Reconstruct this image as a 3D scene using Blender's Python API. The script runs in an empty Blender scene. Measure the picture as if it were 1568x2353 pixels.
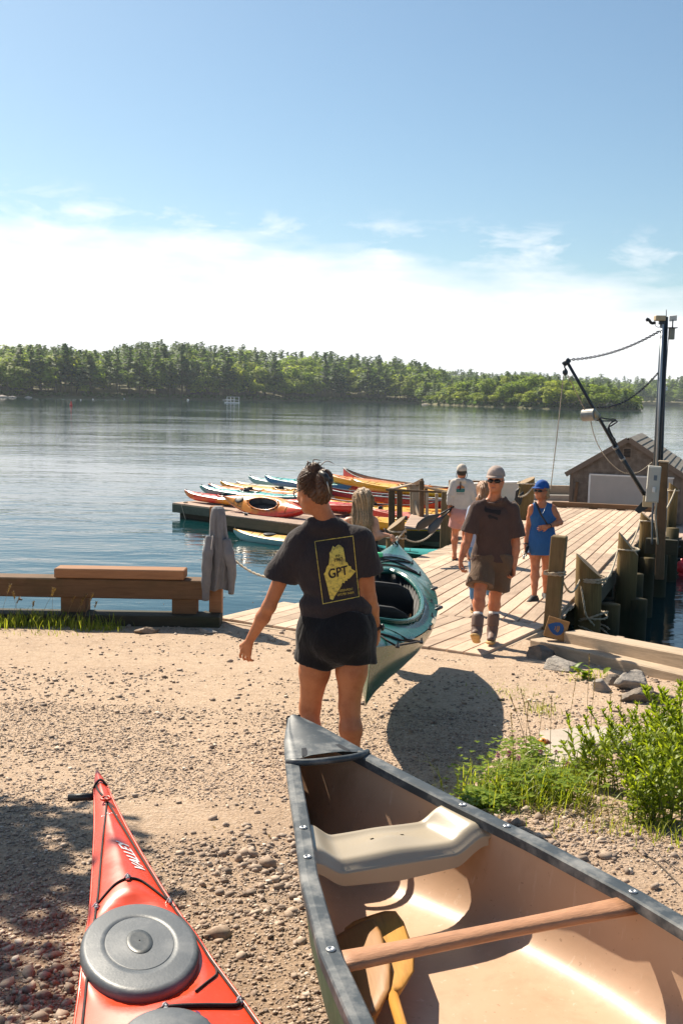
import bpy, bmesh, math, random
import numpy as np
from math import pi, sin, cos, radians, atan, atan2, sqrt
from mathutils import Vector, Matrix, Euler
from mathutils.bvhtree import BVHTree

random.seed(7)
RNG = np.random.default_rng(7)
SC = bpy.context.scene
C = SC.collection

# ------------------------------------------------------------------ camera
FPX, CAMZ = 2350.0, 1.65                       # focal length for a 1568 x 2352 frame, lens height in metres
PITCH, ROLL = atan(270 / FPX), radians(1.2)
_f = np.array([0, cos(PITCH), -sin(PITCH)]); _u = np.array([0, sin(PITCH), cos(PITCH)]); _r = np.array([1.0, 0, 0])
CR, CU, CF = _r * cos(ROLL) + _u * sin(ROLL), _u * cos(ROLL) - _r * sin(ROLL), _f
cam = bpy.data.cameras.new('camera'); cam_o = bpy.data.objects.new('camera', cam); C.objects.link(cam_o)
cam.sensor_fit = 'VERTICAL'; cam.sensor_height = 36.0; cam.lens = FPX / 2352 * 36.0
cam.clip_start = 0.05; cam.clip_end = 6000
cam_o.matrix_world = Matrix(((CR[0], CU[0], -CF[0], 0), (CR[1], CU[1], -CF[1], 0), (CR[2], CU[2], -CF[2], CAMZ), (0, 0, 0, 1)))
SC.camera = cam_o

# ------------------------------------------------------------------ sky and sun
SUN_EL, SUN_AZ = radians(43), atan2(-0.6, 0.8)          # the sun stands ahead and to the left
w = bpy.data.worlds.new('World'); SC.world = w; w.use_nodes = True
nt = w.node_tree; nt.nodes.clear()
def wn(t, **k):
    n = nt.nodes.new(t)
    for a, b in k.items(): setattr(n, a, b)
    return n
def wmath(op, a, b=None, c=None):
    n = wn('ShaderNodeMath', operation=op)
    for i, v in enumerate((a, b, c)):
        if v is None: continue
        if isinstance(v, (int, float)): n.inputs[i].default_value = v
        else: nt.links.new(v, n.inputs[i])
    return n.outputs[0]
sky = wn('ShaderNodeTexSky', sky_type='NISHITA', sun_disc=False, sun_elevation=SUN_EL, sun_rotation=SUN_AZ,
         air_density=1.0, dust_density=0.6, ozone_density=2.5, altitude=0)
tc = wn('ShaderNodeTexCoord'); sep = wn('ShaderNodeSeparateXYZ'); nt.links.new(tc.outputs['Generated'], sep.inputs[0])
zz, xx = sep.outputs['Z'], sep.outputs['X']
mp = wn('ShaderNodeMapping'); mp.inputs['Scale'].default_value = (2.6, 2.6, 12.0); nt.links.new(tc.outputs['Generated'], mp.inputs[0])
n1 = wn('ShaderNodeTexNoise'); n1.inputs['Scale'].default_value = 2.6; n1.inputs['Detail'].default_value = 7; n1.inputs['Roughness'].default_value = 0.55
nt.links.new(mp.outputs[0], n1.inputs['Vector'])
mp2 = wn('ShaderNodeMapping'); mp2.inputs['Scale'].default_value = (6.5, 6.5, 18.0); mp2.inputs['Location'].default_value = (3.1, 1.7, 0.4); nt.links.new(tc.outputs['Generated'], mp2.inputs[0])
n2 = wn('ShaderNodeTexNoise'); n2.inputs['Scale'].default_value = 2.2; n2.inputs['Detail'].default_value = 8; n2.inputs['Roughness'].default_value = 0.6; n2.inputs['Distortion'].default_value = 0.25
nt.links.new(mp2.outputs[0], n2.inputs['Vector'])
# a bank of cloud low over the horizon with a ragged top, and thin wisps above it
edge = wmath('ADD', wmath('MULTIPLY', wmath('SUBTRACT', n1.outputs[0], 0.5), 0.10), wmath('MULTIPLY', xx, -0.075))
bank = wmath('SMOOTH_MIN', wmath('MAXIMUM', wmath('MULTIPLY', wmath('SUBTRACT', wmath('ADD', edge, 0.136), wmath('ABSOLUTE', zz)), 25.0), 0.0), 1.0, 0.4)
wisp_band = wmath('MAXIMUM', wmath('SUBTRACT', 1.0, wmath('MULTIPLY', wmath('ABSOLUTE', wmath('SUBTRACT', wmath('ADD', zz, wmath('MULTIPLY', xx, 0.05)), 0.148)), 34.0)), 0.0)
wisp = wmath('MULTIPLY', wisp_band, wmath('MINIMUM', wmath('MAXIMUM', wmath('MULTIPLY', wmath('SUBTRACT', n2.outputs[0], 0.50), 6.0), 0.0), 1.0))
mask = wmath('MINIMUM', wmath('ADD', bank, wmath('MULTIPLY', wisp, 0.6)), 1.0)
tint = wn('ShaderNodeMix', data_type='RGBA', blend_type='MULTIPLY'); tint.inputs[0].default_value = 1.0
nt.links.new(sky.outputs[0], tint.inputs[6]); tint.inputs[7].default_value = (0.90, 1.0, 0.96, 1)
mix = wn('ShaderNodeMix', data_type='RGBA'); nt.links.new(mask, mix.inputs[0]); nt.links.new(tint.outputs[2], mix.inputs[6])
clr = wn('ShaderNodeValToRGB'); clr.color_ramp.elements[0].position = .35; clr.color_ramp.elements[1].position = .62; clr.color_ramp.elements[0].color = (.86, .885, .92, 1); clr.color_ramp.elements[1].color = (1, .985, .975, 1); nt.links.new(n2.outputs[0], clr.inputs[0])
clm = wn('ShaderNodeVectorMath', operation='SCALE'); nt.links.new(clr.outputs[0], clm.inputs[0]); clm.inputs['Scale'].default_value = 10.6; nt.links.new(clm.outputs[0], mix.inputs[7])
bg = wn('ShaderNodeBackground'); bg.inputs['Strength'].default_value = 0.065
nt.links.new(mix.outputs[2], bg.inputs[0])
wo = wn('ShaderNodeOutputWorld'); nt.links.new(bg.outputs[0], wo.inputs[0])

sl = bpy.data.lights.new('sun', 'SUN'); sl.energy = 5.0; sl.angle = radians(0.5); sl.color = (1.0, 0.895, 0.735)
so = bpy.data.objects.new('sun', sl); C.objects.link(so)
SUN_DIR = Vector((sin(SUN_AZ) * cos(SUN_EL), cos(SUN_AZ) * cos(SUN_EL), sin(SUN_EL)))
so.rotation_euler = SUN_DIR.to_track_quat('Z', 'Y').to_euler(); so.location = (-30, 40, 50)

SC.view_settings.view_transform = 'Standard'; SC.view_settings.look = 'None'
SC.view_settings.gamma = 1.0; SC.view_settings.use_curve_mapping = False
SC.view_settings.exposure = 0.92
SC.render.engine = 'CYCLES'
SC.cycles.use_denoising = True
SC.cycles.max_bounces = 8; SC.cycles.diffuse_bounces = 3; SC.cycles.glossy_bounces = 4; SC.cycles.transparent_max_bounces = 6
SC.cycles.volume_bounces = 0; SC.cycles.caustics_reflective = False; SC.cycles.caustics_refractive = False

# ------------------------------------------------------------------ picture-to-place helpers (depth is always given)
def ray(px, py): return CR * (px - 784) / FPX - CU * (py - 1176) / FPX + CF
def atz(px, py, z):
    v = ray(px, py); t = (z - CAMZ) / v[2]; return np.array([0, 0, CAMZ]) + v * t
def aty(px, py, y):
    v = ray(px, py); return np.array([0, 0, CAMZ]) + v * (y / v[1])
WATER = -2.70
DS = 0.035
def deck_z(y): return -0.85 - DS * (y - 10.0)

# ------------------------------------------------------------------ objects
WM = {}
def L(o, label=None, cat=None, group=None, kind=None):
    if label: o['label'] = label
    if cat: o['category'] = cat
    if group: o['group'] = group
    if kind: o['kind'] = kind
    return o
def thing(name, label, cat, loc=(0, 0, 0), rotz=0.0, group=None):
    o = bpy.data.objects.new(name, None); C.objects.link(o); o.empty_display_size = 0.1
    m = Matrix.Translation(Vector([float(c) for c in loc])) @ Matrix.Rotation(rotz, 4, 'Z')
    o.matrix_basis = m; WM[o.name] = m
    return L(o, label, cat, group)
def put(name, me, mat=None, parent=None, basis=None):
    o = bpy.data.objects.new(name, me); C.objects.link(o)
    b = basis if basis is not None else Matrix.Identity(4)
    o.matrix_basis = b; WM[o.name] = b
    if mat is not None:
        if len(me.materials) == 0: me.materials.append(mat)
        elif me.materials[0] != mat:
            o.material_slots[0].link = 'OBJECT'; o.material_slots[0].material = mat
    if parent is not None:
        o.parent = parent; o.matrix_parent_inverse = WM[parent.name].inverted()
    return o
def mesh(name, v, f, smooth=True):
    me = bpy.data.meshes.new(name)
    if isinstance(f, np.ndarray):
        v = np.asarray(v, np.float32); nf, k = f.shape
        me.vertices.add(len(v)); me.vertices.foreach_set('co', v.ravel())
        me.loops.add(nf * k); me.loops.foreach_set('vertex_index', f.ravel().astype(np.int32))
        me.polygons.add(nf); me.polygons.foreach_set('loop_start', np.arange(0, nf * k, k, dtype=np.int32))
        me.update(calc_edges=True)
    else:
        me.from_pydata([tuple(map(float, p)) for p in v], [], f); me.update()
    if smooth: me.polygons.foreach_set('use_smooth', [True] * len(me.polygons))
    return me
def obj(name, v, f, mat, parent=None, smooth=True, basis=None):
    return put(name, mesh(name, v, f, smooth), mat, parent, basis)
def dup(root, loc, rotz=0.0, label=None, group=None, scale=None, mats=None):
    r = root.copy(); C.objects.link(r)
    m = Matrix.Translation(Vector([float(c) for c in loc])) @ Matrix.Rotation(rotz, 4, 'Z')
    if scale: m = m @ Matrix.Diagonal((scale, scale, scale, 1) if isinstance(scale, (int, float)) else (*scale, 1))
    r.matrix_basis = m; WM[r.name] = m
    if label: r['label'] = label
    if group: r['group'] = group
    def cp(src, par):
        for ch in src.children:
            c = ch.copy(); C.objects.link(c); c.parent = par; WM[c.name] = WM[ch.name]
            if mats:
                for i, s in enumerate(ch.material_slots):
                    if s.material and s.material.name in mats:
                        c.material_slots[i].link = 'OBJECT'; c.material_slots[i].material = mats[s.material.name]
            cp(ch, c)
    cp(root, r)
    return r

# ------------------------------------------------------------------ mesh builders
class MB:
    def __init__(s): s.v, s.f = [], []
    def add(s, v, f):
        n = len(s.v); s.v.extend([tuple(map(float, p)) for p in v]); s.f.extend([tuple(i + n for i in q) for q in f]); return s
    def box(s, size, loc, R=None, bev=0.0):
        v, f = box_geo(size, bev)
        v = np.array(v) @ (np.array(R).T if R is not None else np.eye(3)) + np.array(loc, float)
        return s.add(v, f)
    def tube(s, pts, r, n=8, cap=True):
        v, f = tube_geo(pts, r, n, cap); return s.add(v, f)
    def build(s, name, mat, parent=None, smooth=True, basis=None): return obj(name, s.v, s.f, mat, parent, smooth, basis)
def box_geo(size, bev=0.0):
    x, y, z = [c / 2 for c in size]
    if bev <= 0:
        v = [(sx * x, sy * y, sz * z) for sx in (-1, 1) for sy in (-1, 1) for sz in (-1, 1)]
        return v, [(0, 1, 3, 2), (4, 6, 7, 5), (0, 4, 5, 1), (2, 3, 7, 6), (0, 2, 6, 4), (1, 5, 7, 3)]
    b = min(bev, x * .9, y * .9, z * .9); v = []; idx = {}
    for sx in (-1, 1):
        for sy in (-1, 1):
            for sz in (-1, 1):
                for a in range(3):
                    d = [x - b, y - b, z - b]; d[a] = (x, y, z)[a]
                    idx[(sx, sy, sz, a)] = len(v); v.append((sx * d[0], sy * d[1], sz * d[2]))
    f = []
    for a in range(3):
        o1, o2 = [i for i in range(3) if i != a]
        for s0 in (-1, 1):
            q = []
            for (p, r) in ((-1, -1), (1, -1), (1, 1), (-1, 1)):
                k = [0, 0, 0]; k[a] = s0; k[o1] = p; k[o2] = r; q.append(idx[(*k, a)])
            flip = (s0 > 0) == (a == 1)
            f.append(tuple(q[::-1] if flip else q))
    for a in range(3):                                  # edges along axis a
        o1, o2 = [i for i in range(3) if i != a]
        for p in (-1, 1):
            for r in (-1, 1):
                def K(s0, ax):
                    k = [0, 0, 0]; k[a] = s0; k[o1] = p; k[o2] = r; return idx[(*k, ax)]
                f.append((K(-1, o1), K(1, o1), K(1, o2), K(-1, o2)))
    for sx in (-1, 1):
        for sy in (-1, 1):
            for sz in (-1, 1): f.append(tuple(idx[(sx, sy, sz, a)] for a in range(3)))
    # orient outwards
    out = []
    V = np.array(v)
    for q in f:
        c = V[list(q)].mean(0); nrm = np.cross(V[q[1]] - V[q[0]], V[q[2]] - V[q[0]])
        out.append(q if nrm @ c >= 0 else q[::-1])
    return v, out
def frames(P):
    P = np.asarray(P, float); n = len(P)
    T = np.zeros_like(P); T[1:-1] = P[2:] - P[:-2]; T[0] = P[1] - P[0]; T[-1] = P[-1] - P[-2]
    T /= np.maximum(np.linalg.norm(T, axis=1, keepdims=True), 1e-9)
    a = np.array([0, 0, 1.0]) if abs(T[0][2]) < 0.9 else np.array([1.0, 0, 0])
    U = np.zeros_like(P); u = np.cross(T[0], a); u /= np.linalg.norm(u)
    for i in range(n):
        u = u - T[i] * (u @ T[i]); u /= max(np.linalg.norm(u), 1e-9); U[i] = u
    return T, U, np.cross(T, U)
def tube_geo(pts, r, n=8, cap=True):
    P = np.asarray(pts, float); R = np.full(len(P), r, float) if np.isscalar(r) else np.asarray(r, float)
    T, U, W = frames(P); v = []; f = []
    for i in range(len(P)):
        for k in range(n):
            a = 2 * pi * k / n; v.append(P[i] + R[i] * (cos(a) * U[i] + sin(a) * W[i]))
    for i in range(len(P) - 1):
        for k in range(n):
            a, b = i * n + k, i * n + (k + 1) % n; f.append((a, b, b + n, a + n))
    if cap: f.append(tuple(range(n))[::-1]); f.append(tuple((len(P) - 1) * n + k for k in range(n)))
    return v, f
def loft(rings, closed=True, cap=True):
    n = len(rings[0]); v = [p for r in rings for p in r]; f = []
    m = n if closed else n - 1
    for i in range(len(rings) - 1):
        for k in range(m):
            a, b = i * n + k, i * n + (k + 1) % n; f.append((a, b, b + n, a + n))
    if cap: f.append(tuple(range(n))[::-1]); f.append(tuple((len(rings) - 1) * n + k for k in range(n)))
    return v, f
def spline(P, n):
    P = np.asarray(P, float); m = len(P); t = np.linspace(0, m - 1, n); out = []
    for x in t:
        i = min(int(x), m - 2); u = x - i
        p0, p1, p2, p3 = P[max(i - 1, 0)], P[i], P[i + 1], P[min(i + 2, m - 1)]
        out.append(.5 * (2 * p1 + (p2 - p0) * u + (2 * p0 - 5 * p1 + 4 * p2 - p3) * u ** 2 + (3 * p1 - p0 - 3 * p2 + p3) * u ** 3))
    return np.array(out)
def sag(a, b, drop, n=14):
    a, b = np.array(a, float), np.array(b, float); t = np.linspace(0, 1, n)[:, None]
    p = a + (b - a) * t; p[:, 2] -= drop * 4 * t[:, 0] * (1 - t[:, 0]); return p
_bm = {}
def bx(name, mat, parent, size, loc, rot=(0, 0, 0), bev=0.006, M3=None):
    key = (tuple(round(c, 4) for c in size), bev)
    if key not in _bm:
        v, f = box_geo(size, bev); _bm[key] = mesh(name, v, f, False)
    m = Matrix.Translation(Vector([float(c) for c in loc])) @ (M3.to_4x4() if M3 is not None else Euler(rot).to_matrix().to_4x4())
    return put(name, _bm[key], mat, parent, m)
def beam(name, mat, parent, a, b, wid, hei, bev=0.006, up=(0, 0, 1)):
    "a squared length of timber from a to b (local X runs along the grain)"
    a, b = Vector([float(c) for c in a]), Vector([float(c) for c in b]); x = (b - a); ln = x.length; x.normalize()
    u = Vector(up); y = u.cross(x).normalized(); z = x.cross(y)
    M3 = Matrix((x, y, z)).transposed()
    return bx(name, mat, parent, (ln, wid, hei), (a + b) / 2, bev=bev, M3=M3)
def lathe(prof, n=20):
    "profile of (r, z)"
    return loft([[(r * cos(2 * pi * k / n), r * sin(2 * pi * k / n), z) for k in range(n)] for r, z in prof])

# ------------------------------------------------------------------ materials
def lin(h):
    h = h.lstrip('#'); c = [int(h[i:i + 2], 16) / 255 for i in (0, 2, 4)]
    return tuple(x / 12.92 if x <= .04045 else ((x + .055) / 1.055) ** 2.4 for x in c)
class NT:
    def __init__(s, name):
        s.m = bpy.data.materials.new(name); s.m.use_nodes = True; s.t = s.m.node_tree; s.t.nodes.clear()
        s.b = s.n('ShaderNodeBsdfPrincipled'); s.o = s.n('ShaderNodeOutputMaterial'); s.l(s.b.outputs[0], s.o.inputs[0])
    def n(s, t, **k):
        x = s.t.nodes.new(t)
        for a, b in k.items(): setattr(x, a, b)
        return x
    def l(s, a, b): s.t.links.new(a, b)
    def coord(s, scale=(1, 1, 1), rot=(0, 0, 0), kind='Object'):
        c = s.n('ShaderNodeTexCoord'); m = s.n('ShaderNodeMapping')
        m.inputs['Scale'].default_value = scale; m.inputs['Rotation'].default_value = rot
        s.l(c.outputs[kind], m.inputs[0]); return m.outputs[0]
    def noise(s, vec, scale, detail=4, rough=.55, dist=0):
        x = s.n('ShaderNodeTexNoise'); x.inputs['Scale'].default_value = scale; x.inputs['Detail'].default_value = detail
        x.inputs['Roughness'].default_value = rough; x.inputs['Distortion'].default_value = dist
        s.l(vec, x.inputs['Vector']); return x.outputs[0]
    def ramp(s, fac, stops):
        r = s.n('ShaderNodeValToRGB'); e = r.color_ramp.elements
        while len(e) < len(stops): e.new(.5)
        for i, (p, c) in enumerate(stops):
            e[i].position = p; e[i].color = (*c, 1) if not np.isscalar(c) else (c, c, c, 1)
        s.l(fac, r.inputs[0]); return r.outputs[0]
    def mixc(s, fac, a, b, mode='MIX'):
        x = s.n('ShaderNodeMix', data_type='RGBA', blend_type=mode)
        for v, i in ((fac, 0), (a, 6), (b, 7)):
            if isinstance(v, (int, float)): x.inputs[i].default_value = v
            elif isinstance(v, tuple): x.inputs[i].default_value = (*v, 1)
            else: s.l(v, x.inputs[i])
        return x.outputs[2]
    def math(s, op, a, b=None):
        x = s.n('ShaderNodeMath', operation=op)
        for i, v in enumerate((a, b)):
            if v is None: continue
            if isinstance(v, (int, float)): x.inputs[i].default_value = v
            else: s.l(v, x.inputs[i])
        return x.outputs[0]
    def bump(s, h, strength, dist=.01):
        x = s.n('ShaderNodeBump'); x.inputs['Strength'].default_value = strength; x.inputs['Distance'].default_value = dist
        s.l(h, x.inputs['Height']); s.l(x.outputs[0], s.b.inputs['Normal']); return x
    def set(s, **k):
        for a, v in k.items():
            i = s.b.inputs[a.replace('_', ' ')]
            if isinstance(v, (int, float)): i.default_value = v
            elif isinstance(v, tuple): i.default_value = (*v, 1) if len(v) == 3 and i.type == 'RGBA' else v
            else: s.l(v, i)
        return s
def sc3(c, k): return tuple(min(1, max(0, x * k)) for x in c)
def mat(name, col, rough=.6, var=.15, scale=6, bump=.15, bscale=60, bdist=.004, metallic=0.0, spec=.5, coat=0.0, rnd=0.0, dirt=None, dscale=3, damt=.35, trans=0.0):
    m = NT(name); v = m.coord()
    c = m.ramp(m.noise(v, scale, 5), [(.25, sc3(col, 1 - var)), (.75, sc3(col, 1 + var))])
    if rnd:
        oi = m.n('ShaderNodeObjectInfo'); k = m.ramp(oi.outputs['Random'], [(0, 1 - rnd), (1, 1 + rnd * .6)])
        c = m.mixc(1.0, c, k, 'MULTIPLY')
    if dirt:
        d = m.ramp(m.noise(v, dscale, 7, .62), [(.48, 0.0), (.68, 1.0)])
        c = m.mixc(m.math('MULTIPLY', d, damt), c, dirt)
    m.set(Base_Color=c, Roughness=rough, Metallic=metallic, Coat_Weight=coat)
    m.b.inputs['Specular IOR Level'].default_value = spec
    if trans: 
        tr = m.n('ShaderNodeBsdfTranslucent'); m.l(c, tr.inputs[0]); mx = m.n('ShaderNodeMixShader'); mx.inputs[0].default_value = trans
        m.l(m.b.outputs[0], mx.inputs[1]); m.l(tr.outputs[0], mx.inputs[2]); m.l(mx.outputs[0], m.o.inputs[0])
    if bump: m.bump(m.noise(v, bscale, 4), bump, bdist)
    return m.m
def wood(name, col, dark=.55, grain=1.0, rnd=.16, rough=.8, stain=None, stamt=.4, bump=.35, knots=True, grow=(1, 14, 14)):
    "grain runs along the object's local X"
    m = NT(name); oi = m.n('ShaderNodeObjectInfo')
    c0 = m.n('ShaderNodeTexCoord'); add = m.n('ShaderNodeVectorMath', operation='ADD'); m.l(c0.outputs['Object'], add.inputs[0])
    cmb = m.n('ShaderNodeCombineXYZ'); 
    for i, k in enumerate((31, 17, 9)): m.l(m.math('MULTIPLY', oi.outputs['Random'], k), cmb.inputs[i])
    m.l(cmb.outputs[0], add.inputs[1])
    mp = m.n('ShaderNodeMapping'); mp.inputs['Scale'].default_value = grow; m.l(add.outputs[0], mp.inputs[0]); v = mp.outputs[0]
    g = m.noise(v, 3.0 * grain, 6, .6, .8); g2 = m.noise(v, 14 * grain, 3, .6)
    c = m.ramp(g, [(.25, sc3(col, dark)), (.5, col), (.8, sc3(col, 1.18))])
    c = m.mixc(.35, c, m.ramp(g2, [(.3, sc3(col, .6)), (.7, sc3(col, 1.15))]))
    k = m.ramp(oi.outputs['Random'], [(0, 1 - rnd), (1, 1 + rnd * .5)]); c = m.mixc(1.0, c, k, 'MULTIPLY')
    if stain:
        d = m.ramp(m.noise(add.outputs[0], 2.2, 6, .65), [(.48, 0.0), (.7, 1.0)]); c = m.mixc(m.math('MULTIPLY', d, stamt), c, stain)
    m.set(Base_Color=c, Roughness=rough); m.b.inputs['Specular IOR Level'].default_value = .25
    m.bump(g2, bump, .004)
    return m.m

# ================================================================== LAND, WATER, FAR SHORE
def sstep(a, b, x):
    t = np.clip((np.asarray(x, float) - a) / (b - a), 0, 1); return t * t * (3 - 2 * t)
_hv = RNG.random((64, 64))
def vnoise(x, y):
    x = np.asarray(x, float); y = np.asarray(y, float)
    xi, yi = np.floor(x).astype(int), np.floor(y).astype(int); u, v = x - xi, y - yi
    u = u * u * (3 - 2 * u); v = v * v * (3 - 2 * v); g = lambda a, b: _hv[a % 64, b % 64]
    return (g(xi, yi) * (1 - u) + g(xi + 1, yi) * u) * (1 - v) + (g(xi, yi + 1) * (1 - u) + g(xi + 1, yi + 1) * u) * v
def fbm(x, y, o=4):
    s, a = 0, .5
    for i in range(o): s = s + a * (vnoise(x * 2 ** i + 7 * i, y * 2 ** i + 3 * i) - .5); a *= .5
    return s
def gz(x, y):
    y = np.asarray(y, float); x = np.asarray(x, float)
    z = np.interp(y, [1.2, 2.2, 3.6, 5.35, 7.0, 9.8, 11.6], [0, -.03, -.20, -.45, -.60, -.87, -.93])
    return z
def gzn(x, y):
    x = np.asarray(x, float); y = np.asarray(y, float)
    rough = .25 + .75 * sstep(6.2, 3.0, y)
    tr = np.exp(-((x + .15 - .08 * (y - 3)) / .45) ** 2) * sstep(2, 3, y) * sstep(6, 4, y) * .015     # a worn hollow where the stones lie
    return gz(x, y) + fbm(x * .9, y * .9, 3) * .05 + fbm(x * 5, y * 5, 3) * .035 * rough + fbm(x * 23, y * 23, 2) * .014 * rough - tr
def xr(y): return np.where(np.asarray(y) > 5.5, 2.02 + (10.6 - np.asarray(y, float)) * .56, 4.9 + (5.5 - np.asarray(y, float)) * 1.2)

m = NT('gravel_ground'); v = m.coord()
big = m.noise(v, 1.1, 6, .6); mid = m.noise(v, 9, 6, .65); fine = m.noise(v, 95, 5, .7)
vo = m.n('ShaderNodeTexVoronoi'); vo.inputs['Scale'].default_value = 60; m.l(v, vo.inputs['Vector'])
c = m.ramp(big, [(.3, (.38, .25, .152)), (.55, (.50, .35, .225)), (.75, (.28, .175, .10))])
c = m.mixc(.55, c, m.ramp(fine, [(.3, (.18, .115, .072)), (.48, (.46, .33, .225)), (.72, (.64, .49, .36))]))
c = m.mixc(m.math('MULTIPLY', m.ramp(mid, [(.50, 0.0), (.66, 1.0)]), .45), c, (.24, .165, .11))
c = m.mixc(.28, c, m.ramp(vo.outputs['Color'], [(.1, (.25, .19, .15)), (.6, (.52, .42, .34)), (.9, (.68, .58, .5))]))
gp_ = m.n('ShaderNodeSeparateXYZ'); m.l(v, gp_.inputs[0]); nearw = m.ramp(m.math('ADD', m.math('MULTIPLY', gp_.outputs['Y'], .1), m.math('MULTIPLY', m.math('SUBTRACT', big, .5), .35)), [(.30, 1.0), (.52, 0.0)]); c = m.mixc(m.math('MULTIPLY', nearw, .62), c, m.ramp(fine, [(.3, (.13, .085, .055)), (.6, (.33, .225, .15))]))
m.set(Base_Color=c, Roughness=.95); m.b.inputs['Specular IOR Level'].default_value = .15
h = m.math('ADD', m.math('ADD', m.math('MULTIPLY', fine, .7), m.math('MULTIPLY', vo.outputs['Distance'], .5)), m.math('MULTIPLY', mid, .9)); m.bump(h, .9, .014)
M_GROUND = m.m
ys = np.unique(np.concatenate([np.arange(-6, 1.6, .4), np.arange(1.6, 6.5, .04), np.arange(6.5, 11.5, .07)]))
nx = 300
uu = np.linspace(0, 1, nx)
X = np.zeros((len(ys), nx)); Y = np.repeat(ys[:, None], nx, 1)
for i, y in enumerate(ys):
    hi = float(xr(y)); lo = -14.0
    # denser columns in the middle
    s = np.where(uu < .15, lo + (uu / .15) * (-4.2 - lo), -4.2 + (uu - .15) / .85 * (hi + 4.2)); X[i] = s
Z = gzn(X, Y)
V = np.stack([X, Y, Z], -1).reshape(-1, 3)
a = (np.arange(len(ys) - 1)[:, None] * nx + np.arange(nx - 1)[None]).ravel()
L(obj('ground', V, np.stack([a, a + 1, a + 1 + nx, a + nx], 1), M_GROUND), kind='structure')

# loose stones, thickest close to the boats
ICO_V, ICO_F = None, None
_b = bmesh.new(); bmesh.ops.create_icosphere(_b, subdivisions=1, radius=1)
ICO_V = np.array([p.co[:] for p in _b.verts]); ICO_F = np.array([[p.index for p in f.verts] for f in _b.faces]); _b.free()
CRU_V = np.array([(x * .8, y * .8, z * .8) for x in (-1, 1) for y in (-1, 1) for z in (-1, 1)], float)
CRU_F = np.array([(0, 1, 3), (0, 3, 2), (4, 6, 7), (4, 7, 5), (0, 4, 5), (0, 5, 1), (2, 3, 7), (2, 7, 6), (0, 2, 6), (0, 6, 4), (1, 5, 7), (1, 7, 3)])
def stones(name, pts, size, mt, flat=.6, zsink=.25, geo=None):
    GV, GF = geo or (ICO_V, ICO_F); nv = len(GV)
    n = len(pts); P = np.repeat(GV[None], n, 0) * (1 + RNG.uniform(-.32, .32, (n, nv, 1))) + RNG.uniform(-.12, .12, (n, nv, 3))
    s = np.stack([size * RNG.uniform(.7, 1.4, n), size * RNG.uniform(.6, 1.1, n), size * flat * RNG.uniform(.6, 1.2, n)], -1)
    P = P * s[:, None]; a = RNG.uniform(0, 2 * pi, n); ca, sa = np.cos(a)[:, None], np.sin(a)[:, None]
    t = RNG.uniform(-.4, .4, n)[:, None]
    x, y, z = P[..., 0], P[..., 1], P[..., 2]; y, z = y * np.cos(t) - z * np.sin(t), y * np.sin(t) + z * np.cos(t)
    P = np.stack([x * ca - y * sa, x * sa + y * ca, z], -1)
    P += pts[:, None]; P[..., 2] += (s[:, 2] * (1 - zsink))[:, None] - (s[:, 2] * .4)[:, None]
    F = (GF[None] + (np.arange(n) * nv)[:, None, None]).reshape(-1, 3)
    return obj(name, P.reshape(-1, 3), F, mt, None, False)
m = NT('stone_mix'); geo = m.n('ShaderNodeNewGeometry'); v = m.coord()
c = m.ramp(geo.outputs['Random Per Island'], [(0, (.10, .065, .042)), (.25, (.22, .145, .095)), (.55, (.38, .265, .18)), (.8, (.30, .225, .17)), (.93, (.52, .39, .28)), (1, (.74, .64, .53))])
c = m.mixc(.3, c, m.ramp(m.noise(v, 120, 3), [(.3, (.2, .15, .12)), (.7, (.6, .5, .42))]))
m.set(Base_Color=c, Roughness=.85); M_STONE = m.m
def scatter(n, ymin, ymax, xm, power=1.6):
    u = RNG.random(n); y = ymin + (ymax - ymin) * u ** power; x = RNG.uniform(-1, 1, n) * (xm * y + .3); return x, y
x, y = scatter(120000, 1.9, 7.2, .37, 1.25)
dens = fbm(x * 1.3, y * 1.3, 4) * 1.6 + RNG.normal(0, .10, len(x)) + sstep(5.4, 3.2, y) * .22
keep = (x < xr(y) - .15) & (dens > .02)
x, y = x[keep], y[keep]; sz = np.clip(RNG.lognormal(-5.65, .45, len(x)), .002, .014)
L(stones('gravel', np.stack([x, y, gzn(x, y)], 1), sz, M_STONE, .62, .25, (CRU_V, CRU_F)), kind='stuff')
x, y = RNG.uniform(-5, 3, 26000), RNG.uniform(4.8, 11, 26000); k = (x < xr(y) - .1) & (fbm(x * 1.1, y * 1.1, 4) + RNG.normal(0, .1, 26000) > .05) & ((y < 9.4 - .55 * (x - 1.4)) | (x > 2.2) | (y < 9.2))
sz = np.clip(RNG.lognormal(-5.1, .5, k.sum()), .0025, .022)
L(stones('gravel', np.stack([x[k], y[k], gzn(x[k], y[k])], 1), sz, M_STONE, .6, .25, (CRU_V, CRU_F)), kind='stuff')
def cluster(cx, cy, n, sp, mu):
    x = RNG.normal(cx, sp, n); y = RNG.normal(cy, sp * 1.6, n); return x, y, np.clip(RNG.lognormal(mu, .4, n), .008, .05)
parts_ = [cluster(-.36, 4.15, 170, .17, -4.05), cluster(-.85, 2.75, 120, .16, -3.95), cluster(-.18, 3.6, 80, .15, -4.1), cluster(-.95, 3.2, 60, .2, -4.0), cluster(.95, 4.9, 170, .28, -3.95), cluster(1.05, 4.1, 120, .22, -4.0), cluster(-.5, 10.2, 80, .5, -4.0), cluster(-2.2, 10.5, 120, .8, -4.1), cluster(1.55, 6.9, 40, .25, -4.2)]
x, y, sz = [np.concatenate(k) for k in zip(*parts_)]
k = x < xr(y) - .1
L(stones('gravel', np.stack([x, y, gzn(x, y)], 1)[k], sz[k] * .8, M_STONE, .65), kind='stuff')

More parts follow.
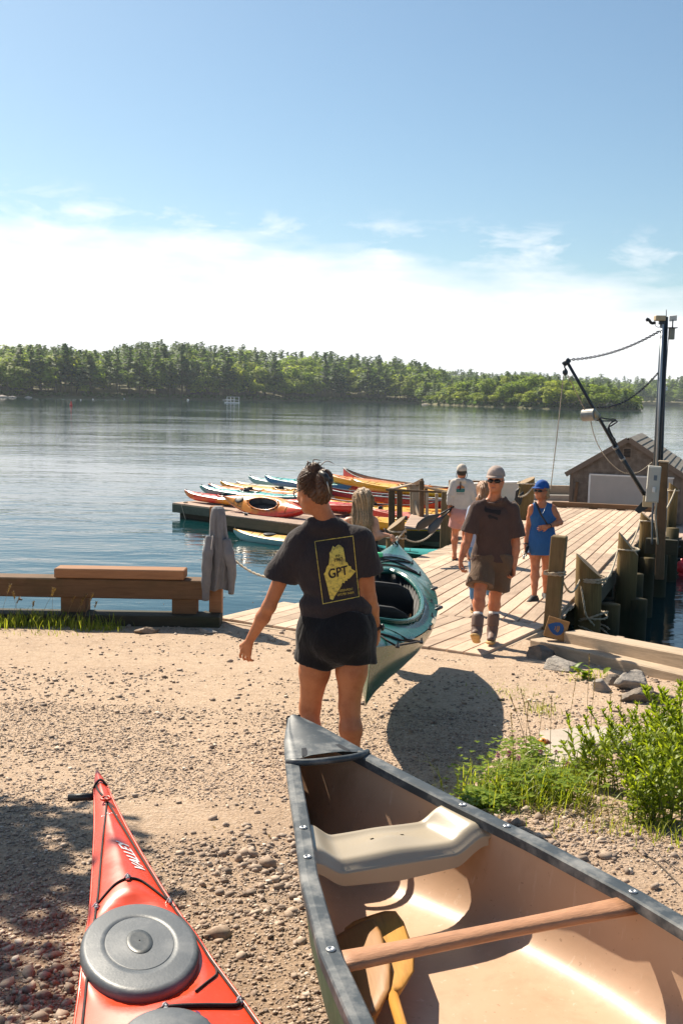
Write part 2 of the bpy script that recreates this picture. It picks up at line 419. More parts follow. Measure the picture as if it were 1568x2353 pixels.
# ---- water
m = NT('sea_water'); g = m.n('ShaderNodeNewGeometry'); mp_ = m.n('ShaderNodeMapping'); mp_.inputs['Scale'].default_value = (.45, 1.0, 1); m.l(g.outputs['Position'], mp_.inputs[0]); v = mp_.outputs[0]
a1 = m.noise(v, .9, 4, .55, .4); a2 = m.noise(v, 3.2, 3, .5, .3); a3 = m.noise(v, .16, 4, .5)
calm = m.ramp(m.noise(v, .055, 4, .55), [(.38, .35), (.60, 1.0)])
h = m.math('MULTIPLY', m.math('ADD', m.math('ADD', m.math('MULTIPLY', a1, .9), m.math('MULTIPLY', a2, .22)), m.math('MULTIPLY', a3, 1.6)), calm)
m.set(Base_Color=(.002, .030, .034), Roughness=.045, IOR=1.333); m.b.inputs['Specular IOR Level'].default_value = .5
m.bump(h, .36, .15); M_WATER = m.m
L(obj('water', [(-2500, -150, WATER), (2500, -150, WATER), (2500, 2600, WATER), (-2500, 2600, WATER)], [(0, 1, 2, 3)], M_WATER), kind='structure')
# pale summer air over the water
hz_v, hz_f = box_geo((5200, 2960, 106)); hz = obj('haze', [(x, y + 1220, z + 46) for x, y, z in hz_v], hz_f, None, None, False)
hm = bpy.data.materials.new('summer_haze'); hm.use_nodes = True; hm.node_tree.nodes.clear(); pv = hm.node_tree.nodes.new('ShaderNodeVolumePrincipled'); ho_ = hm.node_tree.nodes.new('ShaderNodeOutputMaterial')
pv.inputs['Color'].default_value = (.80, .90, 1.0, 1); pv.inputs['Density'].default_value = .00013; pv.inputs['Anisotropy'].default_value = .2; hm.node_tree.links.new(pv.outputs[0], ho_.inputs['Volume']); hz.data.materials.append(hm); L(hz, kind='stuff')

# ---- far shore (depths in metres for each picture column, then wooded slopes behind)
HOR = lambda px: 889.7 + .0209 * px
S1x = [-400, 0, 150, 300, 420, 560, 700, 806, 950, 1060]; S1d = [440, 455, 470, 500, 530, 555, 590, 620, 600, 575]
K1x = [-400, -100, 0, 60, 150, 200, 240, 290, 370, 440, 480, 540, 600, 700, 800, 880, 950, 985, 1010, 1040, 1060]
K1y = [792, 790, 790, 792, 796, 806, 806, 790, 788, 788, 800, 797, 805, 808, 814, 822, 830, 838, 856, 880, 900]
S2x = [960, 1010, 1100, 1250, 1400, 1455, 1462]; S2d = [560, 520, 470, 430, 415, 412, 412]
K2x = [960, 1010, 1050, 1100, 1150, 1220, 1300, 1350, 1400, 1440, 1462]; K2y = [880, 872, 866, 860, 854, 860, 868, 874, 886, 905, 936]
S3x = [800, 1200, 1460, 1568, 1900]; S3d = [1000, 980, 960, 930, 900]
K3x = [800, 960, 1000, 1060, 1130, 1200, 1300, 1400, 1500, 1568, 1900]; K3y = [845, 845, 848, 850, 855, 856, 864, 868, 869, 868, 870]
SHORES = [(S1x, S1d, K1x, K1y, 150, 17, 1), (S2x, S2d, K2x, K2y, 60, 9.5, 1), (S3x, S3d, K3x, K3y, 200, 15, 1)]
def shore_ground(i, px, dd):
    S, D, KX, KY, depth, th, _ = SHORES[i]
    d0 = np.interp(px, S, D); d = d0 + dd
    top = CAMZ + (HOR(px) - np.interp(px, KX, KY)) / FPX * (d0 + depth)
    t = np.clip(dd / depth, 0, 1)
    return (px - 784) / FPX * d, d, WATER + .7 + (np.maximum(top - th, WATER + .9) - WATER - .7) * t ** .8
M_SHORE = mat('shore_earth', (.12, .11, .05), .95, .4, .05, .5, .6, .4, dirt=(.05, .06, .02), dscale=.03)
for i, (S, D, KX, KY, depth, th, _) in enumerate(SHORES):
    pxs = np.linspace(S[0], S[-1], 60); rings = []
    for dd in (-1.5, 0, 3, depth * .2, depth * .5, depth, depth * 2.2):
        x, y, z = shore_ground(i, pxs, dd)
        if dd < 0: z = z * 0 + WATER - 1.5
        elif dd == 0: z = z * 0 + WATER + .35
        if dd > depth * 2: z = z - 8
        rings.append(np.stack([x, y, z], -1))
    v, f = loft(rings, closed=False, cap=False)
    L(obj('far_shore', v, [q[::-1] for q in f], M_SHORE), kind='structure')

# ---- trees across the water
def fol(name, a, b, tr):
    m = NT(name); oi = m.n('ShaderNodeObjectInfo'); geo = m.n('ShaderNodeNewGeometry')
    c = m.mixc(oi.outputs['Random'], a, b); k = m.ramp(geo.outputs['Random Per Island'], [(0, .55), (1, 1.4)])
    c = m.mixc(1.0, c, k, 'MULTIPLY'); m.set(Base_Color=c, Roughness=.65); m.b.inputs['Specular IOR Level'].default_value = .2
    t = m.n('ShaderNodeBsdfTranslucent'); m.l(m.mixc(1.0, c, (1.25, 1.25, .7), 'MULTIPLY'), t.inputs[0]); mx = m.n('ShaderNodeMixShader'); mx.inputs[0].default_value = tr
    m.l(m.b.outputs[0], mx.inputs[1]); m.l(t.outputs[0], mx.inputs[2]); m.l(mx.outputs[0], m.o.inputs[0]); return m.m
M_PINE = fol('pine_needles', (.058, .112, .032), (.112, .172, .045), .48)
M_LEAF = fol('broad_leaves', (.19, .28, .024), (.33, .38, .045), .62)
M_BARK = mat('tree_bark', (.11, .085, .065), .9, .3, 2)
CN = [None]
def set_normals(me, N):
    me.polygons.foreach_set('use_smooth', [True] * len(me.polygons)); N = N / np.maximum(np.linalg.norm(N, axis=1, keepdims=True), 1e-6); me.normals_split_custom_set_from_vertices([tuple(map(float, q)) for q in N])
def clump_quads(P, N, size, rng):
    "small bent leaf clumps at P facing N"
    n = len(P); N = N / np.maximum(np.linalg.norm(N, axis=1, keepdims=True), 1e-6)
    a = rng.normal(size=(n, 3)); U = np.cross(N, a); U /= np.linalg.norm(U, axis=1, keepdims=True); W = np.cross(N, U)
    s = size[:, None]
    k = [P + s * (-U * .5 - W * rng.uniform(.1, .5, (n, 1)) - N * .18), P + s * (U * .1 - W * .55 + N * .05), P + s * (U * .55 + W * rng.uniform(-.2, .2, (n, 1)) - N * .2), P + s * (U * .1 + W * .55), P + s * (-U * .45 + W * .3 - N * .1), P + N * s * .16]
    CN[0] = np.repeat(N, 6, 0); v = np.stack(k, 1).reshape(-1, 3); b = (np.arange(n) * 6)[:, None]
    f = np.concatenate([b + np.array([[5, i, (i + 1) % 5]]) for i in range(5)], 0); return v, f
def pine_geo(seed, thin=1.0):
    r = np.random.default_rng(seed); P, N, S = [], [], []
    z = .26 + .1 * r.random()
    while z < .985:
        t = (z - .26) / .74; ln = (.20 * (1 - t) ** .75 + .035) * thin
        for k in range(4 + int(r.random() * 2)):
            if r.random() < .18: continue
            a = r.random() * 2 * pi; l = ln * r.uniform(.45, 1.2); up = .25 + .5 * t
            for q in np.linspace(.3, 1, 4):
                P.append((cos(a) * l * q, sin(a) * l * q, z + l * q * up * .4 + r.normal(0, .007))); N.append((cos(a) * (.5 + .5 * q), sin(a) * (.5 + .5 * q), 1.15 + r.normal(0, .25))); S.append(r.uniform(.045, .075) * (1.15 - .55 * t))
        z += r.uniform(.028, .05)
    return clump_quads(np.array(P), np.array(N), np.array(S), r)
def leaf_geo(seed):
    r = np.random.default_rng(seed); P, N, S = [], [], []
    blobs = [((r.normal(0, .13), r.normal(0, .13), r.uniform(.34, .86)), r.uniform(.12, .2)) for _ in range(11)]
    for c0, rad in blobs:
        c0 = np.array(c0); rad *= 1.1 - abs(c0[2] - .58)
        for _ in range(46):
            d = r.normal(size=3); d /= np.linalg.norm(d)
            if d[2] < -.75: continue
            P.append(c0 + d * rad * r.uniform(.7, 1.08) * np.array([1.15, 1.15, .85])); N.append(d + (c0 - np.array([0, 0, .5])) * 1.2 + np.array([0, 0, .75]) + r.normal(0, .15, 3)); S.append(r.uniform(.045, .085))
    return clump_quads(np.array(P), np.array(N), np.array(S), r)
def trunk_geo(h, r0): return tube_geo([(0, 0, -.05), (0.004, 0, h * .5), (-.003, .004, h)], [r0, r0 * .7, r0 * .25], 6)
PROTO = {}
for kind, n in (('pine', 4), ('leaf', 3)):
    for i in range(n):
        v, f = pine_geo(100 + i, 1.0 + .25 * (i % 2)) if kind == 'pine' else leaf_geo(200 + i)
        cn_ = CN[0].copy(); mc_ = mesh(kind + '_crown', v, f, True); set_normals(mc_, cn_ / np.array([1, 1, 1.0])); PROTO[(kind, i)] = (v, f, mc_, mesh(kind + '_trunk', *trunk_geo(.97 if kind == 'pine' else .6, .011 if kind == 'pine' else .016)), cn_)
_lab = {('pine', 0): ('tall dark pine standing in the front of the wooded far shore', 'pines along the far shore'), ('leaf', 0): ('round light green broadleaf tree at the edge of the wooded far shore', 'broadleaf trees along the far shore'),
        ('pine', 2): ('dark pine on the low wooded point across the water', 'pines on the far point'), ('leaf', 2): ('bright green broadleaf tree on the low wooded point across the water', 'broadleaf trees on the far point')}
def put_tree(kind, i, loc, h, wd, rz, shore):
    lab, grp = _lab[(kind, 2 if shore == 1 else 0)]
    t = thing('pine_tree' if kind == 'pine' else 'broadleaf_tree', lab, 'tree', loc, 0, grp)
    m = Matrix.Translation(Vector(loc)) @ Matrix.Rotation(rz, 4, 'Z') @ Matrix.Diagonal((wd, wd, h, 1))
    put('crown', PROTO[(kind, i)][2], M_PINE if kind == 'pine' else M_LEAF, t, m)
    put('trunk', PROTO[(kind, i)][3], M_BARK, t, m)
rt = np.random.default_rng(31)
mass = {'pine': ([], [], 0), 'leaf': ([], [], 0)}; massn = {'pine': [], 'leaf': []}
def add_mass(kind, i, loc, h, wd, rz):
    v, f = PROTO[(kind, i)][0], PROTO[(kind, i)][1]; vs, fs, n = mass[kind]
    c_, s_ = cos(rz), sin(rz); w_ = np.stack([(v[:, 0] * c_ - v[:, 1] * s_) * wd, (v[:, 0] * s_ + v[:, 1] * c_) * wd, v[:, 2] * h], 1) + np.array(loc)
    cn_ = PROTO[(kind, i)][4]; massn[kind].append(np.stack([cn_[:, 0] * c_ - cn_[:, 1] * s_, cn_[:, 0] * s_ + cn_[:, 1] * c_, cn_[:, 2]], 1)); vs.append(w_); fs.append(f + n); mass[kind] = (vs, fs, n + len(v))
cnt = 0
def leafy(px, shore):
    if shore == 1: return .80
    return .75 if (-20 < px < 75 or 195 < px < 262 or 480 < px < 530) else (.42 if px < 480 else .66)
def plant_rows(shore, rows, step):
    global cnt
    S, D, KX, KY, depth, th, _ = SHORES[shore]
    for ri, dd in enumerate(rows):
        px = S[0] + rt.uniform(0, 10)
        while px < S[-1] - 2:
            d = dd + rt.uniform(-3, 3) * (1 + ri * .4); x, y, z = shore_ground(shore, px, max(d, 1.5))
            lim = CAMZ + (HOR(px) - np.interp(px, KX, KY) + rt.normal(0, 4)) / FPX * y - z
            kind = 'leaf' if rt.random() < leafy(px, shore) * (1 if ri < len(rows) - 2 or shore == 1 else .55) else 'pine'
            base = (22 if kind == 'pine' else 14.5) * (1 if shore != 1 else .62)
            h = min(base * (rt.uniform(.62, 1.3)), lim)
            if ri >= len(rows) - 2 and kind == 'pine': h = min(max(h, lim * .95), 24)
            clear = shore == 0 and 212 < px < 262 and ri < 3
            if ri == 0 and kind == 'leaf': h *= .75
            if h > 2.5 and not (clear and ri < 2):
                i = int(rt.integers(0, 4 if kind == 'pine' else 3)); wd = (25 if kind == 'pine' else 19) * (h / base) ** .6 * (1 if shore != 1 else .72) * rt.uniform(.8, 1.2)
                rz = rt.uniform(0, 6.28); front = (ri in (0, 1, 3) or ri == len(rows) - 1) and shore < 2 and -30 < px < 1500
                if front and cnt < 300: put_tree(kind, i, (x, y, z - .2), h, wd, rz, shore); cnt += 1
                else: add_mass(kind, i, (x, y, z - .2), h, wd, rz)
            px += step * rt.uniform(.6, 1.4)
plant_rows(0, [4, 10, 20, 34, 52, 75, 100, 128, 150], 19)
plant_rows(1, [3, 9, 17, 28, 43, 58], 17)
plant_rows(2, [4, 20, 50, 90, 140, 195], 12)
for kind, (vs, fs, n) in mass.items():
    fo_ = L(obj('forest', np.concatenate(vs), np.concatenate(fs), M_PINE if kind == 'pine' else M_LEAF, None, True), kind='stuff'); set_normals(fo_.data, np.concatenate(massn[kind]))
# low dark shrubs and rocks along the waterline
v_, f_, n_ = [], [], 0
r9 = np.random.default_rng(5); P, N, S = [], [], []
for sh in (0, 1):
    for px in np.arange(SHORES[sh][0][0], SHORES[sh][0][-1], 1.6):
        if sh == 0 and 150 < px < 190: continue
        x, y, z = shore_ground(sh, px, r9.uniform(1, 4))
        for _ in range(2): P.append((x + r9.normal(0, .5), y + r9.normal(0, .7), WATER + r9.uniform(.6, 2.6))); N.append(r9.normal(size=3) + np.array([0, -.3, .8])); S.append(r9.uniform(.9, 1.7))
v, f = clump_quads(np.array(P), np.array(N), np.array(S), r9)
L(obj('shore_undergrowth', v, f, M_PINE, None, False), kind='stuff')

# ================================================================== DOCK AND TIMBER WORK
W_DECK = wood('weathered_deck_boards', (.60, .445, .325), .66, 1.0, .30, .85, (.24, .17, .12), .6, .5)
W_SLAT = wood('weathered_narrow_boards', (.52, .395, .29), .65, 1.0, .22, .85, (.2, .16, .12), .4, .4)
W_RAIL = wood('brown_timber', (.18, .102, .054), .6, .8, .12, .8, (.06, .05, .025), .65, .6)
W_FRESH = wood('reddish_new_timber', (.34, .17, .085), .65, .8, .08, .75)
W_GREY = wood('silvery_timber', (.50, .385, .275), .62, .9, .12, .85, (.18, .14, .10), .35, .45)
W_DARK = wood('dark_wet_timber', (.055, .048, .032), .5, .7, .2, .8, (.03, .045, .02), .5)
W_POST = wood('square_post_timber', (.20, .135, .065), .55, .7, .1, .8, (.07, .08, .03), .45)
def pile_mat(name, top, low, alg):
    m = NT(name); c0 = m.coord((9, 9, .9)); g = m.noise(c0, 2.2, 6, .65, .5); g2 = m.noise(m.coord((60, 60, 3)), 1.0, 4, .6)
    c = m.ramp(g, [(.3, sc3(top, .55)), (.55, top), (.8, sc3(top, 1.3))]); c = m.mixc(.4, c, m.ramp(g2, [(.3, sc3(top, .5)), (.7, sc3(top, 1.25))]))
    ge = m.n('ShaderNodeNewGeometry'); s_ = m.n('ShaderNodeSeparateXYZ'); m.l(ge.outputs['Position'], s_.inputs[0])
    wet = m.ramp(m.math('MULTIPLY_ADD', s_.outputs['Z'], -1.0), [(0, 0.0), (1, 1.0)])
    zz_ = m.math('ADD', m.math('MULTIPLY', s_.outputs['Z'], -.9), m.math('MULTIPLY', m.math('SUBTRACT', g, .5), .5))
    c = m.mixc(m.ramp(m.math('SUBTRACT', zz_, .75), [(.15, 0.0), (.85, 1.0)]), c, low)
    m.set(Base_Color=c, Roughness=.85); m.b.inputs['Specular IOR Level'].default_value = .2; m.bump(g2, .5, .01); return m.m
M_PILE = pile_mat('pile_wood', (.20, .135, .055), (.018, .022, .011), 0)
M_CUT = wood('pile_cut_end', (.33, .24, .15), .6, .8, .1, .85, (.12, .08, .05), .5)
M_ROPE = mat('old_rope', (.42, .34, .24), .9, .25, 30, .6, 220, .004)
M_WROPE = mat('pale_rope', (.55, .46, .34), .9, .2, 30, .6, 220, .004)

DU, DN = np.array([.345, .9386, 0]), np.array([.9386, -.345, 0])
def D(s, n, dz=0.0):
    p = DU * s + DN * n; return np.array([p[0], p[1], deck_z(p[1]) + dz])
DT = np.array([DU[0], DU[1], -DS * DU[1]]); DT /= np.linalg.norm(DT)
DUP = np.cross(DN, DT); DUP = DUP if DUP[2] > 0 else -DUP

dock = thing('wooden_dock', 'long sloping dock of pale weathered boards running out from the gravel to the shed', 'dock', D(11.5, -3.0))
rd = random.Random(4)
# lengthwise boards: staggered rows of wide boards on top
nb, n0, n1 = 15, -4.47, -1.70; bw = (n1 - n0) / nb
for i in range(nb):
    nn = n0 + bw * (i + .5)
    cuts = [11.55, 19.1 + rd.uniform(-.1, .1), 25.2 + (.9 if i % 2 else 0), 30.9 + (n1 - nn) * .0]
    for a, b in zip(cuts[:-1], cuts[1:]):
        dz = rd.uniform(-.003, .004)
        beam('plank', W_DECK, dock, D(a + .006, nn, -.02 + dz), D(b - .006, nn + rd.uniform(-.004, .004), -.02 + dz), bw - .016, .04, .005, up=DUP)
# cross boards underneath, showing along both edges
s = 11.6
while s < 31:
    dz = rd.uniform(-.004, .004)
    beam('cross_board', W_SLAT, dock, D(s, -4.88 + rd.uniform(-.02, .02), -.066 + dz), D(s, (-1.52 if s > 13.85 else -1.67) + rd.uniform(-.02, .02), -.066 + dz), .135, .036, .004, up=DUP)
    s += .152
# the apron where the dock meets the ground, turned a little
AA, AB = np.array([.51, .86, 0]), np.array([.86, -.51, 0]); A0 = np.array([1.39, 9.75, 0])
J0, J1 = D(11.53, -4.88), D(11.53, -1.70)
for i in range(17):
    l = -.095 - .19 * i; a = A0 + AB * l
    # meet the joint line
    M2 = np.array([[AA[0], -(J1 - J0)[0]], [AA[1], -(J1 - J0)[1]]]); t, q = np.linalg.solve(M2, (J0 - a)[:2])
    if t < .25: continue
    b = a + AA * (t - .01); a = a + AA * rd.uniform(0, .02)
    za, zb = deck_z(a[1]) - .018 + rd.uniform(-.003, .003), deck_z(b[1]) - .018 + rd.uniform(-.003, .003)
    beam('apron_plank', W_DECK, dock, (a[0], a[1], za), (b[0], b[1], zb), .178, .045, .005)
a, b = A0 + AB * .0, A0 + AA * 1.9
beam('edge_board', W_GREY, dock, (a[0] + .02, a[1], deck_z(a[1]) - .075), (b[0] + .02, b[1], deck_z(b[1]) - .075), .04, .10, .004)
a, b = A0 - AA * .03 + AB * .02, A0 - AA * .03 - AB * 3.2
beam('edge_board', W_GREY, dock, (a[0], a[1], deck_z(a[1]) - .085), (b[0], b[1], deck_z(b[1]) - .07), .04, .10, .004)
# lower side landing of narrow boards right of the apron
for i in range(7):
    l = .09 + .105 * i; a = A0 + AB * l + AA * (.05 + .10 * i * .6); b = A0 + AB * l + AA * (2.2 + .02 * i)
    beam('landing_board', W_SLAT, dock, (a[0], a[1], deck_z(a[1]) - .13), (b[0], b[1], deck_z(b[1]) - .13), .09, .04, .004)
# bearers and edge beams
for nn, mt in ((-4.86, W_DARK), (-3.1, W_DARK), (-1.58, W_DARK)):
    beam('bearer', mt, dock, D(11.6 if nn < -2 else 13.95, nn, -.21), D(31, nn, -.21), .12, .24, .01, up=DUP)
for s in np.arange(14.6, 31, 2.9):
    beam('cross_beam', W_DARK, dock, D(s, -4.8, -.43), D(s, -1.55, -.43), .2, .2, .01)
beam('curb_beam', W_RAIL, dock, D(30.75, -4.6, .10), D(30.6, -1.6, .10), .15, .14, .01)
for nn in (-4.3, -3.4, -2.6, -1.85): bx('curb_block', W_RAIL, dock, (.25, .14, .05), D(30.7, nn, .018), rot=(0, 0, -.352))
# piles under the left edge, in shadow
for s, nn in ((14.5, -4.7), (20.5, -4.75), (26.0, -4.75), (14.5, -3.0), (20.5, -3.0)):
    p = D(s, nn); v, f = tube_geo([(p[0], p[1], WATER - 2.5), (p[0], p[1], p[2] - .33)], .14, 12)
    obj('support_pile', v, f, M_PILE, dock)

def cut_pile(label, x, y, r, top_hi, top_lo, cutdir, bottom=WATER - 2.5, lean=(0, 0)):
    "round pile whose head is sawn at a slant; cutdir points to the high side"
    t = thing('mooring_pile', label, 'pile', (x, y, bottom), 0, 'slant topped piles beside the dock')
    n = 22; rings = []; cd = np.array(cutdir, float); cd /= np.linalg.norm(cd)
    rg = np.random.default_rng(int(x * 100 + y * 10)); ph = rg.uniform(0, 6, 3)
    zs = [0, .25, .5, .75, .9, 1.0]
    for q in zs:
        ring = []
        for k in range(n):
            a = 2 * pi * k / n; rr = r * (1.05 - .05 * q) * (1 + .02 * sin(3 * a + ph[0]) + .012 * sin(7 * a + ph[1] + q * 3))
            dx, dy = rr * cos(a), rr * sin(a)
            h = (dx * cd[0] + dy * cd[1]) / r * .5 + .5; zt = top_lo + (top_hi - top_lo) * h
            ring.append((x + dx + lean[0] * q, y + dy + lean[1] * q, bottom + (zt - bottom) * q))
        rings.append(ring)
    v, f = loft(rings, cap=False); obj('shaft', v, f, M_PILE, t)
    cap = rings[-1]; c_ = np.mean(cap, 0); vv = cap + [tuple(c_)]
    vv = [tuple(np.array(p) + np.array([0, 0, .001])) for p in vv]
    obj('sawn_top', vv, [(k, (k + 1) % n, n) for k in range(n)], M_CUT, t, False)
    return t
def rope_ring(x, y, z, r, turns, pitch, rr, wob=.006, tilt=(0, 0)):
    n = int(26 * turns); a = np.linspace(0, 2 * pi * turns, n)
    return np.stack([x + (r + rr * .8) * np.cos(a), y + (r + rr * .8) * np.sin(a), z + pitch * a / (2 * pi) + wob * np.sin(a * 1.7 + 1) + tilt[0] * np.cos(a) + tilt[1] * np.sin(a)], 1)
def rope(label, pieces, r, mt=None, group=None):
    "one length of twisted rope: two strands wound round each other"
    b = MB()
    for p in pieces:
        p = np.asarray(p, float); d = np.concatenate([[0], np.cumsum(np.linalg.norm(np.diff(p, axis=0), axis=1))])
        n = max(6, min(int(d[-1] / (r * 2.2)), 420)); t = np.linspace(0, d[-1], n); q = np.stack([np.interp(t, d, p[:, k]) for k in range(3)], 1)
        T, U, W = frames(q); a = t / (r * 3.4) * 2
        for k in (0, pi): b.tube(q + (U * np.cos(a + k)[:, None] + W * np.sin(a + k)[:, None]) * r * .5, r * .62, 5)
    o = b.build('rope', mt or M_ROPE); return L(o, label, 'rope', group)

PA = aty(1357, 1440, 13.25); PB = aty(1434, 1400, 16.7); PC = aty(1477, 1390, 21.0)
zt = lambda px, py, y: aty(px, py, y)[2]
cut_pile('thick pile with slanted top wrapped in many turns of rope, nearest the sign box', PA[0], 13.25, .172, zt(1330, 1272, 13.25), zt(1380, 1325, 13.25), (-1, .25), lean=(-.07, 0))
cut_pile('slant topped pile with a single rope band, second from the sign box', PB[0], 16.7, .165, zt(1412, 1222, 16.7), zt(1455, 1275, 16.7), (-1, .3))
cut_pile('slant topped pile with rope band just in front of the electrical box', PC[0], 21.0, .162, zt(1460, 1176, 21), zt(1494, 1203, 21), (-1, .3))
pd = aty(1541, 1200, 26.5); cut_pile('slender dark pile behind the electrical box post', pd[0], 26.5, .12, zt(1536, 1108, 26.5), zt(1548, 1122, 26.5), (-1, .2))
cut_pile('weathered pile with dark slanted top and rope beside the gangway', .99, 18.4, .165, zt(928, 1185, 18.4), zt(892, 1218, 18.4), (1, .1))
pe = aty(1206, 1160, 26.3); cut_pile('thick weathered pile with dark hoses hanging on it near the ponytailed girl', pe[0], 26.3, .20, zt(1215, 1095, 26.3), zt(1196, 1112, 26.3), (1, .2))
pf = aty(1026, 1220, 20.6)
t = thing('square_pile', 'short square pile at the dock edge beside the man in the pale hooded top', 'post', (pf[0], pf[1], WATER - 1))
beam('post', W_POST, t, (pf[0], 20.6, WATER - 2), (pf[0], 20.6, zt(1026, 1128, 20.6)), .22, .22, .015, up=(.5, 1, 0))
pg = aty(1268, 1250, 30.0); pk = aty(1520, 1180, 30)
# dark piles under the right edge
for (px, y, top) in ((1398, 14.9, -1.35), (1452, 18.2, -1.45), (1508, 22.6, -1.35), (1428, 17.4, -1.5), (1478, 20.4, -1.5), (1532, 24.6, -1.4), (1462, 16.6, -1.6)):
    p = aty(px, 1420, y); v, f = tube_geo([(p[0], p[1], WATER - 2.5), (p[0], p[1], top)], .15, 14)
    t = thing('support_pile', {1398: 'dark low pile in the shade between the first two slant topped piles', 1452: 'dark low pile in the shade behind the second slant topped pile', 1508: 'dark low pile in the shade under the electrical box', 1428: 'dark low pile in the shade right behind the second slant topped pile', 1478: 'dark low pile in the shade below the third slant topped pile', 1532: 'dark low pile in the shade right of the electrical box post', 1462: 'dark low pile in the shade nearest the open water at right'}[px], 'pile', (p[0], p[1], WATER - 2.5)); obj('shaft', v, f, M_PILE, t)
# ropes
ax, bx_, cx = PA, PB, PC
rope('rope wound in a tight band and loose lower coils round the thickest pile', [rope_ring(PA[0] - .03, 13.25, zt(1355, 1336, 13.25), .176, 3.3, .022, .014), rope_ring(PA[0] - .01, 13.25, zt(1355, 1420, 13.25), .195, 2.2, .03, .013, .03, (.04, 0)), rope_ring(PA[0] + .01, 13.25, zt(1355, 1440, 13.25), .215, 1.6, -.04, .013, .03, (-.05, .02)),
     spline([(PA[0] - .19, 13.15, zt(1330, 1340, 13.25)), (PA[0] - .17, 13.04, zt(1332, 1375, 13.2)), (PA[0] - .14, 13.0, zt(1335, 1405, 13.2)), (PA[0] - .02, 13.02, zt(1350, 1430, 13.2))], 14)], .014)
sp = aty(1273, 1325, 11.25)
rope('rope tied round the square post and slung to the thickest pile', [rope_ring(sp[0], 11.25, zt(1273, 1321, 11.25), .105, 2.3, .022, .013), sag((sp[0] + .1, 11.25, zt(1290, 1338, 11.25)), (PA[0] - .19, 13.2, zt(1328, 1330, 13.2)), .14)], .013)
rope('rope slung from the thickest pile to the second pile', [sag((PA[0] + .15, 13.35, zt(1375, 1332, 13.3)), (PB[0] - .17, 16.7, zt(1412, 1263, 16.7)), .14), rope_ring(PB[0], 16.7, zt(1434, 1263, 16.7), .168, 1.4, .02, .013)], .014, M_WROPE)
rope('rope slung from the second pile to the one before the electrical box', [sag((PB[0] - .1, 16.8, zt(1420, 1262, 16.7)), (PC[0] - .17, 21.0, zt(1462, 1197, 21)), .22), rope_ring(PC[0], 21.0, zt(1477, 1197, 21), .165, 1.4, .02, .013)], .016, M_WROPE)
rope('pale rope looped round the weathered pile and slung to the square pile', [rope_ring(.99, 18.4, zt(908, 1222, 18.4), .168, 1.3, .03, .018), rope_ring(.99, 18.4, zt(908, 1232, 18.4), .170, 1.0, -.02, .018), sag((1.15, 18.35, zt(926, 1236, 18.4)), (pf[0] - .1, 20.55, zt(1016, 1192, 20.6)), .22), sag((.99 + .15, 18.3, zt(930, 1216, 18.4)), aty(890, 1262, 17.6), .03)], .018, M_WROPE)
rope('rope band and slack line on the pile with dark hoses', [rope_ring(pe[0], 26.3, zt(1206, 1112, 26.3), .205, 1.5, .03, .02), sag((pe[0] + .15, 26.15, zt(1214, 1115, 26.2)), aty(1190, 1140, 25.6), .1)], .02, M_WROPE)
rope('pale rope slung from the slender dark pile back to the box post', [rope_ring(pd[0], 26.5, zt(1541, 1128, 26.5), .125, 1.5, .03, .018), sag(aty(1550, 1123, 26.4), aty(1520, 1185, 21.4), .05)], .018, M_WROPE)
rope('thin mooring line running over the water from the grey sweatshirt post', [sag(aty(533, 1281, 11.3), aty(668, 1322, 10.6), .10)], .014, M_WROPE)
hb = MB()
for k in range(5): hb.tube(spline([(pe[0] - .22 - .02 * k, 26.1 - .03 * k, zt(1200, 1120 + k, 26.3)), (pe[0] - .27 - .01 * k, 26.0, zt(1200, 1140, 26.3)), (pe[0] - .2 - .03 * k, 26.0, zt(1200, 1157 - 3 * k, 26.3)), (pe[0] - .12, 26.05, zt(1200, 1128, 26.3))], 12), .022, 6)
L(hb.build('hose_coil', mat('black_rubber', (.015, .015, .016), .5, .2)), 'bunch of black hoses hanging on the thick weathered pile', 'hose')

# square post at the dock mouth and the sign box leaning on it
post = thing('square_post', 'lone square wooden post at the dock mouth with rope tied halfway', 'post', (sp[0], 11.25, -1.2))
beam('post', W_POST, post, (sp[0] - .035, 11.25, -1.5), aty(1284, 1231, 11.25), .165, .165, .01, up=(.35, .94, 0))
M_SIGN = wood('sign_box_wood', (.42, .22, .085), .7, .8, .05, .6)
sg = thing('sign_box', 'tilted square wooden box with a blue oyster shell emblem on its face', 'sign', aty(1278, 1445, 10.12))
R0 = Matrix.Rotation(radians(-12), 3, 'Z') @ Matrix.Rotation(radians(-14), 3, 'X') @ Matrix.Rotation(radians(14), 3, 'Y')
cs = Vector(aty(1277, 1444, 10.12)); bx('box', M_SIGN, sg, (.215, .09, .205), cs, bev=.004, M3=R0)
M_BLUE = mat('blue_sign_paint', (.015, .085, .27), .5, .15, 20)
def face(pts, z, name, mt, par):
    v = [cs + R0 @ Vector((x, -.0455 - z, y)) for x, y in pts]; v2 = [cs + R0 @ Vector((x, -.0445, y)) for x, y in pts]; n = len(v)
    obj(name, v + v2, [tuple(range(n))] + [(i, (i + 1) % n, n + (i + 1) % n, n + i) for i in range(n)], mt, par, False)
bl = [(x * 1.12, y * 1.12) for x, y in [(-.082, .010), (-.068, -.012), (-.045, -.035), (-.015, -.055), (.02, -.058), (.05, -.042), (.064, -.012), (.062, .022), (.045, .05), (.015, .06), (-.02, .052), (-.052, .034)]]
face(bl, .002, 'emblem', M_BLUE, sg)
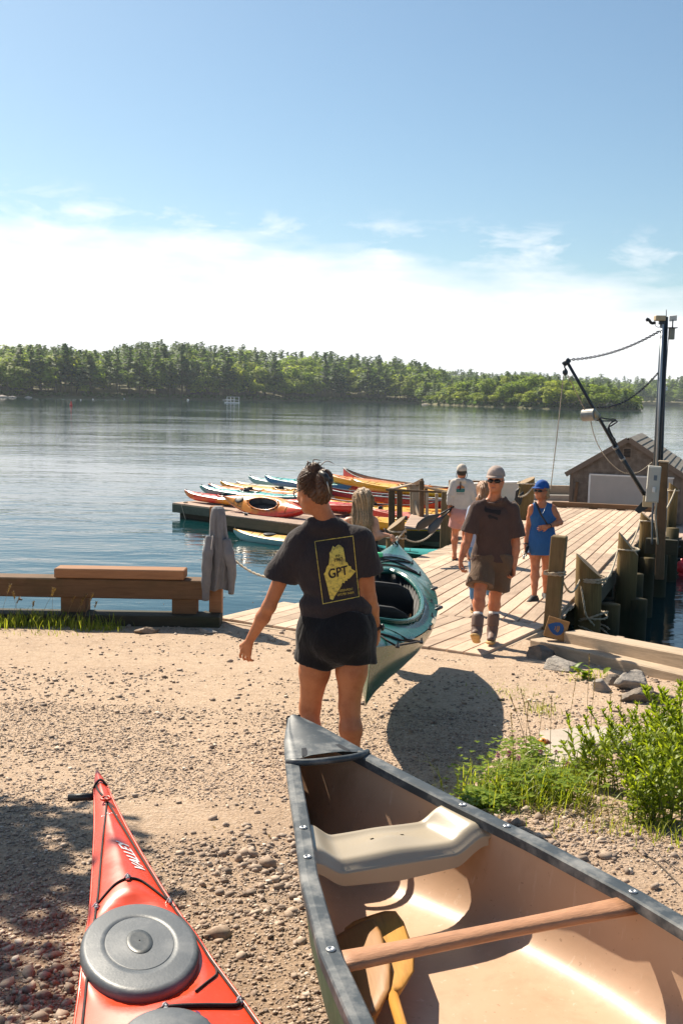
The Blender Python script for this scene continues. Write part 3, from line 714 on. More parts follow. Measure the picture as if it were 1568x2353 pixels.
for (cx_, r, a0, a1) in ((.0, .022, -60, 60), (.012, .034, -55, 55), (.02, .045, -50, 50)):
    o_ = [(cx_ - .022 + r * cos(radians(a)) * .75, r * sin(radians(a))) for a in np.linspace(a0, a1, 7)]; i_ = [(cx_ - .028 + (r * .78) * cos(radians(a)) * .75, r * .9 * sin(radians(a))) for a in np.linspace(a1, a0, 7)]
    face(o_ + i_, .004, 'emblem_stripe', M_SIGN, sg)

# stacked squared timbers edging the right bank
tb = thing('timber_edging', 'two stacked squared timbers edging the right bank below the piles', 'retaining wall', (2.6, 9.3, -1))
e0, e1 = np.array([1.98, 10.35, 0]), np.array([3.35, 7.95, 0]); ed = (e1 - e0) / np.linalg.norm(e1 - e0); en = np.array([-ed[1], ed[0], 0]) * -1
if en[0] < 0: en = -en
e2 = e0 + ed * 5.0
Z0, Z1 = -.83, -.62
l0 = e0 + ed * .10; beam('lower_timber', W_GREY, tb, (*l0[:2], Z0 - .055), (*e2[:2], Z1 + .06), .20, .20, .012)
u0 = e0 + en * .17 + ed * .42; u1 = e2 + en * .17
beam('upper_timber', W_GREY, tb, (*u0[:2], Z0 + .055), (*u1[:2], Z1 + .22), .22, .24, .012)
for k in range(8):
    z_ = -1.0 - .26 * k; beam('wall_timber', W_DARK, tb, (*(u0 - ed * .2)[:2], z_ - .05), (*(u1 + ed * 2)[:2], z_ + .12), .2, .25, .012)
v, f = [(2.1, 11.45, -.75), (-15, 11.45, -.75), (-15, 11.45, -5), (2.1, 11.45, -5)], [(0, 1, 2, 3)]
rw = thing('retaining_wall', 'dark timber wall holding the bank below the left guard rail', 'retaining wall', (-6, 11.45, -2))
for k in range(12): beam('wall_timber', W_DARK, rw, (-15, 11.5, -1.07 - .25 * k), (1.9, 11.5, -1.07 - .25 * k), .18, .24, .012)

# ---- low guard rail on the left with a sweatshirt on its end post
gr = thing('guard_rail', 'low guard rail of heavy brown timbers along the left water edge', 'guard rail', (-2.6, 11.2, -.85))
def X(px, py, y=11.2): return aty(px, py, y)
zt0 = X(240, 1372)[2]; 
beam('rail_beam', W_RAIL, gr, (-6.5, 11.2, -.535), (X(472, 1350)[0], 11.2, -.525), .26, .215, .012)
beam('top_board', W_FRESH, gr, (X(133, 1318)[0], 11.17, -.36), (X(428, 1318)[0], 11.17, -.355), .24, .105, .01)
for a_, b_ in ((145, 202), (398, 453)): bx('short_post', W_RAIL, gr, (X(b_, 1390)[0] - X(a_, 1390)[0], .22, .26), ((X(b_, 1390)[0] + X(a_, 1390)[0]) / 2, 11.22, -.74))
beam('sill', W_DARK, gr, (-6.5, 11.12, -.905), (X(510, 1412)[0], 11.12, -.875), .3, .16, .012)
bx('end_post', W_FRESH, gr, (.14, .14, 1.28), (X(495, 1300)[0], 11.28, -.25))

# ================================================================== CRANE, SHED, FLOATS
M_MAST = mat('dark_blue_steel', (.018, .026, .036), .4, .2, 8, .05, 60, metallic=.3, spec=.5)
M_PIPE = mat('grey_conduit', (.12, .15, .18), .4, .1, 8, .05, metallic=.4)
M_BRIGHT = mat('pale_conduit', (.42, .45, .48), .4, .1, 8, .05, metallic=.3)
M_BOX = mat('grey_painted_metal', (.46, .45, .40), .55, .06, 6, .03, dirt=(.25, .2, .13), damt=.3)
M_BLACK = mat('black_plastic', (.014, .014, .016), .45, .2, 20, .05)
M_STEEL = mat('dull_steel', (.28, .27, .25), .5, .2, 12, .1, metallic=.6)
M_TAN = mat('tan_painted_metal', (.46, .36, .22), .6, .12, 6, .05)
M_WHITE = mat('white_paint', (.74, .73, .70), .5, .05, 5, .03, dirt=(.4, .35, .28), damt=.25)

crane = thing('crane', 'dark steel dock crane with a slanted boom hung on chains from a tall mast', 'crane', aty(1505, 1262, 20.5))
YM = 20.5
m0, m1 = aty(1507, 1130, YM), aty(1527, 728, YM)
def lerp(a, b, t): return np.array(a) + (np.array(b) - np.array(a)) * t
obj('mast', *tube_geo([aty(1508, 1240, YM + .12), aty(1526, 728, YM + .12)], .062, 14), M_MAST, crane)
obj('mast_sleeve', *tube_geo([aty(1510, 1080, YM + .12), aty(1509, 1060, YM + .12)], .085, 14), M_MAST, crane)
obj('conduit', *tube_geo([aty(1501, 1075, YM), aty(1518, 740, YM)], .026, 8), M_PIPE, crane)
obj('conduit', *tube_geo([aty(1506, 1075, YM - .1), aty(1521, 745, YM - .1)], .026, 8), M_BRIGHT, crane)
obj('cable', *tube_geo(spline([aty(1515, 1078, YM), aty(1521, 960, YM - .03), aty(1530, 830, YM - .02), aty(1534, 775, YM)], 20), .008, 5), M_BLACK, crane)
BT, BM, BP = aty(1302, 832, 19.3), aty(1420, 1040, 19.9), aty(1480, 1138, 20.2)
obj('boom', *tube_geo([BT, BM], [.028, .034], 12), M_MAST, crane)
obj('boom', *tube_geo([lerp(BM, BP, -.16), BP], .044, 12), M_MAST, crane)
for t in (-.14, .12): q = lerp(BM, BP, t); obj('boom_collar', *tube_geo([q, lerp(BM, BP, t + .04)], .054, 12), M_STEEL, crane)
obj('boom_tip', *tube_geo([aty(1293, 838, 19.3), aty(1307, 826, 19.3)], .05, 10), M_MAST, crane)
obj('pivot', *tube_geo([BP, aty(1483, 1146, 20.25)], .05, 10), M_STEEL, crane)
def chain(name, pts, par, r=.012, ln=.075):
    pts = np.asarray(pts); d = np.concatenate([[0], np.cumsum(np.linalg.norm(np.diff(pts, axis=0), axis=1))]); n = int(d[-1] / (ln * .72)); b = MB()
    for i in range(n):
        t = (i + .5) / n * d[-1]; p = np.array([np.interp(t, d, pts[:, k]) for k in range(3)]); q = np.array([np.interp(min(t + .02, d[-1]), d, pts[:, k]) for k in range(3)]) - np.array([np.interp(max(t - .02, 0), d, pts[:, k]) for k in range(3)])
        x = q / np.linalg.norm(q); y = np.cross(x, [0, 0, 1]); y /= np.linalg.norm(y); z = np.cross(x, y)
        if i % 2: y = z
        a = np.linspace(0, 2 * pi, 9)
        b.tube([p + x * cos(k) * ln * .5 + y * sin(k) * ln * .28 for k in a], r * .75, 4, False)
    return b.build(name, M_MAST, par)
chain('upper_chain', sag(aty(1309, 826, 19.3), aty(1514, 760, YM), .12, 20), crane)
chain('lower_chain', sag(aty(1370, 935, 19.6), aty(1511, 855, YM), .20, 20), crane, .012, .06)
hk = obj('pulley_block', *tube_geo([aty(1298, 846, 19.25), aty(1297, 852, 19.25), aty(1297, 858, 19.25), aty(1297, 863, 19.25)], [.012, .05, .052, .012], 12), M_MAST, crane)
obj('shackle', *tube_geo([aty(1296, 838, 19.25), aty(1295, 843, 19.25), aty(1298, 847, 19.25)], .014, 6), M_MAST, hk)
wc = aty(1352, 953, 19.5)
b = MB(); ax_ = np.array([.75, -.62, .1]); ax_ /= np.linalg.norm(ax_)
b.tube([wc - ax_ * .13, wc - ax_ * .12, wc + ax_ * .12, wc + ax_ * .13], [.10, .115, .115, .10], 18)
wn_ = b.build('winch_drum', M_STEEL, crane, False)
obj('winch_plate', *tube_geo([wc + ax_ * .135, wc + ax_ * .16], .07, 14), M_TAN, wn_)
obj('winch_motor', *tube_geo([aty(1362, 951, 19.55), aty(1372, 957, 19.6)], .07, 12), M_STEEL, wn_)
for pts in ([(1365, 956), (1390, 962), (1413, 964), (1400, 973), (1396, 990), (1412, 1010)], [(1360, 964), (1385, 967), (1416, 967), (1404, 977), (1398, 985), (1420, 1030)], [(1421, 1035), (1450, 1085), (1470, 1125), (1486, 1130)]):
    obj('hose', *tube_geo(spline([aty(px, py, 19.75 + .004 * (px - 1380)) for px, py in pts], 24), .014, 6), M_BLACK, crane)
rope('hoisting rope hanging from the boom tip pulley down behind the blue hatted woman', [[aty(1293, 862, 19.25), aty(1283, 960, 19.2), aty(1263, 1128, 19.1)], [aty(1302, 860, 19.25), aty(1342, 942, 19.45)]], .010, M_ROPE)
rope('light rope looping slack from the winch to the crane mast', [spline([aty(px, py, 19.6 + .006 * (px - 1352)) for px, py in ((1355, 965), (1359, 982), (1362, 995), (1374, 1025), (1398, 1060), (1430, 1085), (1460, 1086), (1480, 1075), (1496, 1062))], 40)], .010, M_WROPE)

# gear at the mast head
fl = thing('flood_light', 'pale box floodlight at the top of the crane mast', 'lamp', aty(1514, 735, YM))
bx('housing', M_TAN, fl, (.20, .16, .10), aty(1514, 731, YM - .05), bev=.012); bx('bracket', M_MAST, fl, (.10, .08, .07), aty(1518, 741, YM))
cm = thing('security_camera', 'small dark camera on a bent arm at the mast top', 'camera', aty(1497, 738, YM))
obj('arm', *tube_geo(spline([aty(1504, 741, YM), aty(1495, 742, YM), aty(1489, 735, YM), aty(1482, 734, YM)], 12), [.03] * 8 + [.035, .04, .04, .02], 8), M_MAST, cm)
obj('wire', *tube_geo(spline([aty(1502, 742, YM), aty(1506, 750, YM), aty(1514, 751, YM), aty(1515, 742, YM)], 12), .006, 5), M_BLACK, cm)
sp_ = thing('solar_panel', 'small tilted pale panel on a stem beside the mast top', 'solar panel', aty(1545, 740, YM))
beam('panel', M_WHITE, sp_, aty(1536, 732, YM), aty(1553, 730, YM), .03, .11, .003, up=(0, -.3, 1)); obj('stem', *tube_geo([aty(1544, 734, YM), aty(1543, 755, YM)], .014, 6), M_STEEL, sp_)
bb = thing('junction_box', 'grey roofed box fixed high on the right side of the mast', 'box', aty(1541, 770, YM))
bx('case', mat('aged_grey', (.24, .23, .19), .8, .2), bb, (.10, .10, .235), aty(1541, 766, YM)); bx('roof', M_MAST, bb, (.17, .15, .018), aty(1543, 753, YM))
L(obj('antenna', *tube_geo([aty(1529, 730, YM), aty(1529, 711, YM)], .008, 5), M_MAST), 'thin whip antenna on top of the crane mast', 'antenna')

bp = thing('box_post', 'square brown post with a grey electrical box on its face beside the crane', 'post', aty(1515, 1260, 19.9))
beam('post', W_RAIL, bp, aty(1513, 1330, 19.95), aty(1523, 1063, 19.95), .17, .15, .008, up=(.35, .94, 0))
bx('cap', W_GREY, bp, (.20, .18, .03), aty(1523, 1060, 19.95), rot=(0, .04, -.35))
bx('cross_beam', W_DARK, bp, (.62, .2, .3), aty(1518, 1255, 20.3), rot=(0, 0, -.35))
eb = thing('electrical_box', 'tall grey electrical box with a switch mounted on the brown post', 'electrical box', aty(1497, 1112, 19.75))
Rb = Matrix.Rotation(.035, 3, 'Y') @ Matrix.Rotation(-.22, 3, 'Z')
bc = Vector(aty(1499, 1112, 19.7)); bx('case', M_BOX, eb, (.235, .18, .70), bc, bev=.008, M3=Rb)
bx('door', M_BOX, eb, (.20, .02, .66), bc + Rb @ Vector((.012, -.102, 0)), bev=.006, M3=Rb)
bx('label_plate', mat('blue_grey_plate', (.12, .15, .18), .5), eb, (.06, .006, .10), bc + Rb @ Vector((.02, -.118, .13)), bev=.002, M3=Rb)
bx('switch', M_WHITE, eb, (.055, .05, .10), bc + Rb @ Vector((.01, -.135, -.10)), bev=.008, M3=Rb)
bx('lower_plate', M_TAN, eb, (.20, .04, .22), aty(1487, 1152, 20.0), M3=Rb)
for k, (px, py) in enumerate(((1499, 1155), (1506, 1156))): obj('conduit', *tube_geo(spline([aty(px, py, 19.75), aty(px - 2, 1185, 19.8), aty(px - 3 + 6 * k, 1250, 19.9)], 12), .02, 7), M_PIPE if k == 0 else M_WROPE, eb)
# hinged steel plate and small junk at the foot of the boom
pv = thing('boom_foot', 'dark angled steel plate at the foot of the crane boom', 'bracket', aty(1475, 1175, 20.3))
v = [aty(1456, 1172, 20.2), aty(1484, 1140, 20.2), aty(1490, 1165, 20.2), aty(1466, 1180, 20.2)]; v2 = [np.array(p) + np.array([.02, .06, 0]) for p in v]
obj('plate', v + v2, [(0, 1, 2, 3), (7, 6, 5, 4), (0, 4, 5, 1), (1, 5, 6, 2), (2, 6, 7, 3), (3, 7, 4, 0)], M_MAST, pv, False)

# ---- shed
def shingle_mat(name, col, sx, sy):
    m = NT(name); v = m.coord(); br = m.n('ShaderNodeTexBrick'); br.inputs['Scale'].default_value = 1; br.inputs['Brick Width'].default_value = sx; br.inputs['Row Height'].default_value = sy
    br.inputs['Mortar Size'].default_value = .004; br.inputs['Color1'].default_value = (.3, .3, .3, 1); br.inputs['Color2'].default_value = (1, 1, 1, 1); br.inputs['Mortar'].default_value = (.05, .05, .05, 1); br.inputs['Bias'].default_value = 0
    cb = m.n('ShaderNodeCombineXYZ'); sx_ = m.n('ShaderNodeSeparateXYZ'); m.l(v, sx_.inputs[0]); m.l(sx_.outputs['X'], cb.inputs[0]); m.l(sx_.outputs['Z'], cb.inputs[1]); m.l(cb.outputs[0], br.inputs['Vector'])
    oi = m.n('ShaderNodeObjectInfo'); off = m.n('ShaderNodeVectorMath', operation='ADD'); cc = m.n('ShaderNodeCombineXYZ'); m.l(m.math('MULTIPLY', oi.outputs['Random'], 7.3), cc.inputs[0]); m.l(cb.outputs[0], off.inputs[0]); m.l(cc.outputs[0], off.inputs[1]); m.l(off.outputs[0], br.inputs['Vector'])
    c = m.mixc(.55, col, br.outputs['Color'], 'MULTIPLY'); c = m.mixc(.5, c, m.ramp(m.noise(v, 5, 5), [(.3, sc3(col, .5)), (.7, sc3(col, 1.3))])); m.set(Base_Color=c, Roughness=.9); m.b.inputs['Specular IOR Level'].default_value = .15
    m.bump(m.noise(m.coord((40, 40, 6)), 1, 3), .3, .01); return m.m
M_SHING = shingle_mat('grey_cedar_shingles', (.215, .175, .142), .13, .5)
M_ROOF = shingle_mat('asphalt_shingles', (.27, .245, .21), .30, .5)
M_FASCIA = wood('shed_trim', (.20, .155, .12), .7, .8, .1)
shed = thing('shed', 'small grey shingled shed with a gable roof on a float past the dock end', 'shed', (8.9, 32, -2.2))
HW, EZ, AZ, BZ, LEN = 1.74, -.66, .44, -2.1, 5.3
O = np.array([8.9, 32.0, 0]); rz = atan2(-.345, .9386)
def SB(x, z, y=0): p = O + DN * x + DU * y; return np.array([p[0], p[1], z])
SM = Matrix(((DN[0], DU[0], 0, O[0]), (DN[1], DU[1], 0, O[1]), (0, 0, 1, 0), (0, 0, 0, 1)))
v = [(-HW, 0, BZ), (HW, 0, BZ), (HW, 0, EZ), (0, 0, AZ), (-HW, 0, EZ)]; v += [(x, LEN, z) for x, _, z in v]
obj('wall', v, [(0, 1, 2, 3, 4), (9, 8, 7, 6, 5), (0, 5, 6, 1), (1, 6, 7, 2), (4, 9, 5, 0)], M_SHING, shed, False, SM)
z = BZ; rh = .115; k = 0
while z < AZ - .06:
    z2 = min(z + rh, AZ - .02); hw = HW if z2 < EZ else HW * (AZ - z2) / (AZ - EZ)
    if hw > .05:
        hb_ = HW if z < EZ else HW * (AZ - z) / (AZ - EZ)
        vv = [(-hb_, -.026, z), (hb_, -.026, z), (hw, -.012, z2), (-hw, -.012, z2), (-hb_, 0, z), (hb_, 0, z)]
        obj('shingle_row', vv, [(0, 1, 2, 3), (4, 5, 1, 0)], M_SHING, shed, False, SM)
    z = z2; k += 1
sl_ = sqrt(HW ** 2 + (AZ - EZ) ** 2); nc = 11
for side in (-1, 1):
    ov = .14
    for i in range(nc):
        t0, t1 = i / nc, (i + 1) / nc + .02; f_ = (sl_ + ov) / sl_
        x0, x1 = side * HW * t0 * f_, side * HW * t1 * f_; za, zb = AZ - (AZ - EZ) * t0 * f_ + .05, AZ - (AZ - EZ) * t1 * f_ + .05
        nx_, nz_ = side * (AZ - EZ) / sl_, HW / sl_; th0, th1 = .004, .028
        vv = []
        for y in (-.16, LEN + .16): vv += [(x0 + nx_ * th0, y, za + nz_ * th0), (x1 + nx_ * th1, y, zb + nz_ * th1), (x1, y, zb), (x0, y, za)]
        q = [(0, 1, 2, 3), (7, 6, 5, 4), (0, 4, 5, 1), (1, 5, 6, 2), (2, 6, 7, 3)]
        # orient roof coordinates so the shingle pattern follows the slope
        obj('roof_course', vv, q, M_ROOF, shed, False, SM)
    a, b_ = SB(side * .02, AZ + .0, -.155), SB(side * (HW + .13), EZ - (AZ - EZ) * .07, -.155)
    beam('rake_board', M_FASCIA, shed, a, b_, .03, .15, .004, up=(0, 0, 1))
    beam('corner_board', M_FASCIA, shed, SB(side * (HW - .05), BZ, -.03), SB(side * (HW - .05), EZ, -.03), .04, .11, .004, up=tuple(DN))
wd = obj('vent_frame', [(-.14, -.05, .0), (.14, -.05, .0), (.14, -.05, .30), (0, -.05, .36), (-.14, -.05, .30)] + [(-.14, 0, .0), (.14, 0, .0), (.14, 0, .30), (0, 0, .36), (-.14, 0, .30)], [(0, 1, 2, 3, 4), (0, 5, 6, 1), (1, 6, 7, 2), (2, 7, 8, 3), (3, 8, 9, 4), (4, 9, 5, 0)], M_FASCIA, shed, False, SM @ Matrix.Translation((-.02, 0, -.14)))
for k in range(6): bx('vent_slat', M_BLACK, wd, (.2, .03, .025), SB(-.02, -.1 + .045 * k, -.058), rot=(.5, 0, rz), bev=.003)
M_DOORP = mat('grey_door_panel', (.40, .375, .345), .7, .07, 3, .15, 90)
dp = bx('door', M_DOORP, shed, (2.5, .05, 1.30), SB(.02 + .12, -1.36, -.06), rot=(0, 0, rz), bev=.004)
bx('door_trim', M_WHITE, dp, (2.56, .03, .05), SB(.14, -.70, -.075), rot=(0, 0, rz)); bx('door_trim', M_WHITE, dp, (.06, .03, 1.28), SB(-1.12, -1.36, -.088), rot=(0, 0, rz))
L(beam('plank', W_RAIL, None, SB(-1.56, -2.1, -.2), SB(-1.50, -.95, -.09), .10, .03), 'narrow board leaning upright against the shingled shed wall', 'board')

# ---- floats
E1, E2 = np.array([.775, -.632, 0]), np.array([.632, .775, 0]); FZ = -2.2
FB0 = np.array([-5.85, 35.25, 0]); FA0 = np.array([-4.15, 32.5, 0])
def FP(o, a, b, z=FZ): p = o + E1 * a + E2 * b; return np.array([p[0], p[1], z])
W_FLOAT = wood('float_boards', (.45, .33, .26), .7, 1.0, .15, .85)
W_FACE = wood('float_side_timber', (.21, .145, .085), .6, .7, .1, .85, (.08, .09, .05), .5)
W_FACEG = wood('float_side_greenish', (.14, .145, .105), .6, .7, .1, .85, (.06, .08, .05), .5)
def floatdock(label, o, la, lb, fm, bh=.30, bd=.20, across=True):
    t = thing('floating_dock', label, 'floating dock', FP(o, 0, 0, WATER), 0, 'floats holding the kayaks'); n = int((la if across else lb) / bd)
    for i in range(n):
        if across: q = (i + .5) * la / n; beam('plank', W_FLOAT, t, FP(o, q, -.02, FZ - .02), FP(o, q, lb, FZ - .02), la / n - .015, .04, .004)
        else: q = (i + .5) * lb / n; beam('plank', W_FLOAT, t, FP(o, -.02, q, FZ - .02), FP(o, la, q, FZ - .02), lb / n - .015, .04, .004)
    zf = FZ - .04 - bh / 2
    beam('side_timber', fm, t, FP(o, 0, .03, zf), FP(o, la, .03, zf), .1, bh); beam('side_timber', fm, t, FP(o, .03, .1, zf), FP(o, .03, lb, zf), .1, bh)
    beam('side_timber', fm, t, FP(o, 0, lb - .05, zf), FP(o, la, lb - .05, zf), .1, bh); beam('side_timber', fm, t, FP(o, la - .05, .1, zf), FP(o, la - .05, lb, zf), .1, bh)
    beam('pontoon', W_DARK, t, FP(o, .15, lb / 2, FZ - .45), FP(o, la - .15, lb / 2, FZ - .45), lb - .4, .35)
    return t
floatdock('near wooden float with the tilted orange kayak lying on it', FA0, 7.4, 2.3, W_FACE, .30, .17)
floatdock('broad wooden float covered by rows of bright kayaks', FB0, 13.5, 9.5, W_FACEG, .28, .30, False)
floatdock('float of pale boards below the crane piles at the right edge', np.array([9.0, 25.2, 0]), 6.0, 6.5, W_FACE, .3, .3)
floatdock('float carrying the grey shingled shed', np.array([5.4, 31.9, 0]), 10, 8, W_DARK, .3, .3)
cl = thing('cleat', 'small dark cleat on the near float beside the orange kayak', 'cleat', FP(FA0, 1.2, .35))
obj('bar', *tube_geo([FP(FA0, 1.05, .35, FZ + .09), FP(FA0, 1.12, .35, FZ + .07), FP(FA0, 1.28, .35, FZ + .07), FP(FA0, 1.35, .35, FZ + .09)], .016, 6), M_MAST, cl); bx('base', M_MAST, cl, (.10, .05, .07), FP(FA0, 1.2, .35, FZ + .035))
rope('knotted pale line hanging over the corner of the broad float', [rope_ring(*FP(FB0, .55, .1, FZ + .03), .06, 2.2, .02, .012), sag(FP(FB0, .5, -.05, FZ), FP(FB0, .75, -.08, FZ - .5), .02)], .014, M_WROPE)
# concrete and timber breakwater float behind the dock
M_CONC = mat('pale_concrete', (.40, .37, .32), .85, .12, 3, .2, 40)
bwk = thing('breakwater_float', 'long low float with a timber bulwark behind the people at the dock end', 'floating dock', (6.4, 40, WATER))
beam('side', M_CONC, bwk, aty(1030, 1146, 38.5), aty(1330, 1150, 38.5), .3, .42); beam('bulwark', W_RAIL, bwk, aty(1030, 1120, 38.6), aty(1160, 1122, 38.6), .3, .55)
beam('rail', W_GREY, bwk, aty(1150, 1124, 38.9), aty(1330, 1128, 38.9), .15, .40); beam('deck', W_FLOAT, bwk, aty(1030, 1160, 37.6) * [1, 1, 0] + [0, 0, FZ], aty(1330, 1160, 37.6) * [1, 1, 0] + [0, 0, FZ], 1.8, .1)

# gangway with rails from the dock to the floats
gw = thing('gangway', 'wooden gangway with railings sloping from the dock to the kayak floats', 'gangway', aty(965, 1205, 25))
g0, g1 = aty(1012, 1212, 23.0), aty(905, 1194, 26.6)
ga = (g1 - g0); ga[2] = 0; ga /= np.linalg.norm(ga)
gk0, gk1 = aty(985, 1214, 22.4), aty(1003, 1186, 26.5); gz_ = -1.50
def G(px, py, y): p = aty(px, py, y); return np.array([p[0], p[1], gz_])
q0, q1, q2, q3 = G(925, 1214, 24.2), G(1016, 1214, 24.2), G(1000, 1188, 27.2), G(945, 1188, 27.2)
for i in range(9):
    a, b_ = lerp(q0, q3, (i + .5) / 9), lerp(q1, q2, (i + .5) / 9); beam('plank', W_FLOAT, gw, a, b_, .30, .04, .004)
beam('side_beam', W_DARK, gw, q0 - [0, 0, .17], q1 - [0, 0, .17], .1, .25)
rl = lambda px, py, y: aty(px, py, y)
for (px, y0_, y1_, y, w_) in ((899, 1128, 1222, 24.0, .15), (917, 1127, 1218, 24.6, .13), (980, 1132, 1188, 26.5, .075), (1002, 1133, 1188, 26.2, .075), (1021, 1134, 1190, 26.0, .075)):
    beam('rail_post', W_GREY if w_ < .1 else W_RAIL, gw, rl(px, y1_, y), rl(px, y0_, y), w_, w_, .006, up=(0, 1, 0))
beam('handrail', W_RAIL, gw, rl(890, 1125, 23.9), rl(1028, 1131, 25.6), .13, .05)
beam('handrail', W_GREY, gw, rl(898, 1123, 24.0), rl(945, 1112, 27.6), .12, .04)
gt = obj('gate_frame', [], [], None, gw) if False else None
beam('gate_post', W_RAIL, gw, rl(968, 1192, 26.6), rl(968, 1104, 26.6), .12, .14, .006, up=(0, 1, 0)); beam('gate_post', W_GREY, gw, rl(948, 1192, 27.2), rl(946, 1112, 27.2), .14, .1, .006, up=(0, 1, 0))
beam('gate_rail', W_RAIL, gw, rl(935, 1122, 27.6), rl(970, 1104, 26.6), .05, .12); beam('gate_brace', W_GREY, gw, rl(942, 1122, 27.3), rl(962, 1186, 26.7), .05, .12)
beam('gate_board', W_GREY, gw, rl(955, 1112, 27.0), rl(957, 1188, 27.0), .05, .22, .006, up=(1, 0, 0))
beam('far_rail', W_RAIL, gw, rl(968, 1117, 29), rl(1030, 1131, 27.5), .1, .06); beam('far_rail_post', W_RAIL, gw, rl(978, 1160, 29), rl(978, 1116, 29), .09, .09, up=(0, 1, 0))

# ---- skiff beyond the ponytailed girl
sk = thing('skiff', 'pale aluminium skiff with registration letters on its bow tied past the dock', 'skiff', aty(1165, 1145, 31))
ka = np.array([.62, -.78, 0]); ka /= np.linalg.norm(ka); kb = np.array([.78, .62, 0]); kb /= np.linalg.norm(kb); bow = aty(1197, 1108, 31.0)
rings = []
for t in np.linspace(0, 1, 12):
    c_ = bow - ka * 1.8 * t; hb2 = .03 + .62 * (1 - (1 - min(t * 1.6, 1)) ** 2); zt_ = bow[2] - .16 * t; zb_ = bow[2] - .75 + .35 * (1 - min(t * 3, 1)) ** 2
    rings.append([tuple(c_ + kb * s_ * hb2 * q + np.array([0, 0, (zt_ - c_[2]) if q == 1 else (zb_ - c_[2])])) for s_, q in ((-1, 1), (-1, .7), (1, .7), (1, 1))])
v, f = loft(rings, closed=False, cap=False); f += [(44, 45, 46, 47)]
M_SKIFF = mat('pale_aluminium', (.55, .52, .49), .45, .08, 4, .05)
ho = obj('hull', v, f, M_SKIFF, sk, False)
b = MB()
for s_ in (-1, 1): b.tube([np.array(r[0 if s_ < 0 else 3]) for r in rings], .03, 6)
b.build('gunwale', M_WHITE, sk)
def text_mesh(body, size, extrude=0.0, shear=0.0, spacing=1.0):
    cu = bpy.data.curves.new('letters', 'FONT'); cu.body = body; cu.size = size; cu.align_x = 'CENTER'; cu.align_y = 'CENTER'; cu.extrude = extrude; cu.shear = shear; cu.space_character = spacing
    o = bpy.data.objects.new('letters', cu); C.objects.link(o); dg = bpy.context.evaluated_depsgraph_get(); me = bpy.data.meshes.new_from_object(o.evaluated_get(dg)); bpy.data.objects.remove(o); bpy.data.curves.remove(cu)
    return me
tm = text_mesh('ME26PST', .20, .004); tc_ = aty(1178, 1114, 30.3)
Mx = Matrix(((.97, 0, .25, tc_[0]), (-.25, 0, .97 * -1, tc_[1]), (0, 1, 0, tc_[2]), (0, 0, 0, 1)))
put('registration_letters', tm, mat('dark_lettering', (.03, .03, .03), .6), sk, Matrix.Translation(Vector(bow - ka * .75 - kb * .56 + np.array([0, 0, -.28]))) @ Matrix(((ka[0], 0, -kb[0], 0), (ka[1], 0, -kb[1], 0), (0, 1, 0, 0), (0, 0, 0, 1))))

# red fenders at the right edge
M_RED = mat('red_buoy', (.55, .015, .03), .35, .1, 10, 0)
for k, (px, py, lab) in enumerate(((1564, 1302, 'upper of two red ball buoys at the right float edge'), (1566, 1328, 'lower of two red ball buoys at the right float edge'))):
    p = aty(px, py, 25.5); t = thing('red_buoy', lab, 'buoy', p, 0, 'red buoys on the right float'); v, f = lathe([(.01, -.16), (.09, -.14), (.15, -.05), (.15, .05), (.09, .13), (.035, .16), (.03, .21), (.01, .21)], 14); obj('ball', v, f, M_RED, t, True, Matrix.Translation(Vector(p)))
for k, (px, py) in enumerate(((1553, 1242), (1550, 1262), (1546, 1290))):
    p = aty(px, py, 27 - k * .6); t = thing('cleat', ['farthest dark cleat on the float by the red buoys', 'middle dark cleat on the float by the red buoys', 'nearest dark cleat on the float by the red buoys'][k], 'cleat', p, 0, 'cleats on the right float')
    obj('bar', *tube_geo([p + [-.14, 0, .08], p + [-.06, 0, .06], p + [.06, 0, .06], p + [.14, 0, .08]], .02, 6), M_MAST, t); bx('base', M_MAST, t, (.1, .06, .08), p + [0, 0, .02])

# ---- things out on the water and on the far bank
rb = thing('channel_buoy', 'red conical channel buoy floating in front of the far trees', 'buoy', atz(164, 933, WATER))
pb = atz(164, 932, WATER); dpx = pb[1] / FPX * .8
v, f = lathe([(.01, 13.5), (.9, 13), (2.6, 7), (2.6, 5.5), (3.9, 4.5), (4.2, 0), (4.2, -2)], 12); v = [tuple(np.array(p) * dpx + pb) for p in v]
obj('body', v, f, mat('buoy_red_paint', (.75, .02, .015), .5, .05), rb, False)
for i, (px, py, lab) in enumerate(((286, 916.5, 'white'), (432, 920, 'white'), (214, 918, ''), (640, 920.5, 'x'), (186, 919.5, ''))):
    p = atz(px, py, WATER); r = p[1] / FPX * (2.6 if i in (1, 3) else 1.7); lb_ = ['small white mooring ball left of the boat ramp on the far bank', 'larger white mooring ball floating left of the moored raft', 'small white mooring ball near the far bank above the red buoy', 'white mooring ball right of the moored raft', 'tiny white float just right of the red buoy'][i]
    v, f = lathe([(.01, -1), (.7, -.7), (1, 0), (.7, .7), (.01, 1)], 10); o = obj('mooring_buoy', [tuple(np.array(q) * r + p + [0, 0, r * .4]) for q in v], f, M_WHITE); L(o, lb_, 'buoy', 'white mooring buoys')
rf = thing('work_raft', 'white framed work raft moored in front of the far trees', 'raft', atz(533, 927, WATER)); p = atz(533, 926, WATER); k = p[1] / FPX
bx('deck', M_WHITE, rf, (34 * k, 12 * k, 2.2 * k), p + [0, 0, 1.2 * k], bev=.02)
for i, x_ in enumerate((-11, -3, 5, 16)):
    for y_ in (-5, 5): bx('frame_post', M_WHITE, rf, (.7 * k, .7 * k, 13 * k), p + [x_ * k, y_ * k, 8 * k], bev=.01)
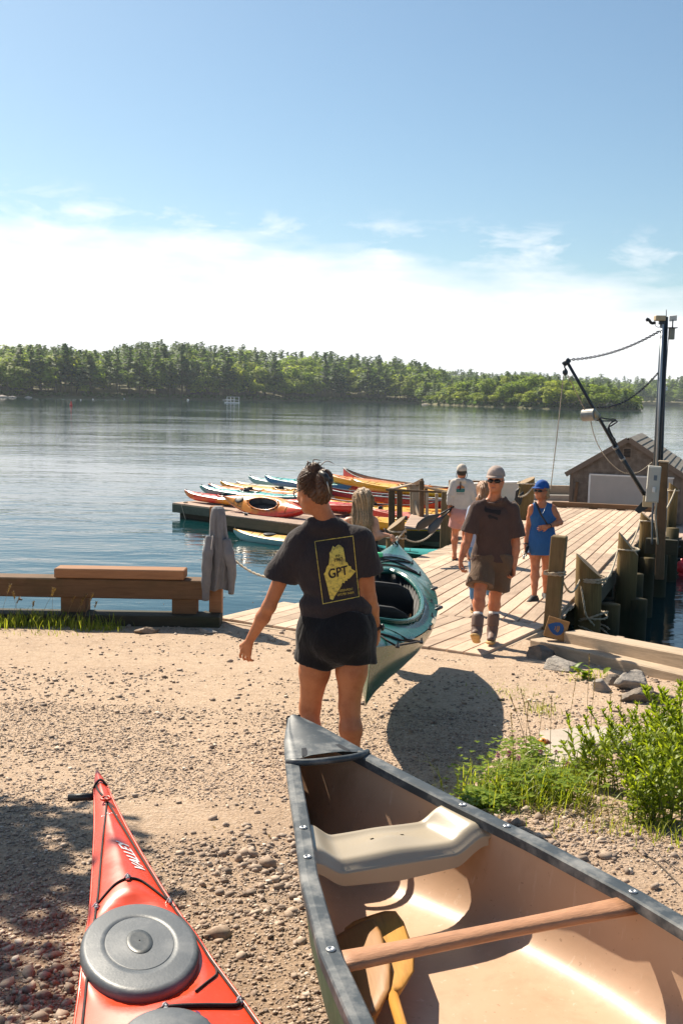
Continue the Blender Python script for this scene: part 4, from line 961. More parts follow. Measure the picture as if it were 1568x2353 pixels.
for y_ in (-5, 5):
    bx('frame_rail', M_WHITE, rf, (28 * k, .8 * k, .8 * k), p + [2.5 * k, y_ * k, 14 * k], bev=.01); bx('frame_rail', M_WHITE, rf, (28 * k, .7 * k, .7 * k), p + [2.5 * k, y_ * k, 7 * k], bev=.01)
bx('roof_deck', M_WHITE, rf, (22 * k, 10 * k, .8 * k), p + [-4 * k, 0, 8 * k], bev=.01)
bt = thing('moored_boat', 'low white and red boat drawn up at the far bank by the clearing', 'boat', atz(288, 915, WATER)); p = atz(288, 914.5, WATER); k = p[1] / FPX
rings = [[(p[0] + x_ * k, p[1] + s_ * b_ * k, p[2] + z_ * k) for s_, z_ in ((-1, 4 + r_), (-.6, 0), (.6, 0), (1, 4 + r_))] for x_, b_, r_ in ((-12, .3, 3), (-6, 3, 1), (2, 4, 0), (11, 3.5, 0))]
obj('hull', *loft(rings, closed=False, cap=True), M_WHITE, bt, False); bx('cabin', M_WHITE, bt, (9 * k, 4 * k, 4 * k), p + [2 * k, 0, 6 * k], bev=.05); obj('mast', *tube_geo([p + [-8 * k, 0, 3 * k], p + [-8 * k, 0, 44 * k]], .35 * k, 5), M_STEEL, bt)
r_ = np.random.default_rng(3)
for px, s_, lab in ((5, 9, 'pale flat ledge rock at the far left waterline'), (28, 7, 'pale rounded rock beside the ledge on the far left shore'), (66, 6, 'low grey rock on the far left shore'), (520, 6, 'low pale rock at the far waterline behind the raft'), (975, 5, 'pale rock at the waterline where the far shore bends')):
    p = atz(px, np.interp(px, [0, 403, 806, 1210], [912, 917, 923, 938]) + 1, WATER); k = p[1] / FPX; v = ICO_V * (1 + r_.uniform(-.2, .2, (12, 1))) * np.array([s_ * 1.8 * k, s_ * k, s_ * .7 * k]) + p
    L(obj('shore_rock', v, [tuple(q) for q in ICO_F], mat('pale_ledge', (.42, .36, .30), .9, .2, 1), None, False), lab, 'rock', 'rocks on the far shore')
ch = thing('far_house', 'tiny white house among the hazy trees at the far right shore', 'house', aty(1529, 895, 905)); p = aty(1529, 893, 905); k = 905 / FPX
bx('wall', M_WHITE, ch, (5 * k, 4 * k, 7 * k), p, bev=.02); v = [(-3 * k, -2.4 * k, 3.5 * k), (3 * k, -2.4 * k, 3.5 * k), (0, -2.4 * k, 7 * k), (-3 * k, 2.4 * k, 3.5 * k), (3 * k, 2.4 * k, 3.5 * k), (0, 2.4 * k, 7 * k)]
obj('roof', [tuple(np.array(q) + p) for q in v], [(0, 1, 2), (5, 4, 3), (0, 2, 5, 3), (1, 4, 5, 2), (0, 3, 4, 1)], M_ROOF, ch, False); bx('window', M_BLACK, ch, (1.4 * k, .3 * k, 2 * k), p + [0, -2.1 * k, 0])

# ================================================================== BOATS
def plastic(name, col, rough=.28, scr=.25, var=.05, coat=.25, scc=None):
    m = NT(name); v = m.coord(); c = m.ramp(m.noise(v, 3, 5), [(.3, sc3(col, 1 - var * 2)), (.7, sc3(col, 1 + var))])
    s_ = m.noise(m.coord((5, 60, 40)), 3, 4, .7); sm = m.ramp(s_, [(.60, 0.0), (.72, 1.0)]); c = m.mixc(m.math('MULTIPLY', sm, scr), c, scc or sc3(tuple(min(1, x + .25) for x in col), 1))
    m.set(Base_Color=c, Roughness=m.ramp(m.noise(v, 8, 4), [(.3, rough * .8), (.7, rough * 1.5)]), Coat_Weight=coat, Coat_Roughness=.15); m.bump(m.noise(v, 160, 3), .05, .002); return m.m
M_REDK = plastic('red_kayak_gelcoat', (.76, .052, .010), .32, .30, .07, .12)
M_REDK2 = M_REDK
M_CORD = mat('black_deck_cord', (.022, .014, .014), .8, .3, 60, .4, 300)
M_HATCH = mat('grey_hatch_rubber', (.085, .095, .105), .46, .18, 5, .12, 140, dirt=(.27, .265, .255), dscale=5, damt=.55)
M_METAL = mat('stainless_fitting', (.55, .54, .52), .3, .1, 20, 0, metallic=.8)
M_WPRINT = mat('white_print', (.80, .80, .80), .5, .03)
M_INK = mat('purple_marker_ink', (.10, .02, .10), .6, .1)

# ---- red sea kayak, lower left: s runs from the tip towards the viewer
RT = np.array([-.912, 3.78, 0]); RA = np.array([.3235, -.9462, 0]); RP = np.array([.9462, .3235, 0])
ks = [-.03, 0, .04, .12, .25, .45, .68, .92, 1.16, 1.36, 1.55, 1.75, 2.1, 2.6, 3.2]; kw = [.004, .010, .016, .024, .034, .053, .079, .107, .142, .172, .203, .232, .262, .285, .27]
ksheer = [.188, .186, .184, .178, .170, .160, .153, .150, .150, .152, .155, .158, .165, .17, .17]
kkeel = [.165, .13, .09, .03, -.02, -.075, -.11, -.125, -.125, -.12, -.11, -.10, -.10, -.09, -.05]
kcrown = [.004, .006, .010, .016, .024, .034, .042, .047, .050, .053, .056, .060, .065, .07, .07]
HS, HA, HBm = 1.29, .235, .146
def kpt(s, q):           # deck point, q in -1..1
    w_ = np.interp(s, ks, kw); z = np.interp(s, ks, ksheer) + np.interp(s, ks, kcrown) * (1 - abs(q) ** 1.6)
    d = np.sqrt(((s - HS) / (HA * 1.16)) ** 2 + ((q * w_ + .015) / (HBm * 1.13)) ** 2)
    rec = np.interp(s, ks, ksheer) + .018
    z = z + (rec - z) * float(sstep(1.12, .9, d)) * 1.0
    return RT + RA * s + RP * (q * w_) + np.array([0, 0, z])
ss = np.concatenate([np.linspace(-.03, .3, 10), np.linspace(.36, 1.9, 70), np.linspace(1.95, 3.2, 14)]); qq = np.linspace(-1, 1, 41)
red = thing('red_kayak', 'long red sea kayak with white lettering and grey oval hatch on the gravel', 'kayak', RT + RA * 1.6)
v = [kpt(s, q) for s in ss for q in qq]; nq = len(qq); f = [(i * nq + k, i * nq + k + 1, (i + 1) * nq + k + 1, (i + 1) * nq + k) for i in range(len(ss) - 1) for k in range(nq - 1)]
obj('deck', v, f, M_REDK, red)
rings = []
for s in ss[::2]:
    w_, zs_, zk = np.interp(s, ks, kw), np.interp(s, ks, ksheer), np.interp(s, ks, kkeel); r = []
    for a in np.linspace(-1, 1, 17):
        x_ = w_ * np.sign(a) * min(1, abs(a) ** .62 * 1.02); z_ = zk + (zs_ - zk) * abs(a) ** 1.7; r.append(RT + RA * s + RP * x_ + np.array([0, 0, z_]))
    rings.append(r)
v, f = loft(rings, closed=False, cap=False); obj('hull', v, [q[::-1] for q in f], M_REDK, red)
for sd in (-1, 1): obj('seam', *tube_geo([kpt(s, sd) + np.array([0, 0, -.002]) for s in ss[4::2]], .0045, 6), M_REDK, red)
def kd(s, q, dz=.004): return kpt(s, q) + np.array([0, 0, dz])
# oval hatch: domed lid with a lip and a centre badge
def oval(ca, cb, a_, b_, n=48): return [(ca + a_ * cos(t), cb + b_ * sin(t)) for t in np.linspace(0, 2 * pi, n, endpoint=False)]
zb0 = np.interp(HS, ks, ksheer)
def ovring(a_, b_, z, off=-.015, cs_=HS): return [RT + RA * s + RP * q + np.array([0, 0, z + .010 * (s - HS)]) for s, q in oval(cs_, off, a_, b_)]
prof = [(1.03, .006), (1.045, .018), (1.045, .030), (1.025, .040), (.985, .0455), (.95, .047), (.94, .0472), (.70, .0495), (.615, .0500), (.61, .0485), (.605, .0485), (.60, .0502), (.59, .0502), (.3, .052), (.05, .053)]
v, f = loft([ovring(HA * .96 * k, HBm * k, zb0 + z) for k, z in prof], cap=False); hh = obj('hatch_cover', v, [q for q in f], M_HATCH, red)
v, f = loft([ovring(.062, .034, zb0 + .0532), ovring(.058, .031, zb0 + .0552), ovring(.045, .022, zb0 + .0545), ovring(.003, .002, zb0 + .0552)], cap=False); obj('hatch_badge', v, f, mat('hatch_badge_rubber', (.035, .04, .042), .4, .2, 40), hh)
# second round hatch at the frame edge
prof2 = [(1.0, .02), (1.03, .04), (.99, .055), (.9, .060), (.5, .066), (.05, .068)]
cs2 = 1.775; zb2 = np.interp(cs2, ks, ksheer) + .028
v, f = loft([[RT + RA * s + RP * q + np.array([0, 0, zb2 + z]) for s, q in oval(cs2, -.02, .115 * k, .105 * k)] for k, z in prof2], cap=False); obj('round_hatch_cover', v, f, M_HATCH, red)
# deck lines and their fittings
def dl(name, pts, r=.0036, n=30, mt=None): 
    sp_ = spline([(s, q, 0) for s, q in pts], n); return obj(name, *tube_geo([kd(s, q, r * .9) for s, q, _ in sp_], r, 6), mt or M_CORD, red)
dl('deck_line', [(.30, .05), (.50, -.45), (.72, -.70), (1.0, -.84)]); dl('deck_line', [(1.0, -.84), (1.3, -.90), (1.6, -.90), (2.0, -.88)])
dl('deck_line', [(.30, .1), (.52, .60), (.80, .84), (1.0, .90)]); dl('deck_line', [(1.0, .90), (1.25, .93), (1.6, .95), (2.0, .95)])
dl('cross_cord', [(.98, -.80), (.93, -.4), (.915, -.02)]); dl('cross_cord', [(.915, .02), (.93, .4), (1.02, .88)])
dl('cross_cord', [(1.70, -.88), (1.66, -.4), (1.625, -.02)], .0055); dl('cross_cord', [(1.625, .02), (1.62, .4), (1.60, .80), (1.57, .93)], .0055)
dl('cross_cord', [(1.55, .42), (1.50, .62), (1.44, .86), (1.40, .93)], .003)
def fitting(s, q, mt=M_METAL, sz=.012): p = kd(s, q, .006); b = MB(); b.box((sz * 2.4, sz, sz * .9), p, np.array([RA, RP, [0, 0, 1]]).T, .003); b.tube([p + RP * sz * .8 + RA * .001, p + np.array([0, 0, sz]), p - RP * sz * .8], .0025, 5); return b.build('fitting', mt, red, False)
for s, q in ((1.0, -.84), (.915, 0), (1.02, .90), (1.625, 0), (1.57, .93), (.30, .06)): fitting(s, q, M_METAL)
obj('eyelet', *tube_geo([kd(.30, 0, .012) + RA * .016 * cos(a) + RP * .016 * sin(a) for a in np.linspace(0, 2 * pi, 14)], .005, 6), M_REDK, red)
# carrying toggle at the tip
lp = spline([kd(.125, .9, .004), kd(.105, 0, .008), kd(.12, -1.0, .004), kd(.15, -1.25, -.02)], 20); obj('toggle_loop', *tube_geo(lp, .0045, 6), M_CORD, red)
dl('toggle_loop', [(.13, -.7), (.2, -.4), (.28, .02)], .004)
tg0 = kd(.16, -1.0, -.015) + np.array([0.005, 0, 0]); obj('toggle', *tube_geo([tg0, tg0 - RP * .05 - RA * .02 + [0, 0, -.004], tg0 - RP * .095 - RA * .035 + [0, 0, -.008]], [.013, .014, .0135], 12), M_BLACK, red)
# lettering laid on the deck
def drape(me, fn, name, mt, par, cell=.02):
    "cut a flat letter mesh into small cells, then lay it on a surface"
    bm_ = bmesh.new(); bm_.from_mesh(me); xs_ = [p.co.x for p in bm_.verts]; ys_ = [p.co.y for p in bm_.verts]
    for lo, hi, ax in ((min(xs_), max(xs_), 0), (min(ys_), max(ys_), 1)):
        for c_ in np.arange(lo + cell, hi, cell):
            co = [0, 0, 0]; co[ax] = c_; no = [0, 0, 0]; no[ax] = 1; bmesh.ops.bisect_plane(bm_, geom=bm_.verts[:] + bm_.edges[:] + bm_.faces[:], plane_co=co, plane_no=no)
    for p in bm_.verts:
        q = fn(p.co.x, p.co.y)
        if q is None: q = (0, 0, -50)
        p.co = Vector([float(k) for k in q])
    bmesh.ops.delete(bm_, geom=[p for p in bm_.verts if p.co.z < -40], context='VERTS')
    out = bpy.data.meshes.new(name); bm_.to_mesh(out); bm_.free(); return put(name, out, mt, par)
tm = text_mesh('VALLEY', .060, 0, .25, 1.0)
for k_ in tm.vertices: pass; 
def vmap(x, y):          # letters read along the boat, their tops to the tip side
    s = .745 - x * .96 ; q = .036 + (s - .745) * .19 - y * .80
    return kd(s, q / np.interp(s, ks, kw), .0022)
drape(tm, vmap, 'lettering', M_WPRINT, red, .01)
for dd_ in (.0018, -.0018):
    drape(text_mesh('VALLEY', .060, 0, .25, 1.0), lambda x, y, d_=dd_: vmap(x + d_, y + abs(d_)) , 'lettering', M_WPRINT, red, .01)
for k in range(7): 
    s_, q_ = .40 + .01 * (k % 2), -.55 + .17 * k; v = [kd(s_ + a, q_ + b_, .002) for a, b_ in ((0, 0), (.006, .02), (.008, .11), (.001, .09))]; obj('worn_mark', v, [(0, 1, 2, 3)], M_WPRINT, red)
tm = text_mesh('ccet', .085, 0, .3, 1.0)
drape(tm, lambda x, y: kd(1.70 - x * .75 + y * .25, (.072 - x * .30 - y * .95) / np.interp(1.68, ks, kw), .0022), 'handwriting', M_INK, red, .012)

# ---- tan and green canoe, lower right
CT = np.array([-.17, 3.98, 0]); CA = np.array([.368, -.9298, 0]); CP = np.array([-.9298, -.368, 0]) * -1     # CP points to the viewer's right
cS = [0, .04, .12, .33, .60, .85, 1.2, 1.57, 1.9, 2.4, 2.9, 3.3, 3.8, 4.2, 4.5, 4.66, 4.7]; cW = [.012, .03, .065, .130, .205, .272, .372, .452, .492, .505, .49, .46, .38, .28, .16, .05, .012]
cG = [.345, .342, .335, .318, .307, .302, .298, .296, .296, .296, .298, .30, .32, .34, .37, .40, .41]
cK = [.10, .02, -.03, -.075, -.070, -.055, -.030, -.012, -.004, .0, .0, .0, .005, .02, .06, .17, .3]
def cpt(s, a, off=0.0):
    w_ = np.interp(s, cS, cW) - off; g_ = np.interp(s, cS, cG); k_ = np.interp(s, cS, cK) + off; w_ = max(w_, .002)
    full = float(sstep(.1, 1.5, s) * sstep(4.7, 3.3, s)); p_ = 1.15 - .55 * full; e_ = 1.6 + 2.6 * full
    x = w_ * np.sign(a) * abs(a) ** p_ ; x = w_ * np.sign(a) * (1 - (1 - abs(a)) ** (1 + 1.3 * full)); z = k_ + (g_ - k_) * abs(a) ** e_
    return CT + CA * s + CP * x + np.array([0, 0, z])
canoe = thing('canoe', 'open canoe with tan inside, dark worn gunwales and a moulded seat, nearest the viewer', 'canoe', CT + CA * 2.3 + [0, 0, -.06])
M_TANH = NT('tan_hull_lining'); m = M_TANH; v = m.coord(); 
c = m.ramp(m.noise(v, 2.5, 5), [(.3, (.50, .325, .21)), (.7, (.58, .385, .26))]); sc_ = m.ramp(m.noise(m.coord((18, 18, 1.6), (0, 0, 0)), 2.2, 6, .65, .3), [(.60, 0.0), (.72, 1.0)]); c = m.mixc(m.math('MULTIPLY', sc_, .6), c, (.70, .55, .43)); gr_ = m.ramp(m.noise(v, 3.2, 7, .68, .4), [(.52, 0.0), (.70, 1.0)]); c = m.mixc(m.math('MULTIPLY', gr_, .42), c, (.30, .19, .115)); sp2 = m.ramp(m.noise(v, 60, 2), [(.70, 0.0), (.74, 1.0)]); c = m.mixc(m.math('MULTIPLY', sp2, .5), c, (.25, .14, .08))
m.set(Base_Color=c, Roughness=.42); m.b.inputs['Specular IOR Level'].default_value = .45; m.bump(m.noise(v, 25, 4), .06, .01); M_TANH = m.m
M_GREENH = plastic('canoe_green_hull', (.02, .075, .035), .4, .5, .1, .1, (.25, .28, .2))
M_GUN = mat('worn_black_vinyl', (.040, .052, .062), .5, .3, 9, .15, 60, dirt=(.26, .255, .24), dscale=9, damt=.8)
sss = np.concatenate([np.linspace(.012, .3, 12), np.linspace(.36, 4.4, 64), np.linspace(4.45, 4.69, 8)]); aa = np.linspace(-1, 1, 33)
v, f = loft([[cpt(s, a) for a in aa] for s in sss], closed=False, cap=False); obj('hull', v, f, M_GREENH, canoe)
v, f = loft([[cpt(s, a, .010) for a in aa] for s in sss], closed=False, cap=False); obj('hull_lining', v, [q[::-1] for q in f], M_TANH, canoe)
def gun(sd):
    rr = []
    for s in sss[6:]:
        p = cpt(s, sd); o_ = CP * sd; up_ = np.array([0, 0, 1.0])
        rr.append([p + o_ * x + up_ * z for x, z in ((.018, -.030), (.021, .004), (.017, .010), (.0, .0115), (-.028, .0105), (-.033, .005), (-.032, -.024), (-.012, -.026), (-.012, -.010), (.002, -.010), (.002, -.030))])
    v, f = loft(rr); obj('gunwale', v, f, M_GUN, canoe, False)
gun(-1); gun(1)
# moulded end plate with a hand slot
def dpl(s, q, z): w_ = np.interp(s, cS, cW) + .016; return CT + CA * s + CP * q * w_ + np.array([0, 0, np.interp(s, cS, cG) + z])
rows = []
for s in (-.012, .0, .02, .06, .12, .2, .28, .335, .37): rows.append([dpl(max(s, 0), q, (.014 if abs(q) < .99 else -.02) + (.010 * (1 - q * q)) - (.004 if (abs(q) > .62 and abs(q) < .75) else 0)) + (CA * min(s, 0)) for q in (-1.02, -.98, -.74, -.66, -.4, 0, .4, .66, .74, .98, 1.02)])
v, f = loft(rows, closed=False, cap=False)
deckp = obj('end_plate', v, f, M_GUN, canoe)
v, f = [], []
nose = [[dpl(max(s, 0), q, z) + CA * min(s, 0) for q in (-1.05, 0, 1.05)] for s, z in ((-.012, .02), (-.02, -.02), (-.01, -.08), (.0, -.15))]
obj('end_cap', *loft(nose, closed=False, cap=False), M_GUN, canoe)
hp = [dpl(.375, q, .012 + .006 * (1 - q * q)) for q in np.linspace(-1, 1, 12)]; obj('carrying_handle', *tube_geo([p + CA * .055 * (1 - abs(q) ** 3) for p, q in zip(hp, np.linspace(-1, 1, 12))], .012, 10), M_GUN, canoe)
v = [dpl(.30, -.55, .022), dpl(.30, .55, .022), dpl(.365, .62, .020), dpl(.365, -.62, .020)]; obj('hand_slot', v, [(0, 1, 2, 3)], M_BLACK, deckp, False)
for sd in (-1, 1): obj('plate_step', *tube_geo([dpl(.385, sd * 1.0, .012), dpl(.385, sd * .72, .018)], .006, 6), M_GUN, canoe)
# seat: one moulded bucket between the gunwales
SE0, SE1 = .80, 1.03
M_SEAT = mat('tan_seat_plastic', (.40, .335, .245), .34, .05, 4, .05, 120, coat=.1)
def seat_pt(u, q):
    s = SE0 + (SE1 - SE0) * u; w_ = np.interp(s, cS, cW) - .012; g_ = np.interp(s, cS, cG) - .012
    dip = .058 * float(sstep(.93, .60, abs(q))) * (1 - .15 * u); lip = -.030 * float(sstep(.82, 1.0, u)) - .035 * float(sstep(.14, 0, u)); cr = .014 * exp_(q * 3.2) * (1 - abs(2 * u - 1))
    return CT + CA * s + CP * q * w_ + np.array([0, 0, g_ - dip + lip + cr + .018 * float(sstep(.3, 0, u)) * float(sstep(.9, .6, abs(q)))])
def exp_(x): return math.exp(-x * x)
nu, nv = 22, 48; top = [seat_pt(i / (nu - 1), -1 + 2 * k / (nv - 1)) for i in range(nu) for k in range(nv)]
bot = [p - np.array([0, 0, .012]) for p in top]; hol = [(9, 19), (9, 28)]
fs = []
for i in range(nu - 1):
    for k in range(nv - 1):
        if (i, k) in hol: continue
        a = i * nv + k; fs.append((a, a + 1, a + nv + 1, a + nv)); fs.append((a + nu * nv + nv, a + nu * nv + nv + 1, a + nu * nv + 1, a + nu * nv))
for k in range(nv - 1): fs.append((k, nu * nv + k, nu * nv + k + 1, k + 1)); a = (nu - 1) * nv + k; fs.append((a + 1, nu * nv + a + 1, nu * nv + a, a))
obj('seat', top + bot, fs, M_SEAT, canoe)
# near-side flange of the seat
v = []; 
for q in np.linspace(-.97, .97, 40): p = seat_pt(1.0, q); v += [p + CA * .002, p - np.array([0, 0, .05 - .02 * abs(q)]) + CA * .004]
obj('seat_flange', v, [(2 * i, 2 * i + 1, 2 * i + 3, 2 * i + 2) for i in range(39)], M_SEAT, canoe)
# wooden thwart and a second one farther back, with the gunwale bolts
W_THW = wood('thwart_ash', (.44, .225, .125), .6, .8, .05, .5, None, .4, .5, grow=(3, 16, 16))
def thwart(s):
    w_ = np.interp(s, cS, cW) - .014; z = np.interp(s, cS, cG) - .026; rr = []
    for q in np.linspace(-1, 1, 17):
        hw = .026 + .012 * abs(q) ** 2; rr.append([CT + CA * (s + x * hw) + CP * q * w_ + np.array([0, 0, z + y * .0125]) for x, y in ((-1, -.5), (-.8, -1), (.8, -1), (1, -.5), (1, .5), (.8, 1), (-.8, 1), (-1, .5))])
    v, f = loft(rr); Ml = Matrix((tuple(CP) + (0,), tuple(CA) + (0,), (0, 0, 1, 0), (0, 0, 0, 1))); bm4 = Matrix(((CP[0], CA[0], 0, 0), (CP[1], CA[1], 0, 0), (0, 0, 1, 0), (0, 0, 0, 1))); inv = bm4.inverted()
    obj('thwart', [tuple(inv @ Vector([float(k) for k in p])) for p in v], f, W_THW, canoe, True, bm4)
thwart(1.575); thwart(3.0)
for s, sds in ((.90, (-1, 1)), (1.09, (-1, 1)), (1.575, (-1, 1)), (2.15, (-1, 1))):
    for sd in sds:
        p = cpt(s, sd) - CP * sd * .008 + np.array([0, 0, .012]); v, f = lathe([(.011, -.002), (.0125, .001), (.011, .003), (.006, .004), (.0045, .0015), (.0005, .001)], 12); obj('bolt', [tuple(np.array(q) + p) for q in v], f, M_METAL, canoe)
# two wooden paddles lying along the canoe's left side
W_PAD = wood('varnished_paddle', (.52, .25, .055), .7, .8, .12, .3, None, .4, .08, grow=(1, 10, 10)); W_PAD2 = wood('dark_paddle_blade', (.34, .17, .06), .6, .8, .1, .35, None, .4, .1, grow=(1, 10, 10))
W_PAD3 = wood('brown_paddle_blade', (.50, .25, .06), .45, .8, .12, .3, (.52, .25, .06), .9, .08, grow=(2, 16, 10))
def paddle(lab, a, b, m1, m2, roll):
    a, b = np.array(a), np.array(b); L_ = np.linalg.norm(b - a); x = (b - a) / L_; y = np.cross([0, 0, 1], x); y /= np.linalg.norm(y); z = np.cross(x, y)
    y, z = y * cos(roll) + z * sin(roll), z * cos(roll) - y * sin(roll)
    Mb = Matrix(((x[0], y[0], z[0], a[0]), (x[1], y[1], z[1], a[1]), (x[2], y[2], z[2], a[2]), (0, 0, 0, 1)))
    t = thing('paddle', lab, 'paddle', a, 0, 'wooden paddles in the canoe'); rr = []
    bl = .46
    for q, w_, th in ((0, .055, .003), (.02, .082, .005), (.10, .094, .006), (.28, .094, .007), (.38, .075, .010), (.44, .035, .013), (bl, .018, .014)): rr.append([(q, w_ * cos(k), th * sin(k)) for k in np.linspace(0, 2 * pi, 16, endpoint=False)])
    obj('blade', *loft(rr), m2, t, True, Mb)
    obj('shaft', *tube_geo([(bl - .02, 0, 0), (bl + .3, 0, 0), (L_ - .09, 0, 0)], [.015, .0145, .0145], 12), m1, t, True, Mb)
    obj('grip', *loft([[(L_ - .10 + q, w_ * cos(k), th * sin(k)) for k in np.linspace(0, 2 * pi, 12, endpoint=False)] for q, w_, th in ((0, .015, .015), (.03, .026, .016), (.06, .036, .015), (.085, .03, .012), (.095, .01, .006))]), m1, t, True, Mb)
paddle('varnished wooden paddle with amber shaft lying in the canoe, blade under the thwart', atz(848, 2105, .05), lerp(atz(848, 2105, .05), atz(905, 2300, .075), 2.4), W_PAD, W_PAD3, .30)
pa_, pb_ = atz(800, 2135, .05), atz(848, 2340, .055)
paddle('darker wooden paddle tucked against the canoe side beneath the amber one', pa_, pb_ + (pb_ - pa_) * 1.3, W_PAD, W_PAD2, .5)

# ---- generic decked kayaks
def kayak_geo(Ln, Bm, H, cock=None, nx=56, ny=20, rise=.35, full=2.2, pit=.2, plumb=False):
    "local X along the boat, keel at z=0; returns deck verts/faces with a pit for the cockpit, and hull"
    X_ = np.linspace(-1, 1, nx) if not plumb else np.sign(np.linspace(-1, 1, nx)) * (1 - (1 - np.abs(np.linspace(-1, 1, nx))) ** 1.25); Q = np.linspace(-1, 1, ny)
    hb = lambda t: Bm / 2 * np.maximum(1 - np.abs(t) ** full, .012) ; sh = lambda t: H * (.62 + rise * np.abs(t) ** 2.6); kl = (lambda t: H * (-.10 * np.abs(t) ** 2 + .95 * np.abs(t) ** 60)) if plumb else (lambda t: H * (.05 * np.abs(t) ** 2 + .75 * np.abs(t) ** 9))
    dv, df, pm = [], [], []
    for t in X_:
        for q in Q:
            x, y = t * Ln / 2, q * hb(t); z = sh(t) + H * .30 * (1 - abs(q) ** 1.8) * (1 - .75 * abs(t) ** 1.5)
            dv.append([x, y, z])
    dv = np.array(dv)
    if cock:
        cx, ca, cb = cock; d = np.sqrt(((dv[:, 0] - cx) / ca) ** 2 + (dv[:, 1] / cb) ** 2); ins = d < 1.0; dv[ins, 2] -= np.minimum(pit, dv[ins, 2] - .03)
        near = (d < 1.35); dv[near & ~ins, 2] += .008
    for i in range(nx - 1):
        for k in range(ny - 1): df.append((i * ny + k, (i + 1) * ny + k, (i + 1) * ny + k + 1, i * ny + k + 1))
    pm = [1 if (cock and any(ins[j] for j in q)) else 0 for q in df]
    hr = []
    for t in X_[::2] if nx % 2 else X_:
        vv_ = float(abs(t) ** 3) if plumb else 0; hr.append([(t * Ln / 2, hb(t) * np.sign(a) * (1 - (1 - abs(a)) ** (1.9 - .8 * vv_)), kl(t) + (sh(t) - kl(t)) * abs(a) ** (2.4 - 1.3 * vv_)) for a in np.linspace(-1, 1, 13)])
    hv, hf = loft(hr, closed=False, cap=False)
    return dv, df, pm, hv, hf, (hb, sh)
def deck_h(Ln, Bm, H, hbsh, x, y):
    hb, sh = hbsh; t = 2 * x / Ln; q = min(1, abs(y) / max(hb(t), 1e-4)); rise = 0
    return sh(t) + H * .30 * (1 - q ** 1.8) * (1 - .75 * abs(t) ** 1.5)
def oval3(Ln, Bm, H, hs, cx, ca, cb, dz, n=36):
    return [(cx + ca * cos(a), cb * sin(a), deck_h(Ln, Bm, H, hs, cx + ca * cos(a), cb * sin(a)) + dz) for a in np.linspace(0, 2 * pi, n + 1)]
def make_kayak(label, loc, rz, Ln, Bm, H, mats_, cock, group=None, fine=False, basis=None, hatch=None, lines=True, seat=True, rim=None):
    t = thing('kayak', label, 'kayak', (0, 0, 0), 0, group)
    nx, ny = (140, 40) if fine else (46, 17)
    dv, df, pm, hv, hf, hs = kayak_geo(Ln, Bm, H, cock, nx, ny, plumb=fine)
    o = obj('deck', dv, df, mats_[0], t); o.data.materials.append(M_BLACK)
    if cock: o.data.polygons.foreach_set('material_index', pm)
    obj('hull', hv, hf, mats_[1], t)
    if cock:
        cx, ca, cb = cock; obj('coaming', *tube_geo(oval3(Ln, Bm, H, hs, cx, ca, cb, .016), .018 if not fine else .02, 6), rim or mats_[0], t)
        if seat:
            sx = cx - ca * .45; zf = max(.06, deck_h(Ln, Bm, H, hs, sx, 0) - .2)
            st = obj('seat_back', *loft([[(sx + .02 + dx, y * w_, z + zf) for dx, y in ((0, -1), (.03, -.7), (.03, .7), (0, 1), (-.03, .7), (-.03, -.7))] for z, w_ in ((.02, .17), (.16, .18), (.26, .13))]), M_BLACK, t, True)
    if lines:
        for sd in (-1, 1):
            for c0 in ((-.78, -.45), (.45, .80)):
                pts = [(x * Ln / 2, sd * hs[0](x) * .78) for x in np.linspace(*c0, 8)]; obj('deck_line', *tube_geo([(x, y, deck_h(Ln, Bm, H, hs, x, y) + .005) for x, y in pts], .005, 4), M_CORD, t)
        for x in (-.55, -.68, .58): 
            pts = [(x * Ln / 2, y * hs[0](x) * .78) for y in np.linspace(-1, 1, 7)]; obj('bungee', *tube_geo([(a, b_, deck_h(Ln, Bm, H, hs, a, b_) + .006) for a, b_ in pts], .005, 4), M_CORD, t)
    for hx, hr in (hatch or []):
        rr = [[(hx + hr * k * cos(a), hr * .85 * k * sin(a), deck_h(Ln, Bm, H, hs, hx, 0) - .01 + z) for a in np.linspace(0, 2 * pi, 20, endpoint=False)] for k, z in ((1.02, 0), (1.05, .018), (.95, .028), (.4, .032), (.05, .033))]
        obj('hatch_cover', *loft(rr, cap=False), M_BLACK, t)
    for sd in (-1, 1): obj('grab_handle', *tube_geo(spline([(sd * (Ln / 2 - .12), -.02, deck_h(Ln, Bm, H, hs, sd * (Ln / 2 - .12), 0)), (sd * (Ln / 2 - .05), 0, deck_h(Ln, Bm, H, hs, sd * (Ln / 2 - .05), 0) + .05), (sd * (Ln / 2 - .12), .02, deck_h(Ln, Bm, H, hs, sd * (Ln / 2 - .12), 0))], 7), .008, 4), M_BLACK, t)
    Bs = basis if basis is not None else Matrix.Translation(Vector([float(c) for c in loc])) @ Matrix.Rotation(rz, 4, 'Z')
    t.matrix_basis = Bs; WM[t.name] = Bs
    for ch in t.children: ch.matrix_parent_inverse = Matrix.Identity(4)
    return t
KP = {}
def kp(name, col, **k):
    if name not in KP: KP[name] = plastic('kayak_' + name, col, **k)
    return KP[name]
YEL, ORG, RED, TEAL, PALE, CREAM, BLUE, MAROON, LIME = (kp('yellow', (.72, .36, .012)), kp('orange', (.72, .20, .012)), kp('red', (.58, .028, .014)), kp('teal', (.05, .36, .34)), kp('pale_teal', (.32, .55, .52)), kp('cream', (.68, .60, .46)), kp('blue', (.03, .16, .36)), kp('maroon', (.28, .010, .025)), kp('lime', (.35, .55, .08)))
